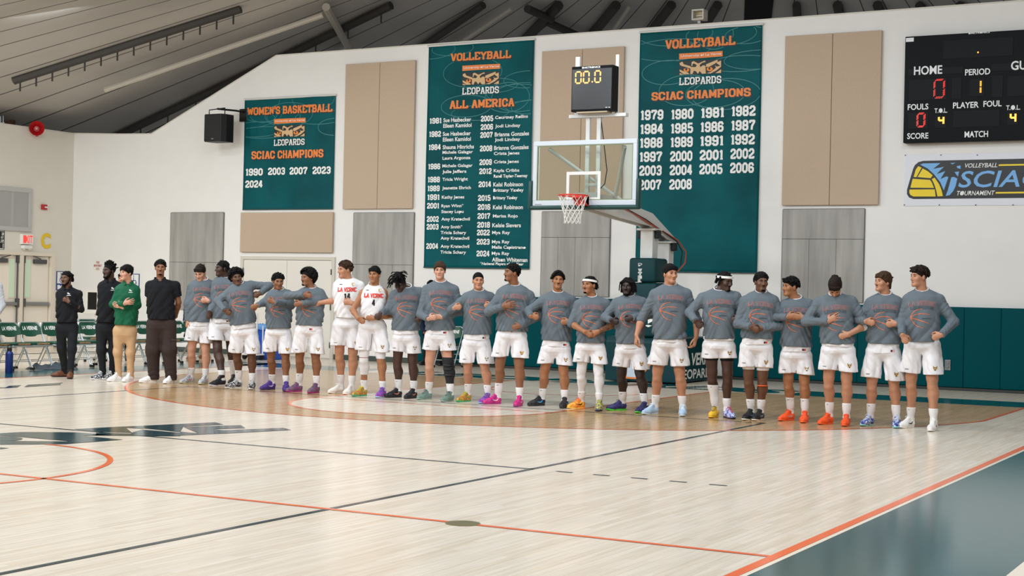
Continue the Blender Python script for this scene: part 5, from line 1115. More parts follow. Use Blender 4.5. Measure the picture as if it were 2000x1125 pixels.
# ================================================================== FIGURES: one builder, posed joint by joint
def sleeve_fold(p, seed, amp):
    return amp*(np.sin(p[0]*31+p[2]*47+seed)+.7*np.sin(p[2]*83-p[0]*38+2.1*seed+p[1]*40))
class Torso:
    """generalised cylinder from hips to neck: half widths and depths by height"""
    def __init__(s, P, N, yaw, prof, seed, fold=.005, hem=None):
        s.P, s.N = P, N; s.L = np.linalg.norm(N-P); s.up = unit(N-P); y = math.radians(yaw)
        r = V3(math.cos(y), math.sin(y), 0); s.R = unit(r-s.up*(r@s.up)); s.F = np.cross(s.R, s.up); s.pr = prof; s.seed = seed; s.fold = fold; s.hem = hem
    def __call__(s, X, Y, Z):
        dx, dy, dz = X-s.P[0], Y-s.P[1], Z-s.P[2]
        u = (dx*s.up[0]+dy*s.up[1]+dz*s.up[2])/s.L; x = dx*s.R[0]+dy*s.R[1]+dz*s.R[2]; f = dx*s.F[0]+dy*s.F[1]+dz*s.F[2]
        us, w, d, c = s.pr; uc = np.clip(u, us[0], us[-1]); W_ = np.interp(uc, us, w); D_ = np.interp(uc, us, d); f = f-np.interp(uc, us, c)
        n = 2.35; k = (np.abs(x/W_)**n+np.abs(f/D_)**n)**(1/n); e = (k-1)*np.minimum(W_, D_)
        if s.fold:
            a = s.fold*np.interp(uc, [0, .25, .55, .8, 1], [1.25, 1.1, .75, .35, 0]); sd = s.seed
            q1 = np.sin(x*17+2.2*np.sin(u*5+sd)+1.3*sd+f*6); q2 = np.sin(u*19+7*np.abs(x)/.2*1.3+1.7*np.sin(x*11+sd)+2.3*sd); q3 = np.sin(x*41-u*23+2*np.sin(u*9+sd)+sd)
            e = e+a*(1.0*(1-2*np.abs(q1)**.7)+.75*(1-2*np.abs(q2)**.75)*np.clip(1.5*np.abs(x)/W_, .2, 1)+.35*q3)
        e = np.maximum(e, (u-us[-1])*s.L); e = np.maximum(e, (us[0]-u)*s.L)
        if s.hem is not None: e = np.maximum(e, s.hem(X, Y, Z))
        return e
    def prim(s, ext=.32):
        pts = np.stack([s.P+s.up*s.L*s.pr[0][0], s.N+s.up*.02]); return s, pts.min(0)-V3(ext, ext, .06), pts.max(0)+V3(ext, ext, .04)
def solve(a, xz, L, back=False, lim=.30):
    """joint at image position xz whose distance from a is about L: returns its depth"""
    d2 = (xz[0]-a[0])**2+(xz[1]-a[2])**2; dy = math.sqrt(max(L*L-d2, 0)); dy = min(dy, lim)
    return a[1]+(dy if back else -dy)
def hand_prims(w, d, n, right, pose, s):
    """palm, four fingers and a thumb; w wrist, d towards the knuckles, n palm normal"""
    d = unit(d); n = unit(n-d*(n@d)); t = np.cross(d, n)*(1 if right else -1)        # t: thumb side
    P = lambda a, b, c: w+d*a*s+t*b*s+n*c*s
    out = [(cap(P(.012, 0, 0), P(.082, .004, .002), .030*s, .037*s, (n, .50)), .02)]
    curl = {'fist': (78, 95, 60), 'flat': (6, 6, 4), 'relaxed': (28, 34, 22), 'grip': (50, 62, 40)}[pose]; ln = [(.042, .026, .02), (.045, .029, .021), (.041, .027, .02), (.033, .021, .018)]
    for i in range(4):
        b = .0315-.0208*i; base = P(.088-.004*abs(i-1.2), b, 0); a = 0.0; q = base; spread = (.10-.065*i)*(1 if pose == 'flat' else .25)
        for k in range(3):
            a += math.radians(curl[k]+i*2); dr = unit(d*math.cos(a)+n*math.sin(a)+t*spread); e = q+dr*ln[i][k]*s
            out.append((cap(q, e, (.0090-.0008*k)*s, (.0082-.0008*k)*s), .0015)); q = e
    b0 = P(.022, .026, .006); dr1 = unit(d*.70+t*.62+n*.30); m = b0+dr1*.042*s
    dr2 = unit(d*.82+t*(.1 if pose in ('fist', 'grip') else .38)+n*(.62 if pose in ('fist', 'grip') else .15)); e = m+dr2*.034*s; dr3 = unit(d*.75+n*(.4 if pose in ('fist', 'grip') else .1)-t*(.35 if pose in ('fist', 'grip') else 0))
    out += [(cap(b0, m, .0145*s, .011*s), .014), (cap(m, e, .011*s, .0095*s), .006), (cap(e, e+dr3*.024*s, .0095*s, .008*s), .005)]
    return out
def head_prims(c, M, s):
    T = lambda *p: c+M @ (V3(*p)*s); E = lambda p, r: ellip(T(*p), V3(*r)*s, M); Cc = lambda a, b, r1, r2: cap(T(*a), T(*b), r1*s, r2*s)
    add = [(E((0, .012, .035), (.075, .096, .084)), .02), (E((0, -.022, -.03), (.0615, .073, .084)), .03), (E((0, -.035, -.084), (.042, .050, .032)), .028), (Cc((-.012, -.076, -.099), (.012, -.076, -.099), .019, .019), .025),
           (Cc((-.034, -.079, .024), (.034, -.079, .024), .013, .013), .022), (E((.044, -.062, -.022), (.022, .022, .02)), .03), (E((-.044, -.062, -.022), (.022, .022, .02)), .03),
           (Cc((0, -.09, .012), (0, -.112, -.028), .0085, .0125), .012), (Cc((-.013, -.098, -.034), (.013, -.098, -.034), .0085, .0085), .01),
           (Cc((-.017, -.0885, -.0605), (.017, -.0885, -.0605), .0055, .0055), .008), (Cc((-.013, -.0875, -.0715), (.013, -.0875, -.0715), .0062, .0062), .006),
           (E((.077, .012, -.008), (.010, .019, .031)), .008), (E((-.077, .012, -.008), (.010, .019, .031)), .008), (Cc((0, .03, -.05), (0, .035, -.12), .051, .049), .03)]
    cut = [(E((.032, -.099, .006), (.017, .014, .010)), .014), (E((-.032, -.099, .006), (.017, .014, .010)), .014), (Cc((-.02, -.101, -.0668), (.02, -.101, -.0668), .0022, .0022), .004)]
    return add, cut
HAIR_M = {'black': M_HBLK, 'brown': M_HBRN, 'light': M_HLBR, 'curly': M_HCRL}
def make_hair(root, c, M, s, style, hm, seed, band=False):
    rnd = random.Random(seed); T = lambda *p: c+M @ (V3(*p)*s); hf = .0055
    lo, hi = c-V3(.19, .19, .17)*s, c+V3(.19, .19, .22)*s
    f = Field(axis(lo[0], hi[0], hf), axis(lo[1], hi[1], hf), axis(lo[2], hi[2], hf))
    E = lambda p, r: ellip(T(*p), V3(*r)*s, M)
    def face_cut(z0, y0, k=.012):                   # clears the face: in front of a slanting plane
        n = M @ V3(0, -.62, -.78); f.clip_soft = None; p = T(0, y0, z0); X, Y, Z = f.ax[0][:, None, None], f.ax[1][None, :, None], f.ax[2][None, None, :]
        d = (X-p[0])*n[0]+(Y-p[1])*n[1]+(Z-p[2])*n[2]; f.D = -smin(-f.D, -d.astype(F32), k)
    def curls(n, r0, r1, th, zmin, spread=(0, 0, 0), fr=-.85):
        for i in range(n):
            while True:
                v = V3(rnd.gauss(0, 1), rnd.gauss(0, 1), rnd.gauss(0, 1)); v /= np.linalg.norm(v)
                p = V3(v[0]*(.078+th), .014+v[1]*(.098+th), .035+v[2]*(.086+th))
                if p[2] > zmin(p[1]) and not (p[1] < -.06 and p[2] < .06): break
            r = rnd.uniform(r0, r1)*s; q = T(*p); f.add((ellip(q, (r, r, r))), .006)
    slant = lambda z0, k: (lambda y: z0-k*y)
    if style == 'fade':
        f.add(E((0, .014, .044), (.083, .104, .096)), .01); face_cut(.028, -.05); curls(220, .006, .010, .014, slant(.035, .7))
    elif style in ('buzz', 'crop', 'fringe', 'mullet', 'mid', 'bowl'):
        t = {'buzz': .005, 'fade': .012, 'crop': .018, 'fringe': .022, 'mullet': .022, 'mid': .020, 'bowl': .024}[style]
        f.add(E((0, .014, .038), (.0765+t*.55, .098+t*.6, .085+t)), .01)
        if style in ('crop', 'fringe', 'bowl', 'mid', 'mullet', 'fade'):
            for i in range({'fade': 26, 'crop': 40, 'fringe': 60, 'mullet': 60, 'mid': 50, 'bowl': 70}[style]):      # locks combed forward or aside
                a = rnd.uniform(-1.1, 1.1); b = rnd.uniform(-.9, 1.0); p0 = (.07*a*.8, .04-.08*b, .118+t*.6-.05*abs(a)**2-.03*b*b); dl = .028
                p1 = (p0[0]+(rnd.uniform(-.02, .02) if style != 'mid' else .03*np.sign(a)), p0[1]-dl, p0[2]-.008+rnd.uniform(-.004, .01)); f.add(cap(T(*p0), T(*p1), .010*s, .006*s), .008)
        face_cut({'buzz': .024, 'fade': .028, 'crop': .03, 'fringe': .02, 'mullet': .018, 'mid': .036, 'bowl': .018}[style], -.05)
        if style in ('fringe', 'bowl', 'mullet', 'crop'):
            for i in range(16):
                x = -.062+.124*i/15; z = .060-.25*abs(x)*.6; f.add(cap(T(x, -.078+.25*abs(x), .098-.2*abs(x)), T(x*1.04+rnd.uniform(-.008, .008), -.098+.32*abs(x), z+rnd.uniform(-.006, .010)-(.012 if style == 'bowl' else 0)), .012*s, .006*s), .008)
        if style == 'mid':
            for sx in (-1, 1):
                for i in range(11):
                    y = .017*i; j = rnd.uniform(-.006, .006); p = [(sx*.004, -.066+y, .122+.006*min(1, i/4)), (sx*.042, -.086+y+j, .104), (sx*.074, -.072+y, .062+j), (sx*(.090+j), -.048+y, .020+j-.004*(i > 4))]
                    for u, v, r in zip(p[:-1], p[1:], (.013, .013, .011)): f.add(cap(T(*u), T(*v), r*s, r*.85*s), .008)
        if style == 'mullet':
            for i in range(14):
                a = -1+2*i/13; f.add(cap(T(.07*a, .085-.03*a*a, .0), T(.058*a+rnd.uniform(-.006, .006), .105-.03*a*a, -.075+rnd.uniform(-.01, .012)), .016*s, .008*s), .01)
            for sx in (-1, 1): f.add(cap(T(sx*.078, .0, .05), T(sx*.082, .015, -.0), .012*s, .008*s), .01); f.add(cap(T(sx*.08, .035, .03), T(sx*.078, .045, -.04), .016*s, .01*s), .01)
    elif style == 'curlyshort':
        f.add(E((0, .014, .038), (.083, .103, .096)), .01); face_cut(.022, -.05); curls(130, .011, .017, .014, slant(.035, .75))
    elif style == 'curlytop':
        f.add(E((0, .012, .040), (.081, .103, .096)), .01); face_cut(.018, -.05); curls(210, .009, .015, .018, slant(.050, .35))
        for i in range(26):
            x = rnd.uniform(-.062, .062); r = rnd.uniform(.010, .016)*s; f.add(ellip(T(x, -.088+.2*abs(x)+rnd.uniform(-.012, .006), .082+rnd.uniform(-.014, .034)-.15*abs(x)), (r, r, r)), .006)
    elif style == 'curlybig':
        f.add(E((0, .018, .045), (.098, .112, .108)), .01); face_cut(.03, -.05); curls(230, .013, .021, .034, slant(.02, .9))
    elif style == 'afrobig':
        f.add(E((0, .03, .045), (.108, .118, .108)), .01); face_cut(.03, -.055); curls(300, .011, .018, .042, slant(.01, 1.1))
    elif style in ('dreads', 'braids', 'dreadtop'):
        f.add(E((0, .014, .038), (.080, .101, .092)), .01); face_cut(.026, -.05)
        n = {'dreads': 46, 'braids': 34, 'dreadtop': 54}[style]
        for i in range(n):
            a = 2*PI*i/n*1.0+rnd.uniform(-.1, .1); el = rnd.uniform(.15, 1.25); x, y = math.sin(a)*math.cos(el), -math.cos(a)*math.cos(el)
            p0 = V3(.082*x, .014+.102*y, .04+.092*math.sin(el))
            if style == 'dreadtop':                 # gathered up and falling forward and aside
                p1 = V3(.035*x, .0+.03*y, .155+rnd.uniform(0, .03)); q = V3(rnd.uniform(-.11, .09), -.06+rnd.uniform(-.09, .12), .13+rnd.uniform(-.06, .05)); pts = [p0, (p0+p1)/2+V3(0, 0, .012), p1, q, q+V3(q[0]*.35, (q[1]+.02)*.3, -.045)]
            else:
                ln = {'dreads': .085, 'braids': .06}[style]*rnd.uniform(.7, 1.15)
                if y < -.35 and style == 'braids': a = a+PI; x, y = x, abs(y)
                o = V3(x, y*1.05, 0)*.022; p1 = V3(.094*x, .014+.114*y, .012)+o*.3
                if y < -.45: p1 = p1+V3(np.sign(x or 1)*.045, .035, .0)
                pts = [p0, (p0+p1)/2+V3(x*.02, y*.02, .016), p1, p1+V3(x*.008, .006+y*.006, -ln)]
            for u, v in zip(pts[:-1], pts[1:]): f.add(cap(T(*u), T(*v), .0085*s, .0075*s), .004)
    elif style == 'twists':
        f.add(E((0, .02, .042), (.084, .104, .098)), .01); face_cut(.03, -.05)
        for i in range(90):
            a = rnd.uniform(0, 2*PI); el = rnd.uniform(-.1, 1.5); v = V3(math.sin(a)*math.cos(el), -math.cos(a)*math.cos(el), math.sin(el))
            if v[1] < -.35 and v[2] < .55: continue
            p0 = V3(.08*v[0], .018+.1*v[1], .04+.09*v[2]); f.add(cap(T(*p0), T(*(p0+v*rnd.uniform(.025, .045)+V3(0, 0, .008))), .012*s, .007*s), .006)
    X, Y, Z = f.ax[0][:, None, None], f.ax[1][None, :, None], f.ax[2][None, None, :]
    f.D = (f.D+.0016*np.sin(X*230+3*np.sin(Z*90))*np.sin(Z*260+seed)*np.sin(Y*210)).astype(F32)
    V, Q = f.mesh(); return np_mesh('hair', V, Q, HAIR_M[hm], root)
def make_beard(root, c, M, s, kind, hm, seed, bm_):
    if not kind: return
    T = lambda *p: c+M @ (V3(*p)*s); lo, hi = c-V3(.13, .15, .16)*s, c+V3(.13, .15, .05)*s; hf = .004
    ad, ct = head_prims(c, M, s); ax = [axis(lo[i], hi[i], hf) for i in range(3)]; f = Field(*ax)
    for p, k in ad[:9]+ad[11:13]: f.add(p, k)
    th = {'stubble': .0025, 'goatee': .0035, 'full': .004, 'moustache': .003}[kind]*s; f.D = f.D-th
    g = Field(*ax); Cc = lambda a, b, r1, r2: g.add(cap(T(*a), T(*b), r1*s, r2*s), .004)
    if kind in ('full', 'goatee', 'stubble', 'moustache'): Cc((-.022, -.1, -.051), (.022, -.1, -.051), .0075, .0075)
    if kind in ('full', 'goatee', 'stubble'): Cc((-.012, -.085, -.102), (.012, -.085, -.102), .016, .016)
    if kind in ('full', 'stubble'):
        for sx in (-1, 1): Cc((sx*.076, -.008, -.0), (sx*.062, -.025, -.07), .014, .02); Cc((sx*.062, -.025, -.07), (sx*.02, -.075, -.112), .022, .024)
    f.D = np.maximum(f.D, g.D)
    for p, k in ad[9:11]: f.cut(p, .002)
    if (f.D < 0).any(): V, Q = f.mesh(); np_mesh('beard', V, Q, bm_ if kind == 'stubble' else HAIR_M[hm], root)
def ring(name, c, up, F, r, rf, t, m, parent, n=36, dip=.0):
    """band of cloth around a neck, wrist or head"""
    up, F = unit(up), unit(F-up*(F@up)); R = np.cross(F, up); b = MB()
    b.tube([tuple(c+R*r*math.cos(2*PI*k/n)+F*(rf*math.sin(2*PI*k/n))-up*dip*max(0, math.sin(2*PI*k/n))) for k in range(n)], t, 8, closed=True); return b.build(name, m, parent, True)

def leg_prims(hj, k, ft, sd, st, cw, lt, o=0.0):
    an = ft[2]; a = math.radians(ft[1]); d = V3(math.sin(a), -math.cos(a), 0); px_ = V3(math.cos(a), math.sin(a), 0); cf = k+(an-k)*.30-d*.016; ax = unit(hj-k)
    r = lambda v: v*st*lt+o
    return [(cap(hj, k+ax*.05, r(.086*cw), r(.061)), .03), (cap(k+ax*.06, k-V3(0, 0, .05), r(.058), r(.052)), .03), (cap(k-V3(0, 0, .04)-d*.004, cf, r(.049), r(.054)), .03), (cap(cf, an+(cf-an)*.35, r(.058), r(.037)), .03), (cap(cf+(an-cf)*.55, an, r(.039), r(.031)), .03),
            (ellip(cf+px_*sd*.012-d*.01+V3(0, 0, .02), (r(.050), r(.052), r(.085))), .03), (ellip(k+d*.034*lt+V3(0, 0, .006), (r(.030), r(.026), r(.034))), .018), (ellip(k+d*.026*lt-V3(0, 0, .055), (r(.020), r(.024), r(.026))), .02), (ellip(k+d*.020*lt+ax*.085-px_*sd*.022, (r(.032), r(.032), r(.05))), .03),
            (cap(k-V3(0, 0, .06)+d*.020*lt, an+d*.016*lt, r(.027), r(.019)), .02), (cap(an, an-V3(0, 0, .05), r(.035), r(.036)), .02)]
def leg_cover(name, lp, z0, z1, m, root, an, k, hj, h=.0065, crease=.0014):
    """sock, sleeve or brace: the leg's own surface, a little thicker, between two heights"""
    P = np.array([an, k]+([hj] if z1 > k[2] else [])); lo, hi = P.min(0)-.13, P.max(0)+.13
    b = Field(axis(lo[0], hi[0], h), axis(lo[1], hi[1], h+.001), axis(z0-.015, z1+.02, h))
    for p, k_ in lp: b.add(p, k_)
    X, Z = b.ax[0][:, None, None], b.ax[2][None, None, :]; b.D = (b.D+crease*np.sin(Z*190+6*np.sin(X*40+z1*90))*np.clip((z0+.10-Z)*18, .2, 1)).astype(F32)
    b.clip((0, 0, 1), (0, 0, z1)); b.clip((0, 0, -1), (0, 0, z0)); V, Q = b.mesh(); return np_mesh(name, V, Q, m, root)
def person(sp, label, group=None):
    reg_ = sp['reg']; st = sp.get('height', 1.85)/1.85
    fa, fb = [on_floor(*reg_(*f[:2])) for f in (sp['fa'], sp['fb'])]; org = (fa+fb)/2; org[2] = 0
    v = unit(V3(org[0]-CAM[0], org[1]-CAM[1], 0)); rz = math.atan2(-v[0], v[1]); Rx = V3(v[1], -v[0], 0)
    root = empty('person', tuple(org), rz); tag(root, label, 'person', group)
    def pl(q, d=0.0):                       # picture point -> local point on the upright plane at depth d
        p = ray(*reg_(*q)); t = ((org-CAM)@v+d)/(p@v); w = CAM+p*t-org; return V3(w@Rx, d, w[2])
    loc_ = lambda w: V3((w-org)@Rx, (w-org)@v, 0)
    A_, B_ = loc_(fa), loc_(fb); seed = sp.get('seed', 1)
    sx = sp.get('dy', 0.0)
    nkf = pl(sp['nk'], sx+.0); hp_ = pl(sp['hip'], sx); up0 = unit(nkf-hp_); nk = nkf+up0*.034; sa = pl(sp['sa'], sx+sp.get('da', 0)); sb = pl(sp['sb'], sx+sp.get('db', 0)); H = sp.get('height', 1.85)
    sa, sb = [q-V3(0, 0, .046*st)+unit(nk-q)*.036*st for q in (sa, sb)]
    yaw = math.degrees(math.atan2(sb[1]-sa[1], sb[0]-sa[0]))
    hem = pl((sp['hip'][0], sp['hem']), sx)[2]; sh = [pl((sp['hip'][0], q), sx)[2] for q in (sp['sh'] if isinstance(sp['sh'], (tuple, list)) else (sp['sh'],)*2)]
    hipw = .092*st; hipz = hp_[2]; hipc = V3(hp_[0], sx, hipz); cw = sp.get('bulk', 1.0)
    yr = math.radians(yaw*.6); hr = V3(math.cos(yr), math.sin(yr), 0)
    hA, hB = hipc-hr*hipw, hipc+hr*hipw
    foot = []
    for q, f in ((A_, sp['fa']), (B_, sp['fb'])):
        a = math.radians(f[2]); d = V3(math.sin(a), -math.cos(a), 0); foot.append((q, f[2], q-d*.068+V3(0, 0, .095)))
    kn = []
    for hj, ft, sgn in ((hA, foot[0], -1), (hB, foot[1], 1)):
        an = ft[2]; t = .53; k = an+(hj-an)*t; a = math.radians(ft[1]); kn.append(k+V3(math.sin(a), -math.cos(a), 0)*.02+V3(sgn*.006, 0, 0))
    for i, q in enumerate(('kna', 'knb')):
        if q in sp: kn[i] = pl(sp[q][:2], sx+sp[q][2])
    # arms
    UA, FA = .305*st, .27*st; arms = []
    for key, sh_, right in (('a', sa, True), ('b', sb, False)):
        e2, w2, h2 = pl(sp['e'+key]), pl(sp['w'+key]), pl(sp['h'+key]); de = sp.get('de'+key); dw = sp.get('dw'+key)
        e = V3(e2[0], sh_[1]+(de if de is not None else -.02), e2[2])
        if dw is None: y = solve(e, (w2[0], w2[2]), FA); y = max(min(y, e[1]-.03), e[1]-.26)
        else: y = sx+dw
        if dw is None and sa[0]-.02 < w2[0] < sb[0]+.02: y = min(y, sx-.155)
        w = V3(w2[0], y, w2[2]); fx = lambda p, d: V3(*(pl_at(p, d)))
        dh = sp.get('dh'+key, 0.0); h = V3(h2[0], y+dh, h2[2])
        # keep picture alignment at the new depth
        def re(px, d): return pl(px, d)
        e = re(sp['e'+key], e[1]); w = re(sp['w'+key], w[1]); h = re(sp['h'+key], h[1])
        arms.append(dict(s=sh_, e=e, w=w, h=h, right=right, pose=sp.get('p'+key, 'fist'), n=V3(*sp.get('n'+key, (0, 1, 0))), sl=sp.get('sl'+key, sp.get('sl', 1.0))))
    hc = pl(sp['hd'][:2], sx+sp.get('dhd', -.035)); M = rotm(sp['hd'][2], sp['hd'][3], sp['hd'][4]); hs = sp.get('hs', .955)*st**.5
    up = unit(nk-hipc); F = np.cross(V3(math.cos(math.radians(yaw)), math.sin(math.radians(yaw)), 0), up)
    # ---------------- body
    allp = np.array([sa, sb, hA, hB, hc]+[a[k] for a in arms for k in 'ewh']+[f[2] for f in foot]+kn)
    lo, hi = allp.min(0)-V3(.15, .18, .12), allp.max(0)+V3(.15, .18, .2); lo[2] = .03
    fine = lambda i: [(hc[i]-.11*hs, hc[i]+.11*hs)]+[(min(a['w'][i], a['h'][i])-.07, max(a['w'][i], a['h'][i])+.07) for a in arms]
    fz = [(hc[2]-.14*hs, hc[2]+.08*hs)]+[(min(a['w'][2], a['h'][2])-.06, max(a['w'][2], a['h'][2])+.06) for a in arms]
    f = Field(axis(lo[0], hi[0], .008, fine(0), .0036), axis(lo[1], hi[1], .009, [(hc[1]-.13, hc[1]+.0)]+[(min(a['w'][1], a['h'][1])-.05, max(a['w'][1], a['h'][1])+.05) for a in arms], .0036), axis(lo[2], hi[2], .010, fz, .0042))
    pu = [-.02, .06, .25, .45, .68, .82, .93, 1.0]
    body = Torso(hipc, nk, yaw, (pu, np.array([.10, .146, .138, .142, .165, .165, .12, .062])*st*cw, np.array([.070, .100, .095, .098, .110, .105, .08, .062])*st*cw, np.array([0, 0, .0, .005, .005, 0, -.008, -.012])), seed, 0)
    f.add(body.prim(), .02)
    for s_ in (sa, sb): f.add(cap(s_*.9+nk*.1-V3(0, 0, .02), s_-V3(0, 0, .005), .055*st, .052*st), .05)
    f.add(cap(nk-up*.05+V3(0, .01, 0), hc+M @ V3(0, .03, -.06), .053*st, .049*st), .035)
    lt = 1.0 if sp.get('low', 'shorts') == 'shorts' else .84
    legs = [leg_prims(hj, k, ft, sg, st, cw, lt) for hj, k, ft, sg in ((hA, kn[0], foot[0], -1), (hB, kn[1], foot[1], 1))]
    for lp in legs:
        for p, k_ in lp: f.add(p, k_)
    for A in arms:
        el = A['e']; f.add(cap(A['s'], el, .050*st, .040*st), .03); m = el+(A['w']-el)*.3; f.add(cap(el, m, .040*st, .042*st), .02); f.add(cap(m, A['w'], .042*st, .026*st), .02)
        A['d'] = unit(A['h']-A['w'])
        for p, k in hand_prims(A['w'], A['d'], A['n'], A['right'], A['pose'], st*.98): f.add(p, k)
    ad, ct = head_prims(hc, M, hs)
    for p, k in ad: f.add(p, k)
    for p, k in ct: f.cut(p, k)
    V, Q = f.mesh(); ctr = V[Q].mean(1); lc = ((ctr-hc) @ M)/hs
    lip = (np.abs(lc[:, 0]) < .023-.8*np.abs(lc[:, 2]+.066)) & (lc[:, 2] < -.057) & (lc[:, 2] > -.077) & (lc[:, 1] < -.080)
    mats_ = [SKIN[sp['skin']][0], SKIN[sp['skin']][1]]; mi = lip.astype(int)
    if sp.get('legs') == 'leggings': mi = np.where(ctr[:, 2] < sh[0]+.1, 2, mi); mats_.append(M_WHITE)
    np_mesh('body', V, Q, mats_, root, mi)
    # face details
    T = lambda *p: tuple(hc+M @ (V3(*p)*hs)); hm = HAIR_M[sp['hair'][1]]
    for sg in (-1, 1):
        b = MB(); ce = V3(sg*.032, -.0835, .006); eye = MB()
        for ci, (r, dy) in enumerate((((.0135, .0072, .0052), 0), ((.0062, .0035, .0052), -.0050), ((.0028, .002, .0028), -.0074))):
            eye.cur = 0 if ci == 0 else 1; n = 12; rows = 8; vs = []
            for i in range(rows+1):
                for k in range(n):
                    ph, th = PI*i/rows, 2*PI*k/n; vs.append(T(ce[0]+sp.get('gaze', 0)*(.004 if ci else 0)+r[0]*math.sin(ph)*math.cos(th), ce[1]+dy+r[1]*math.sin(ph)*math.sin(th), ce[2]+r[2]*math.cos(ph)))
            eye.add(vs, [(i*n+k, i*n+(k+1) % n, (i+1)*n+(k+1) % n, (i+1)*n+k) for i in range(rows) for k in range(n)])
        eye.cur = 2; eye.tube([T(ce[0]+.0155*u, ce[1]-.0065+.0055*u*u, ce[2]+.0050*(1-u*u)-.001) for u in np.linspace(-1, 1, 7)], [.0012, .0022, .0026, .0028, .0026, .0022, .0012], 5)
        eye.build('eye', [M_EYEW, M_EYED, M_LASH], root, True)
        MB().tube([T(sg*.012, -.0945, .0235), T(sg*.028, -.0945, .0285), T(sg*.042, -.087, .0285), T(sg*.052, -.077, .0235)], [.003*hs, .0042*hs, .0038*hs, .0015], 6).build('eyebrow', hm, root, True)
    make_hair(root, hc, M, hs, sp['hair'][0], sp['hair'][1], seed); make_beard(root, hc, M, hs, sp.get('beard'), sp['hair'][1], seed, mat('stubble_'+sp['skin'], {'pale': '#94705c', 'light': '#8a6450', 'tan': '#75503a', 'olive': '#5e4030', 'brown': '#43302a'}.get(sp['skin'], '#2c201c'), .6))
    if sp.get('headband'):
        MB_ = MB(); n = 40; cl = []
        for z, r in ((.040, .0), (.043, .006), (.068, .007), (.071, .0)): cl += [T((.092+r)*math.cos(2*PI*k/n), .014+(.112+r)*math.sin(2*PI*k/n), z+.012*math.sin(2*PI*k/n+PI)) for k in range(n)]
        MB_.add(cl, [(i*n+k, i*n+(k+1) % n, (i+1)*n+(k+1) % n, (i+1)*n+k) for i in range(3) for k in range(n)]).build('headband', M_BAND, root, True)
    # ---------------- upper clothing
    top = sp.get('top', 'warmup'); m_top = {'warmup': M_GREY, 'jersey': M_WHITE, 'polo': M_POLO, 'jacket': M_GRNJ, 'hoodie': M_HOOD, 'navy': M_NAVY}[top]
    wid = sp.get('wid', .198)*st; tuck = sp.get('tuck', False); hemw = wid*(.88 if tuck else .95)
    uh = float(((V3(hp_[0], sx, hem)-hipc)@up)/np.linalg.norm(nk-hipc)); uu = [uh-.002, uh+.03, max(uh+.14, .26), .52, .74, .86, .945, 1.0]
    rollin = .90 if tuck else 1.0
    wv = np.array([hemw*rollin*.985, hemw*rollin, wid*.965, wid*.975, wid*1.0, wid*.95, wid*.74, .074*st]); dv = np.array([.146, .145, .142, .138, .134, .122, .098, .082])*st*cw
    shirt = Torso(hipc, nk+up*.005, yaw, (uu, wv, dv, np.array([.0, 0, 0, .006, .006, 0, -.006, -.010])), seed, sp.get('fold', .0075), lambda X, Y, Z: hem+sp.get('tilt', 0)*(X-hp_[0])-Z-.006*np.sin(9*X+seed))
    g = Field(axis(lo[0], hi[0], .0075), axis(lo[1], hi[1], .009), axis(hem-.06, max(nk[2], sa[2], sb[2], *[a['e'][2] for a in arms])+.12, .0085))
    g.add(shirt.prim(), .0)
    for A in arms:
        if A['sl'] < -.5: continue
        s_, e, w = A['s'], A['e'], A['w']; rs = sp.get('slr', .062)*st
        inn = s_*.80+nk*.20-up*.03
        h = Field(*g.ax)
        h.add(cap(inn, s_-up*.004, .066*st, .062*st), .0); h.add(cap(nk-up*.030+V3(0, .012, 0), s_+up*.012, .050*st, .052*st), .03)
        def fold_cap(a, b, r1, r2, amp):
            fn, l, u = cap(a, b, r1, r2); ax_ = unit(b-a); q = seed+a[0]*7
            def k(X, Y, Z):
                t = (X-a[0])*ax_[0]+(Y-a[1])*ax_[1]+(Z-a[2])*ax_[2]; return fn(X, Y, Z)+amp*((1-2*np.abs(np.sin(t*27+q+2.5*np.sin(23*(X+Y-Z)+q)))**.7)+.6*(1-2*np.abs(np.sin(t*41-q+30*(X-Y)+2*np.sin(t*13)))**.8))
            return k, l-.01, u+.01
        if A['sl'] >= 0:
            h.add(fold_cap(s_, e, rs*.98, rs*.86, .0034), .03)
            if A['sl'] > 0:
                we = e+(w-e)*A['sl']; h2 = Field(*g.ax); h2.add(fold_cap(e, we, rs*.84, (.040*st if A['sl'] > .5 else rs*.74), .0034), 0); h2.clip(unit(we-e), we+unit(we-e)*.012); h.D = smin(h.D, h2.D, .025)
        else:                                # short sleeve ending above the elbow
            t = .62; q = s_+(e-s_)*t; h2 = Field(*g.ax); h2.add(fold_cap(s_, q, rs*1.02, rs*1.0, .002), 0); h2.clip(unit(e-s_), q+unit(e-s_)*.004); h.D = smin(h.D, h2.D, .03)
        g.D = smin(g.D, h.D, .035)
    if top == 'jersey' and sp.get('sl', 1) < -.5:       # sleeveless cut
        for A in arms: g.cut(cap(A['s']+V3(0, 0, .10), A['s']-V3(0, 0, .10)+(A['s']-nk)*.28, .055*st, .055*st), .008)
    na = unit(up+F*.45); q_ = nk+up*.004; rn = .080*st
    def hole(X, Y, Z):
        px, py, pz = X-q_[0], Y-q_[1], Z-q_[2]; t = px*na[0]+py*na[1]+pz*na[2]; r = np.sqrt(np.maximum(px*px+py*py+pz*pz-t*t, 0)); return np.maximum(r-rn-np.maximum(t, 0)*.4, -t-.004)
    g.cut((hole, q_-.22, q_+.22), .008); g.cut(cap(q_-na*.05, q_+na*.1, .060*st, .064*st), .004)
    V, Q = g.mesh(); nm = {'warmup': 'long_sleeve_shirt', 'jersey': 'jersey', 'polo': 'polo_shirt', 'jacket': 'zip_jacket', 'hoodie': 'hoodie', 'navy': 'sweater'}[top]
    so = np_mesh(nm, V, Q, m_top, root)
    nb = nk+up*.006
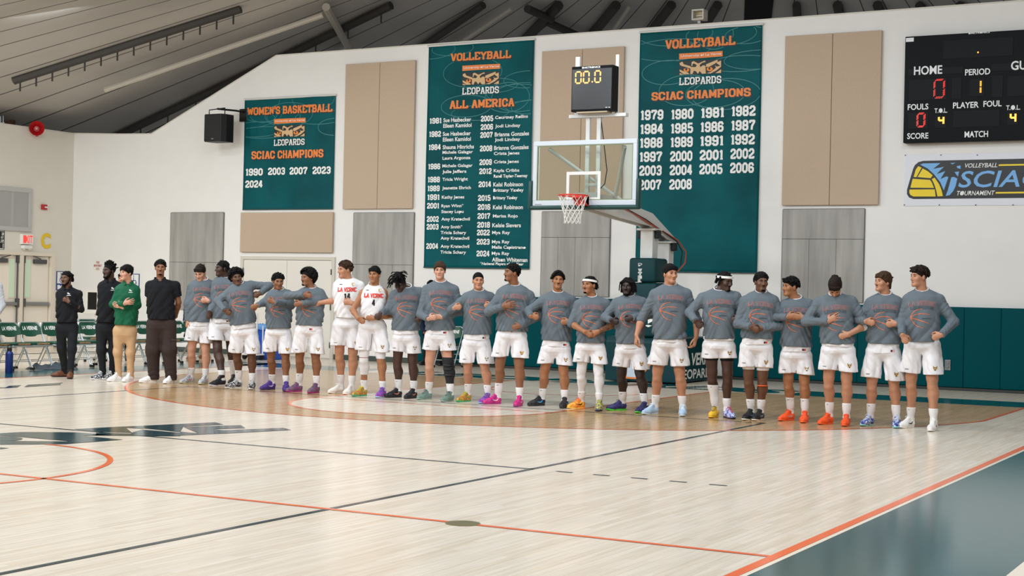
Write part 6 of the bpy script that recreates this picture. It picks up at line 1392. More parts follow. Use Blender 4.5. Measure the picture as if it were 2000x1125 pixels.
    if top == 'warmup':
        ring('shirt_collar', nb-up*.006, up+F*.45, F, .074*st, .082*st, .0095, M_GREY, so)
        if sp.get('undershirt', True): ring('undershirt_collar', nb+up*.004, up+F*.42, F, .068*st, .0755*st, .0075, M_WHITE, root)
    if top == 'jersey': ring('neck_trim', nb-up*.012, up+F*.6, F, .080*st, .088*st, .007, M_WHITE, so)
    if top in ('polo', 'jacket'):
        b = MB(); n = 26; vs = []
        for r, z in ((.073, .028), (.080, .03), (.092, -.008), (.086, -.014)):
            for k in range(n+1):
                a = PI/2+.34+(2*PI-.68)*k/n; q = nb+V3(*(np.cross(F, up)))*0; R_ = np.cross(F, up); tp = max(0, math.sin(a)); q = nb+R_*r*st*math.cos(a)+F*(r*1.05*st*math.sin(a)+(.014 if z < 0 else 0)*tp)+up*(z-.030*tp-(.016 if z < 0 else 0)*tp); vs.append(tuple(q))
        b.add(vs, [(i*(n+1)+k, i*(n+1)+k+1, (i+1)*(n+1)+k+1, (i+1)*(n+1)+k) for i in range(3) for k in range(n)]); co = b.build('collar', m_top if top == 'polo' else M_GRNJ, so, True, fix=True); md = co.modifiers.new('t', 'SOLIDIFY'); md.thickness = .005
        if top == 'jacket': ring('undershirt_collar', nb-up*.0, up+F*.5, F, .068*st, .072*st, .012, M_POLO, root)
    # ---------------- prints that follow the cloth
    y_r = [min(sx-.5, -.5), sx+.05]; cx0 = nk[0]*.86+hipc[0]*.14; cz0 = nk[2]-.172*st
    lean = math.atan2(nk[0]-hipc[0], nk[2]-hipc[2]); cl_, sl_ = math.cos(lean), math.sin(lean); fs = math.cos(math.radians(yaw))
    def put(b, vf, lay, fn, ox=0, oz=0, ang=0.0):
        v, f_ = vf; ca, sa_ = math.cos(ang), math.sin(ang); pts = [(ox+p[0]*ca+p[1]*sa_, oz-p[0]*sa_+p[1]*ca) for p in v]; ys = project(fn, pts, y_r); b.add([(p[0], y-.0022-.0012*lay, p[1]) for p, y in zip(pts, ys)], f_)
    def ribbon(pts, w):
        v, f_ = [], []; pts = [V3(p[0], p[1], 0) for p in pts]; P2 = []
        for i in range(len(pts)-1):
            for t in np.linspace(0, 1, 6)[:-1]: P2.append(pts[i]+(pts[i+1]-pts[i])*t)
        P2.append(pts[-1])
        for _ in range(3): P2 = [P2[0]]+[(P2[i-1]+2*P2[i]+P2[i+1])/4 for i in range(1, len(P2)-1)]+[P2[-1]]
        for i, p in enumerate(P2):
            t = unit(P2[min(i+1, len(P2)-1)]-P2[max(i-1, 0)]); n_ = V3(-t[1], t[0], 0)*w*(.55+.45*math.sin(PI*i/(len(P2)-1))); v += [tuple((p-n_)[:2]), tuple((p+n_)[:2])]
        f_ = [(2*i, 2*i+2, 2*i+3, 2*i+1) for i in range(len(P2)-1)]; return v, f_
    if top == 'warmup' and sp.get('print', True):
        b = MB(); arch = lambda vf, k: ([(x, z+k*(1-(x/.15)**2)) for x, z in vf[0]], vf[1])
        sc = sp.get('psc', 1.0)*st
        o_ = fit(slab2d('LA VERNE', 1.4, 1.0), -.146*sc*fs, .146*sc*fs, -.024*sc, .028*sc); i_ = fit(slab2d('LA VERNE', .86, .60), -.142*sc*fs, .142*sc*fs, -.0205*sc, .0245*sc)
        b.cur = 0; put(b, arch(tri(*o_, .03), .020), 0, shirt, cx0, cz0, lean); b.cur = 1; put(b, arch(tri(*i_, .03), .020), 1, shirt, cx0, cz0, lean)
        o_ = fit(slab2d('LEOPARDS', 1.5, 1.05), -.125*sc*fs, .125*sc*fs, -.058*sc, -.024*sc); i_ = fit(slab2d('LEOPARDS', .76, .52), -.120*sc*fs, .120*sc*fs, -.055*sc, -.028*sc)
        b.cur = 2; put(b, arch(tri(*o_, .03), .012), 0, shirt, cx0, cz0, lean); b.cur = 1; put(b, arch(tri(*i_, .03), .012), 1, shirt, cx0, cz0, lean)
        b.cur = 2; put(b, tri(*fit(text2d('BASKETBALL', .02), .0*fs, .10*sc*fs, -.158*sc, -.146*sc), .03), 0, shirt, cx0, cz0, lean)
        b.cur = 3
        for arc, w in (([(-.119, -.134), (-.108, -.10), (-.085, -.072), (-.045, -.052), (.01, -.044)], .0031), ([(-.119, -.142), (-.08, -.112), (-.02, -.097), (.04, -.100), (.086, -.112)], .0036), ([(-.119, -.144), (-.07, -.158), (0, -.18), (.073, -.207)], .0040), ([(-.115, -.148), (-.10, -.19), (-.06, -.236), (.01, -.258)], .0033), ([(-.121, -.120), (-.119, -.165)], .003)):
            put(b, ribbon([(x*sc*fs, z*sc) for x, z in arc], w), 0, shirt, cx0, cz0, lean)
        b.build('shirt_print', [M_PRLT, M_GREY, M_PRG, M_PRO], so, fix=False)
    if top == 'jersey':
        b = MB(); b.cur = 0; put(b, tri(*fit(slab2d('LA VERNE', 1.5, 1.1), -.135*fs, .135*fs, -.02, .045), .03), 0, shirt, cx0, cz0, lean)
        b.cur = 1; w = .045 if len(sp['num']) > 1 else .022; put(b, tri(*fit(slab2d(sp['num'], 1.5, 1.1), -w, w, -.13, -.04), .03), 0, shirt, cx0, cz0, lean); b.cur = 2
        for x, z in ((.085, .085),): put(b, ([(x-.02, z+.025), (x+.02, z+.025), (x+.022, z), (x, z-.025), (x-.022, z)], [(0, 1, 2, 3, 4)]), 0, shirt, cx0, cz0, lean)
        b.cur = 1; put(b, ([(-.11, .082), (-.07, .082), (-.07, .092), (-.11, .092)], [(0, 1, 2, 3)]), 0, shirt, cx0, cz0, lean); b.build('jersey_print', [M_PRR, M_PRB, M_BDG], so, fix=False)
    if sp.get('crest'):
        b = MB(); ox, oz = sp['crest']; q = [[(-.022, .012), (.0, .014), (-.004, -.002), (.022, .002), (.004, -.022), (.002, -.008), (-.018, -.01)], [(-.03, -.028), (.032, -.026), (.032, -.034), (-.03, -.036)]]
        for pl_ in q: put(b, tri(pl_, [tuple(range(len(pl_)))], .03), 0, shirt, nk[0]+ox, nk[2]+oz)
        b.build('crest_print', M_WHT, so, fix=False)
    # ---------------- white jersey showing under the shirt
    if top == 'warmup' and sp.get('tail') is not None:
        tz = pl((sp['hip'][0], sp['tail']), sx)[2]; ut = float(((V3(hp_[0], sx, tz)-hipc)@up)/np.linalg.norm(nk-hipc)); tw = np.array([.96, .95, .90])*hemw
        tl = Torso(hipc, nk, yaw, ([ut-.02, ut+.04, uh+.16], tw, np.array([.134, .130, .112])*st*cw, np.zeros(3)), seed+3, .004, lambda X, Y, Z: tz+sp.get('tilt', 0)*(X-hp_[0])-Z-.004*np.sin(14*X+2*seed))
        h = Field(axis(lo[0], hi[0], .0085), axis(lo[1], hi[1], .01), axis(tz-.06, hem+.08, .0085)); h.add(tl.prim(), 0); h.clip((-sp.get('tilt', 0), 0, 1), (hp_[0], 0, hem+.03)); V, Q = h.mesh(); jt = np_mesh('jersey_hem', V, Q, M_WHITE, root)
        if sp.get('tagx') is not None:
            b = MB(); tx = pl((sp['tagx'], sp['tail']), sx)[0]; b.cur = 0; put(b, ([(-.02, -.012), (.0, -.012), (.0, .012), (-.02, .012)], [(0, 1, 2, 3)]), 0, tl, tx, tz+.032); b.cur = 1; put(b, ([(.0, -.012), (.024, -.012), (.024, .012), (.0, .012)], [(0, 1, 2, 3)]), 0, tl, tx, tz+.032); b.build('hem_label', [M_PRB, M_PRR], jt, fix=False)
    # ---------------- shorts or trousers
    low = sp.get('low', 'shorts'); waist = hem+.035
    if low == 'shorts':
        h = Field(axis(hipc[0]-.30, hipc[0]+.30, .0072), axis(sx-.26, sx+.26, .009), axis(min(sh)-.02, waist+.02, .0085)); wp_ = Torso(hipc, nk, yaw, ([-.09, -.05, .0, .05, .11, .2], np.array([.04, .085, .150, .172, .160, .150])*st*cw, np.array([.04, .08, .118, .126, .112, .105])*st*cw, np.zeros(6)), seed, .003)
        parts = []
        for i, (hj, k, sgn) in enumerate(((hA, kn[0], -1), (hB, kn[1], 1))):
            ax_ = unit(k-hj); e = k; r0, r1 = .100*st*cw, sp.get('shr', .110)*st; q = seed+i*2
            fn, l, u = cap(hj+V3(sgn*.006, 0, .02), e+V3(sgn*.022, 0, 0), r0, r1, ((0, 1, 0), 1.08))
            def leg(X, Y, Z, fn=fn, q=q, zz=sh[i], c=hj): 
                an_ = np.arctan2(Y-c[1], X-c[0]); dn = np.clip((c[2]+.04-Z)/.22, .15, 1); d = fn(X, Y, Z)+.0105*dn*(1-2*np.abs(np.sin(an_*2.5+q+Z*4+.8*np.sin(Z*13+q)))**.7)+.0035*dn*np.sin(an_*7-q+Z*9)+.003*(1-2*np.abs(np.sin(Z*24+an_*2.2+q))**.7)
                return np.maximum(d, zz-Z-.008*np.sin(an_+q))
            parts.append((leg, l-.03, u+.03))
        def shorts(X, Y, Z):
            d = smin(parts[0][0](X, Y, Z).astype(F32), parts[1][0](X, Y, Z).astype(F32), .012); w = np.maximum(np.maximum(wp_(X, Y, Z), (hipz-.125*st)-Z), Z-waist); return smin(np.maximum(d, Z-waist).astype(F32), w.astype(F32), .04)
        h.add((shorts, V3(-9, -9, -9), V3(9, 9, 9)), 0)
        for i, (hj, k) in enumerate(((hA, kn[0]), (hB, kn[1]))):
            q = hj+(k-hj)*((hj[2]-sh[i])/(hj[2]-k[2]+1e-6)); h.cut(cap(q+V3(0, 0, .045), q-V3(0, 0, .2), .080*st, .098*st), .004)
        V, Q = h.mesh(); sho = np_mesh('shorts', V, Q, M_SHORT, root)
        if sp.get('badges', True):
            b = MB(); qb = hB+(kn[1]-hB)*((hB[2]-sh[1]-.065)/(hB[2]-kn[1][2])); qa = hA+(kn[0]-hA)*((hA[2]-sh[0]-.04)/(hA[2]-kn[0][2]))
            bx, bz = qb[0]+.035*st, sh[1]+.072
            b.cur = 0; put(b, ([(-.026, .024), (-.012, .018), (.012, .018), (.026, .024), (.025, .0), (.012, -.018), (0, -.028), (-.012, -.018), (-.025, .0)], [tuple(range(9))]), 0, shorts, bx, bz); b.cur = 1
            put(b, ([(-.018, .014), (-.004, .008), (-.004, .0), (-.016, .004)], [(0, 1, 2, 3)]), 1, shorts, bx, bz); put(b, ([(.004, .008), (.018, .014), (.016, .004), (.004, .0)], [(0, 1, 2, 3)]), 1, shorts, bx, bz)
            put(b, ([(-.008, -.010), (.008, -.010), (.006, -.022), (-.006, -.022)], [(0, 1, 2, 3)]), 1, shorts, bx, bz); put(b, ([(-.025, .022), (-.02, .03), (-.012, .02)], [(0, 1, 2)]), 1, shorts, bx, bz); put(b, ([(.012, .02), (.02, .03), (.025, .022)], [(0, 1, 2)]), 1, shorts, bx, bz)
            put(b, tri(*fit(text2d('SCIAC', .03), -.022, .022, -.007, .007), .03), 0, shorts, qa[0]-.055*st, sh[0]+.048); b.build('shorts_badge', [M_BDG, M_PRB], sho, fix=False)
        if sp.get('under'):                   # compression shorts showing below
            col, dz = sp['under']
            for i, (hj, k) in enumerate(((hA, kn[0]), (hB, kn[1]))): leg_cover('compression_shorts', leg_prims(hj, k, foot[i], (-1, 1)[i], st, cw, 1.0, .007), sh[i]-dz, sh[i]+.05, M_WHITE if col == 'white' else M_POLO, root, foot[i][2], k, hj, crease=.0)
    else:
        m_ = {'khaki': M_KHAKI, 'black': M_TROU, 'brown': M_BRNP, 'navy': M_NAVY}[low]; wide = sp.get('wide', 1.0); wq = .75+.25*wide
        h = Field(axis(min(hipc[0], A_[0], B_[0])-.28, max(hipc[0], A_[0], B_[0])+.28, .0075), axis(min(sx, A_[1], B_[1])-.24, max(sx, A_[1], B_[1])+.26, .009), axis(.03, waist+.02, .0095))
        wp_ = Torso(hipc, nk, yaw, ([-.18, -.11, -.04, .04, .16, .30], np.array([.04, .09, .150*wq, .162*wq, .152, .148])*st*cw, np.array([.04, .08, .115, .118, .106, .100])*st*cw, np.zeros(6)), seed, .002)
        wf, l, u = wp_.prim(); h.add((lambda X, Y, Z: np.maximum(wf(X, Y, Z), Z-waist), l, u), 0)
        for i, (hj, k, ft) in enumerate(((hA, kn[0], foot[0]), (hB, kn[1], foot[1]))):
            an = ft[2]-V3(0, 0, .055); q = seed+i*3
            for a, c, r1, r2 in ((hj+V3((-.004, .004)[i], 0, .03), k, .104*st*cw*(.55+.45*wide), .076*st*wide), (k, an, .076*st*wide, .054*st*wide)):
                fn, l, u = cap(a, c, r1, r2); h.add((lambda X, Y, Z, fn=fn, q=q: np.maximum(np.maximum(fn(X, Y, Z), Z-waist)+.006*np.exp(-((Z-.10)/.10)**2)*(1-2*np.abs(np.sin(Z*38+4*np.sin(X*13+q)+q))**.6)+.004*np.exp(-((Z-.52)/.16)**2)*(1-2*np.abs(np.sin(Z*21+17*X+q))**.6)+.003*np.sin(9*X+5*Y+6*Z+q), .045-Z), l-.02, u+.02), .05)
        V, Q = h.mesh(); tr_ = np_mesh('trousers', V, Q, m_, root)
        if sp.get('cargo'):
            k = hB+(kn[1]-hB)*.78; b = MB().rbox((k[0]+.035, k[1]-.115, k[2]-.085), (k[0]+.105, k[1]+.02, k[2]+.08), .02).rbox((k[0]+.03, k[1]-.12, k[2]+.055), (k[0]+.11, k[1]+.025, k[2]+.095), .012); b.build('cargo_pocket', m_, tr_, True)
    # ---------------- socks, shoes and extras
    for i, ft in enumerate(foot):
        q, yw, an = ft; k = kn[i]; kind, upper, sole, lace, logo = sp['shoe'][i] if isinstance(sp['shoe'][0], (list, tuple)) else sp['shoe']
        add_shoe(root, q[0], q[1], yw, kind, upper, sole, lace, logo, i)
        if low == 'shorts':
            tz = an[2]+sp.get('sock', (.115, .115))[i]; tp = an+(k-an)*((tz-an[2])/(k[2]-an[2])); a = math.radians(yw); d = V3(math.sin(a), -math.cos(a), 0)
            o_ = .0055; cf = k+(an-k)*.30-d*.016; hj = (hA, hB)[i]
            sk = leg_cover('sock', leg_prims(hj, k, ft, (-1, 1)[i], st, cw, 1.0, o_), .058, tz, M_SOCK, root, an, k, hj)
            sw = MB(); x0, z0 = tp[0]-.010, tz-.026
            lp_ = leg_prims(hj, k, ft, (-1, 1)[i], st, cw, 1.0, o_); Fk = lambda X, Y, Z: np.minimum.reduce([lp_[q][0][0](X, Y, Z) for q in (3, 4, 5, 9, 10)])-.003
            pts_ = [(x0+u, z0+w_) for u, w_ in ((-.020, .006), (-.012, -.006), (.022, .007), (-.008, .002))]; ys_ = project(Fk, pts_, [an[1]-.2, an[1]+.1]); sw.add([(p[0], y-.003, p[1]) for p, y in zip(pts_, ys_)], [(0, 1, 2, 3)]); sw.build('sock_logo', M_PRB, sk, fix=False)
        if sp.get('sleeve_%s' % 'ab'[i]):
            col, z0, z1 = sp['sleeve_%s' % 'ab'[i]]; hj = (hA, hB)[i]; a = math.radians(yw); d = V3(math.sin(a), -math.cos(a), 0)
            o = leg_cover(sp.get('sleeve_name', 'leg_sleeve'), leg_prims(hj, k, ft, (-1, 1)[i], st, cw, 1.0, .008), z0, z1, mat('sleeve_'+col.strip('#'), col, .8, bump=.3, bscale=60), root, an, k, hj, crease=.002)
            if sp.get('brace') == 'ab'[i]:
                for z in (.36, .44, .58): c_ = an+(k-an)*min(1, (z-an[2])/(k[2]-an[2])); ring('brace_strap', c_+d*.0, V3(0, 0, 1), d, .066, .068, .012, M_BLACK, o)
                MB().rbox((k[0]+.055, k[1]-.03, k[2]-.2), (k[0]+.08, k[1]+.03, k[2]+.22), .01).lathe([(.03, -.012), (.03, .012)], (k[0]+.075, k[1], k[2]), 16, 'x').build('brace_hinge', M_BLACK, o)
    for key, A in zip('ab', arms):
        if sp.get('wrist'+key):
            nm_, col, t_ = sp['wrist'+key]; ax_ = unit(A['w']-A['e']); c_ = A['w']-ax_*.015; ring(nm_, c_, ax_, V3(0, -1, 0) if abs(ax_[1]) < .9 else V3(1, 0, 0), .033*st, .032*st, t_, mat('band_'+col.strip('#'), col, .6), root)
        if sp.get('cuff'+key):
            ax_ = unit(A['w']-A['e']); MB().tube([tuple(A['e']+ax_*.02), tuple(A['e']+ax_*.075)], [.054*st, .050*st], 18).build('undershirt_cuff', M_WHITE, root, True)
        if sp.get('tattoo'+key):
            ax_ = unit(A['w']-A['e']); pts = [tuple(A['e']+(A['w']-A['e'])*t) for t in (.15, .3, .6, .95)]
            MB().tube(pts, [.0435*st, .0445*st, .037*st, .0285*st], 18).build('tattoo', pattern('tattoo_ink', ['#b77f5c', '#4a382c', '#a57150', '#3f3026'], 55), root, True)
    if sp.get('knee_band'): k = kn[1]; ring('knee_band', k-V3(0, 0, .075), V3(0, 0, 1), V3(0, -1, 0), .056*st, .058*st, .007, mat('band_orange', '#f0642a', .6), root)
    if sp.get('chair'): pass
    return root
# ================================================================== THE LINE OF PLAYERS AND STAFF
RF = reg(1580, 500, .32); RE = reg(1340, 500, 300/964); RD = reg(1080, 490, 340/1125); RC = reg(880, 490, 320/1091); RB = reg(620, 480, 320/1125); RA = reg(340, 480, 320/1125); RG = reg(0, 480, 380/1425)
GP = 'players standing arm in arm'
def player(label, **k): return person(k, label, GP)
RNB = ['#d8d020', '#d23a26', '#2f9e4a', '#e87a1e', '#1d7a3c']; GAL = ['#2d3aa0', '#7a3fb0', '#c93f9a', '#3a7fd0', '#23255c']
# ---- right end of the line
player('rightmost player of the line, fists on hips, in white shoes', reg=RF, hd=(672, 128, -52, 0, 0), nk=(690, 222), sa=(590, 255), sb=(812, 252), hip=(692, 560), hem=522, sh=(716, 718), tuck=True, ea=(565, 405), wa=(570, 478), ha=(592, 528), eb=(885, 402), wb=(812, 478), hb=(770, 498),
    fa=(602, 1048, -30), fb=(755, 1066, -8), height=1.95, skin='light', hair=('curlytop', 'brown'), shoe=('low', '#eceae6', '#f2f0ec', '#f4f4f2', '#22242c'), seed=21, sock=(.15, .16))
player('player with a moustache, shaggy brown hair and blue shoes, second from the right end', reg=RF, hd=(452, 160, -48, -4, 0), nk=(465, 245), sa=(362, 272), sb=(555, 268), hip=(452, 600), hem=535, tail=592, tagx=508, sh=(745, 755), ea=(300, 392), wa=(342, 398), ha=(392, 410), eb=(592, 405), wb=(532, 412), hb=(485, 418), dwa=-.2, dwb=-.2,
    fa=(360, 1035, -22), fb=(534, 1046, 0), height=1.9, skin='light', hair=('mullet', 'light'), beard='moustache', shoe=('low', ['#1d3f94', '#1d3f94', '#dfe6f2', '#1d3f94'], '#8fd3cf', '#dfe6f2', None), seed=20, sock=(.17, .17))
player('player with bowed head, hand on heart, white cuff and orange shoes', reg=RF, hd=(160, 188, -4, 60, 0), dhd=-.10, nk=(160, 250), sa=(42, 268), sb=(278, 258), hip=(178, 590), hem=538, tail=552, sh=(698, 702), ea=(-20, 400), wa=(112, 400), ha=(168, 372), pa='flat', eb=(352, 420), wb=(242, 478), hb=(195, 492), slb=.12, cuffb=True,
    fa=(108, 1026, -28), fb=(225, 1035, -5), height=1.9, skin='light', hair=('crop', 'brown'), shoe=('low', '#f2561d', '#f26a2c', '#f2602a', '#d84a18'), seed=19, sock=(.17, .17))
player('player with curly black top, looking left, in orange shoes and two hands meeting', reg=RE, hd=(655, 195, -55, 0, 0), nk=(690, 278), sa=(605, 292), sb=(785, 285), hip=(690, 640), hem=570, tail=602, tagx=738, sh=(738, 742), ea=(530, 385), wa=(632, 383), ha=(668, 378), eb=(850, 392), wb=(738, 388), hb=(695, 382), dwa=-.24, dwb=-.24, pa='grip', pb='grip',
    fa=(637, 1033, -33), fb=(742, 1043, -5), height=1.8, skin='tan', hair=('curlytop', 'black'), shoe=('low', '#f2561d', '#f26a2c', '#f2602a', '#b8b4b0'), seed=18, sock=(.19, .19))
player('player with short black hair, clasped hands, black shoes and an orange knee band', reg=RE, hd=(472, 165, 18, 0, 0), nk=(470, 238), sa=(352, 270), sb=(565, 268), hip=(440, 590), hem=520, tail=556, tagx=497, sh=(695, 700), under=('white', .035), ea=(325, 425), wa=(402, 445), ha=(438, 462), eb=(635, 435), wb=(485, 455), hb=(445, 458), pa='grip', pb='grip',
    fa=(395, 1028, -20), fb=(455, 1031, -18), height=1.88, skin='brown', hair=('fade', 'black'), beard='goatee', knee_band=True, shoe=('low', '#15171c', '#e9e3d2', '#15171c', '#7fb4d8'), seed=17, sock=(.16, .16), gaze=.5)
player('player in a white headband with dreadlocks, looking right, one yellow shoe and one blue', reg=RE, hd=(245, 160, 42, 10, 0), nk=(210, 222), sa=(88, 248), sb=(330, 240), hip=(205, 580), hem=520, tail=528, sh=(640, 642), under=('black', .03), ea=(22, 355), wa=(58, 405), ha=(82, 438), eb=(388, 385), wb=(345, 395), hb=(300, 402), dwa=-.2, dwb=-.2, wrista=('wrist_band', '#1e1f22', .012),
    fa=(175, 1012, -12), fb=(268, 1018, 22), height=1.92, skin='dark', hair=('braids', 'black'), beard='goatee', headband=True, shoe=(('low', ['#e9b824', '#e9b824', '#e9b824', '#1d1c18'], '#e9b824', '#1d1c18', None), ('low', ['#4a57a8', '#c9d2f0', '#4a57a8', '#28295a'], '#23244a', '#d8344a', None)), seed=16, sock=(.31, .15))
player('tallest broad player with pushed-up sleeves, arms hanging, in pale blue shoes', reg=RD, hd=(758, 150, 30, 0, 0), nk=(760, 232), sa=(640, 268), sb=(880, 262), hip=(752, 620), hem=570, tail=592, sh=(738, 742), ea=(572, 442), wa=(540, 545), ha=(532, 605), eb=(932, 450), wb=(925, 560), hb=(912, 618), pa='relaxed', pb='relaxed', na=(1, .4, 0), nb=(-1, .4, 0), sl=.1, dea=.02, deb=.02, dwa=-.06, dwb=-.06,
    fa=(637, 1055, -36), fb=(838, 1065, 0), height=1.96, skin='light', hair=('crop', 'black'), bulk=1.06, wid=.205, shoe=('low', '#a9c4de', '#c6d8e8', '#eef2f5', None), seed=15, sock=(.15, .15))
player('player with shoulder-length dreadlocks and beard, in navy shoes with bright green soles', reg=RD, hd=(482, 232, -14, 0, 0), nk=(495, 300), sa=(395, 322), sb=(598, 318), hip=(500, 660), hem=600, tail=632, sh=(752, 762), ea=(335, 430), wa=(372, 448), ha=(405, 460), eb=(652, 412), wb=(518, 432), hb=(482, 445), dwa=-.2, dwb=-.22,
    fa=(422, 1030, -58), fb=(580, 1045, -25), height=1.8, skin='deep', hair=('dreads', 'black'), beard='full', bulk=1.04, shoe=('low', ['#1b2350', '#1b2350', '#3a2f78', '#141a3a'], '#4fd03a', '#22305e', None), seed=14, sock=(.15, .15))
player('player in a white headband and white leggings, tattooed forearm, in one orange shoe', reg=RD, hd=(235, 222, -38, -2, 0), nk=(250, 305), sa=(152, 335), sb=(358, 328), hip=(242, 640), hem=592, sh=(722, 726), ea=(118, 468), wa=(205, 522), ha=(242, 545), eb=(398, 472), wb=(292, 522), hb=(248, 550), pa='grip', pb='grip', sl=.1, tattoob=True, legs='leggings',
    fa=(160, 1018, -45), fb=(298, 1032, -3), height=1.82, skin='tan', hair=('braids', 'black'), beard='goatee', headband=True, shoe=(('low', ['#efa52a', '#efb83c', '#ea6a28', '#efb83c'], '#f0c050', '#ea4a2a', '#2a2018'), ('low', ['#3c4a86', '#c8c24a', '#3c4a86', '#27305c'], '#2a3566', '#c8c24a', None)), seed=13, sock=(.13, .13))
player('player with parted wavy black hair, in black shoes with a blue stripe', reg=RC, hd=(715, 195, 6, 0, 3), nk=(715, 285), sa=(600, 315), sb=(822, 315), hip=(700, 670), hem=598, tail=638, tagx=760, sh=(752, 758), ea=(520, 398), wa=(532, 432), ha=(564, 440), eb=(852, 468), wb=(792, 474), hb=(752, 475), dwa=-.2, dwb=-.2,
    fa=(582, 1032, -45), fb=(755, 1045, -8), height=1.84, skin='tan', hair=('mid', 'black'), beard='moustache', shoe=('low', '#1c1d22', '#2a2b33', '#26272e', '#3fa6e0'), seed=12, sock=(.14, .14))
player('player in profile with a flat hand on heart, in bright pink shoes', reg=RC, hd=(408, 148, -62, -4, 0), nk=(425, 238), sa=(325, 268), sb=(540, 285), hip=(405, 580), hem=535, sh=(705, 712), ea=(252, 405), wa=(345, 370), ha=(400, 362), pa='flat', eb=(595, 432), wb=(468, 496), hb=(422, 512), pb='flat',
    fa=(288, 1020, -50), fb=(452, 1034, -12), height=1.94, skin='olive', hair=('fade', 'black'), beard='goatee', shoe=('low', ['#e02a86', '#d41f7a', '#8a2478', '#e8489a'], '#b02a86', '#f03a90', '#f2d0e0'), seed=11, sock=(.19, .15), wid=.205)
player('player with a black crew cut facing forward, standing beside the pink shoes', reg=RC, hd=(184, 200, 8, 0, 0), nk=(188, 275), sa=(92, 295), sb=(280, 292), hip=(170, 630), hem=558, tail=592, tagx=222, sh=(745, 752), ea=(2, 392), wa=(20, 382), ha=(48, 376), eb=(330, 392), wb=(278, 368), hb=(238, 366), dwa=-.2, dwb=-.2,
    fa=(95, 1004, -35), fb=(236, 1015, -28), height=1.8, skin='light', hair=('buzz', 'black'), shoe=(('low', RNB, '#3fae6a', '#d8d020', None), ('low', GAL, '#8fb0d8', '#3a3f9a', None)), seed=10, sock=(.15, .15))
# ---- the middle
player('player with a brown fringe and a black brace on one knee', reg=RB, hd=(840, 172, -4, 0, 0), nk=(845, 258), sa=(735, 288), sb=(955, 288), hip=(838, 640), hem=580, tail=610, tagx=873, sh=(715, 718), ea=(708, 470), wa=(758, 500), ha=(785, 495), eb=(985, 450), wb=(858, 488), hb=(822, 488), pa='grip', pb='grip',
    fa=(742, 1056, -36), fb=(898, 1070, -28), height=1.9, skin='pale', hair=('fringe', 'light'), shoe=('low', '#6f8a80', '#8fa398', '#1d2422', None), seed=9, sock=(.15, .16), sleeve_b=('#17181a', .24, .60), sleeve_name='knee_brace', brace='b')
player('player with bowed head and upright dreadlocks, in black shoes', reg=RB, hd=(568, 255, -22, 38, 0), dhd=-.09, nk=(612, 295), sa=(508, 330), sb=(722, 300), hip=(605, 650), hem=580, tail=608, sh=(725, 735), ea=(482, 445), wa=(438, 462), ha=(405, 488), eb=(742, 425), wb=(722, 482), hb=(695, 508), dwa=-.2, dwb=-.2, wristb=('wrist_band', '#ee6a3a', .011),
    fa=(532, 1042, -48), fb=(645, 1048, -28), height=1.86, skin='dark', hair=('dreadtop', 'black'), shoe=('low', '#14151a', '#1c1d24', '#14151a', '#c87a5a'), seed=8, sock=(.16, .15))
player('player in a white jersey numbered 4, with a white leg sleeve', reg=RB, hd=(392, 200, -22, 0, 0), nk=(388, 282), sa=(298, 312), sb=(470, 308), hip=(378, 570), hem=505, sh=(720, 726), under=('white', .10), top='jersey', num='4', sl=-1, ea=(242, 440), wa=(278, 498), ha=(305, 518), eb=(508, 475), wb=(388, 498), hb=(345, 496), tuck=True, wid=.18,
    fa=(297, 1032, -38), fb=(438, 1041, -18), height=1.82, skin='tan', hair=('crop', 'black'), shoe=(('low', RNB, '#3fae7a', '#d8d020', None), ('low', GAL, '#a9c4e4', '#5a3fa8', None)), seed=7, sock=(.13, .13), sleeve_a=('#dddbd9', .30, .54))
player('player in a white jersey numbered 14, curly brown hair, looking left', reg=RB, hd=(188, 165, -58, 4, 0), nk=(205, 235), sa=(130, 262), sb=(308, 262), hip=(205, 560), hem=495, sh=(688, 700), top='jersey', num='14', sl=-.2, ea=(125, 375), wa=(15, 392), ha=(-35, 395), eb=(308, 392), wb=(238, 396), hb=(195, 388), pa='relaxed', pb='grip', dwa=.05, dea=.05, tuck=True, wid=.188,
    fa=(138, 1012, -45), fb=(220, 1020, -24), height=1.98, skin='light', hair=('curlyshort', 'curly'), shoe=('low', '#e6e0d8', '#ece7df', '#eeeae4', None), seed=6, sock=(.17, .17))
# ---- left part of the line
player('player with a wide black afro looking left, crossed forearms, grey and magenta shoes', reg=RA, hd=(918, 222, -52, 0, 0), nk=(942, 298), sa=(862, 322), sb=(1018, 312), hip=(925, 600), hem=548, tail=586, tagx=938, sh=(735, 742), ea=(775, 342), wa=(888, 336), ha=(930, 345), eb=(1034, 372), wb=(878, 395), hb=(845, 402), dea=-.05, dwa=-.24, dwb=-.26, 
    fa=(835, 1002, -46), fb=(963, 1010, -26), height=1.86, skin='olive', hair=('afrobig', 'black'), beard='goatee', shoe=('low', ['#5f5f68', '#5f5f68', '#8a2f78', '#74747e'], '#b0308a', '#3c3c44', '#a03078'), seed=5, sock=(.17, .15))
player('smiling player with short black curls, in purple shoes', reg=RA, hd=(714, 245, 14, 8, 0), nk=(722, 312), sa=(655, 330), sb=(798, 318), hip=(715, 610), hem=568, sh=(728, 742), ea=(612, 392), wa=(575, 408), ha=(550, 416), eb=(808, 408), wb=(690, 388), hb=(652, 376), dwa=-.18, dwb=-.26,
    fa=(652, 988, -42), fb=(768, 998, 0), height=1.78, skin='olive', hair=('curlyshort', 'black'), shoe=('low', '#42277c', '#3a2a68', '#5a3f9c', '#c9b8e4'), seed=4, sock=(.13, .13))
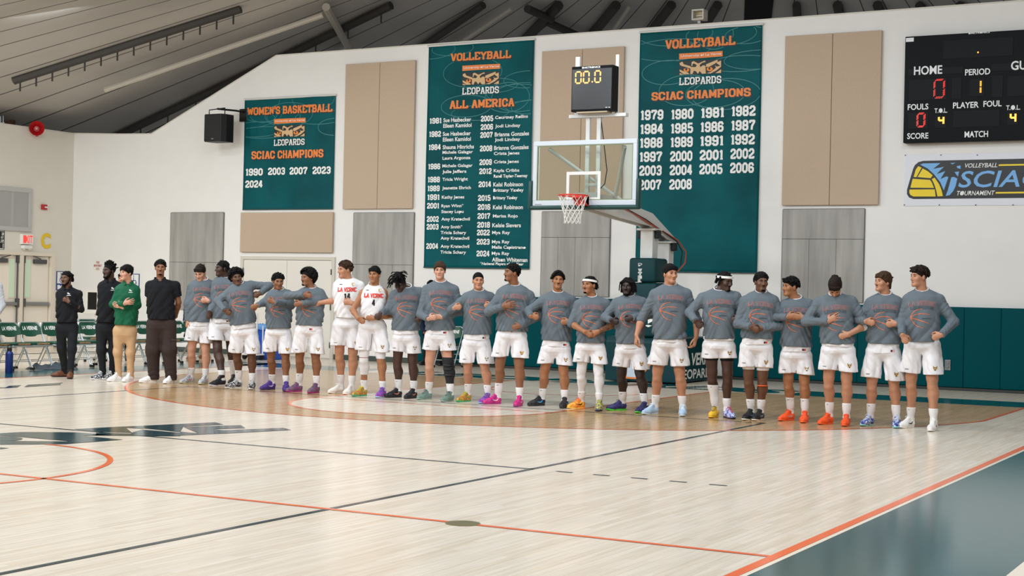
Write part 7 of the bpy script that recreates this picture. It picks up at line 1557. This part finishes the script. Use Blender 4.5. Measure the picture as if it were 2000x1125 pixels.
player('leaning player with a big black afro and one elbow raised', reg=RA, hd=(428, 218, 12, 2, -10), nk=(445, 270), sa=(355, 322), sb=(545, 250), hip=(482, 610), hem=538, tail=568, tagx=552, tilt=.19, sh=(735, 742), ea=(298, 378), wa=(345, 440), ha=(375, 465), eb=(655, 275), wb=(595, 325), hb=(560, 345), dwa=-.2, dwb=-.08, deb=.05,
    fa=(420, 978, -50), fb=(533, 985, -5), height=1.84, skin='brown', hair=('curlybig', 'black'), beard='moustache', shoe=('low', ['#1b1c20', '#1b1c20', '#c9c9cc', '#2a2b30'], '#dcdcda', '#e8e8e6', None), seed=3, sock=(.17, .14))
player('player with braided hair in profile, half hidden behind the leaning player', reg=RA, hd=(330, 158, -66, 0, 0), nk=(352, 222), sa=(298, 242), sb=(412, 250), hip=(335, 570), hem=500, tail=530, tagx=368, sh=(645, 650), ea=(268, 388), wa=(248, 450), ha=(238, 485), eb=(420, 390), wb=(395, 440), hb=(380, 470), dwa=-.12, dwb=-.05, dy=.15,
    fa=(308, 962, -50), fb=(402, 952, -15), height=1.98, skin='dark', hair=('braids', 'black'), shoe=('high', '#17171b', '#dcdce6', '#17171b', None), seed=2, sock=(.14, .28))
player('leftmost player of the line, brown hair, looking down, in grey shoes', reg=RA, hd=(180, 185, -24, 26, 0), dhd=-.06, nk=(200, 242), sa=(108, 270), sb=(280, 258), hip=(178, 580), hem=522, tail=552, tagx=256, sh=(655, 665), ea=(92, 400), wa=(90, 508), ha=(85, 552), pa='relaxed', na=(1, .3, 0), eb=(292, 385), wb=(238, 378), hb=(203, 376), dwa=-.03, dwb=-.22,
    fa=(95, 943, -40), fb=(203, 950, -18), height=1.88, skin='pale', hair=('crop', 'brown'), shoe=('low', ['#aeb2b8', '#c6cacf', '#8f949c', '#e0e2e4'], '#c9cbb0', '#e8e6e4', '#e0707a'), seed=1, sock=(.14, .14))
# ---- staff at the left
def staff(label, **k): return person(k, label, 'staff standing at the left of the line')
staff('staff member in a black short-sleeved polo and brown cargo trousers, hands behind his back', reg=RG, hd=(1175, 162, 0, 0, 0), nk=(1172, 262), sa=(1082, 275), sb=(1305, 275), hip=(1182, 590), hem=540, sh=700, top='polo', low='brown', wide=1.38, cargo=True, sl=-.2, ea=(1092, 410), wa=(1128, 500), ha=(1150, 530), eb=(1308, 415), wb=(1288, 515), hb=(1260, 540), dea=.03, deb=.03, dwa=.2, dwb=.2, pa='relaxed', pb='relaxed', slr=.064, wid=.2,
    fa=(1098, 1002, -62), fb=(1241, 1008, -25), height=1.92, skin='olive', hair=('fade', 'black'), beard='goatee', shoe=('low', '#efeeec', '#f4f3f1', '#f4f3f1', None), seed=31)
staff('staff member in a green quarter-zip jacket and khaki trousers, arms folded', reg=RG, hd=(925, 200, -52, 0, 0), nk=(935, 285), sa=(858, 312), sb=(1010, 312), hip=(915, 640), hem=580, sh=700, top='jacket', low='khaki', wide=.86, crest=(.045, -.12), wid=.178, slr=.054, bulk=.92, ea=(822, 430), wa=(905, 425), ha=(945, 415), eb=(1012, 435), wb=(905, 452), hb=(870, 440), pa='flat', pb='flat',
    fa=(849, 992, -40), fb=(941, 995, -25), height=1.82, skin='pale', hair=('bowl', 'black'), shoe=('low', ['#eeeeec', '#eeeeec', '#eeeeec', '#2a2a2c'], '#f4f4f2', '#f4f4f2', None), seed=32)
staff('coach in a black polo and slim black trousers, hair on end, hands behind him', reg=RG, hd=(798, 185, -52, 0, 0), nk=(805, 265), sa=(735, 285), sb=(892, 285), hip=(790, 610), hem=560, sh=700, top='polo', low='black', wide=.86, crest=(.045, -.13), sl=.95, wid=.178, slr=.052, bulk=.92, ea=(742, 410), wa=(790, 470), ha=(820, 490), eb=(890, 420), wb=(850, 480), hb=(830, 500), dwa=.2, dwb=.2, dea=.08, deb=.08, pa='relaxed', pb='relaxed',
    fa=(732, 980, -45), fb=(806, 980, -35), height=1.88, skin='dark', hair=('twists', 'black'), beard='full', shoe=('low', ['#17181c', '#17181c', '#d8dade', '#17181c'], '#e6e6e8', '#e6e6e8', None), seed=33)
staff('coach in a black polo, grey trousers and brown dress shoes, one hand on his chest', reg=RG, hd=(487, 240, -36, 0, 0), nk=(490, 318), sa=(428, 345), sb=(592, 340), hip=(490, 610), hem=560, sh=700, top='polo', low='black', wide=.92, crest=(.03, -.10), sl=.97, wid=.172, slr=.052, bulk=.9, ea=(432, 450), wa=(436, 545), ha=(442, 585), dwa=.1, dea=.06, eb=(596, 468), wb=(506, 412), hb=(464, 388), pa='relaxed', pb='grip', wristb=('wrist_watch', '#b9bcc0', .008),
    fa=(452, 960, -66), fb=(514, 972, 0), height=1.74, skin='brown', hair=('braids', 'black'), beard='full', shoe=('dress', '#6a3b22', '#2a1a12', '#4a2a1a', None), seed=34)

# ---- people glimpsed behind the line
RP = reg(0, 0, 1)
person(dict(reg=RP, hd=(842, 560, 0, 0, 0), nk=(842, 582), sa=(822, 592), sb=(866, 592), hip=(844, 656), hem=662, sh=680, top='navy', low='black', wide=.9, sl=1.0, ea=(820, 622), wa=(828, 648), ha=(834, 655), eb=(868, 622), wb=(860, 648), hb=(852, 655), dwa=-.28, dwb=-.28, pa='relaxed', pb='relaxed', dy=.16, kna=(832, 668, -.26), knb=(862, 668, -.26),
    fa=(828, 713, -25), fb=(858, 714, 5), height=1.8, skin='olive', hair=('curlyshort', 'black'), shoe=('low', '#16171a', '#1c1d20', '#16171a', None), seed=41), 'seated person in dark clothes and black shoes on a folding chair against the pads', 'people behind the line')
person(dict(reg=RP, hd=(383, 575, 20, 0, 0), nk=(380, 596), sa=(362, 604), sb=(402, 604), hip=(378, 662), hem=664, sh=680, top='navy', low='khaki', wide=.9, sl=1.0, ea=(362, 632), wa=(374, 655), ha=(382, 662), eb=(404, 632), wb=(396, 655), hb=(388, 660), dwa=-.28, dwb=-.28, pa='relaxed', pb='relaxed', dy=.30, kna=(376, 668, -.2), knb=(398, 668, -.2),
    fa=(372, 703, -20), fb=(394, 702, 20), height=1.75, skin='tan', hair=('fade', 'black'), shoe=('dress', '#7a4a2c', '#d8c8a8', '#7a4a2c', None), seed=42), 'seated person in navy behind the leftmost player, brown shoes showing', 'people behind the line')
person(dict(reg=RP, hd=(239, 545, -20, 0, 0), nk=(240, 566), sa=(219, 577), sb=(262, 577), hip=(241, 640), hem=634, sh=690, top='navy', low='black', wide=.95, sl=1.0, ea=(216, 610), wa=(218, 640), ha=(219, 652), eb=(265, 610), wb=(264, 640), hb=(264, 652), pa='relaxed', pb='relaxed', na=(1, 0, 0), nb=(-1, 0, 0),
    fa=(228, 707, -15), fb=(250, 707, 10), height=1.78, skin='light', hair=('crop', 'black'), shoe=('low', '#1a1b1f', '#d8d8d8', '#1a1b1f', None), seed=43), 'person glimpsed between the black polo and the green jacket, standing behind them', 'people behind the line')
person(dict(reg=RP, hd=(-28, 522, 30, 0, 0), nk=(-26, 546), sa=(-52, 556), sb=(0, 556), hip=(-26, 640), hem=640, sh=690, top='hoodie', low='navy', wide=1.0, sl=1.0, ea=(-58, 600), wa=(-48, 632), ha=(-42, 642), eb=(3, 596), wb=(-10, 622), hb=(-20, 628), pa='relaxed', pb='grip', slr=.072,
    fa=(-36, 728, -15), fb=(-14, 728, 15), height=1.85, skin='light', hair=('crop', 'brown'), shoe=('low', '#d8d8d8', '#e8e8e8', '#d8d8d8', None), seed=44), 'person in a light grey hoodie cut off by the left edge', 'people behind the line')
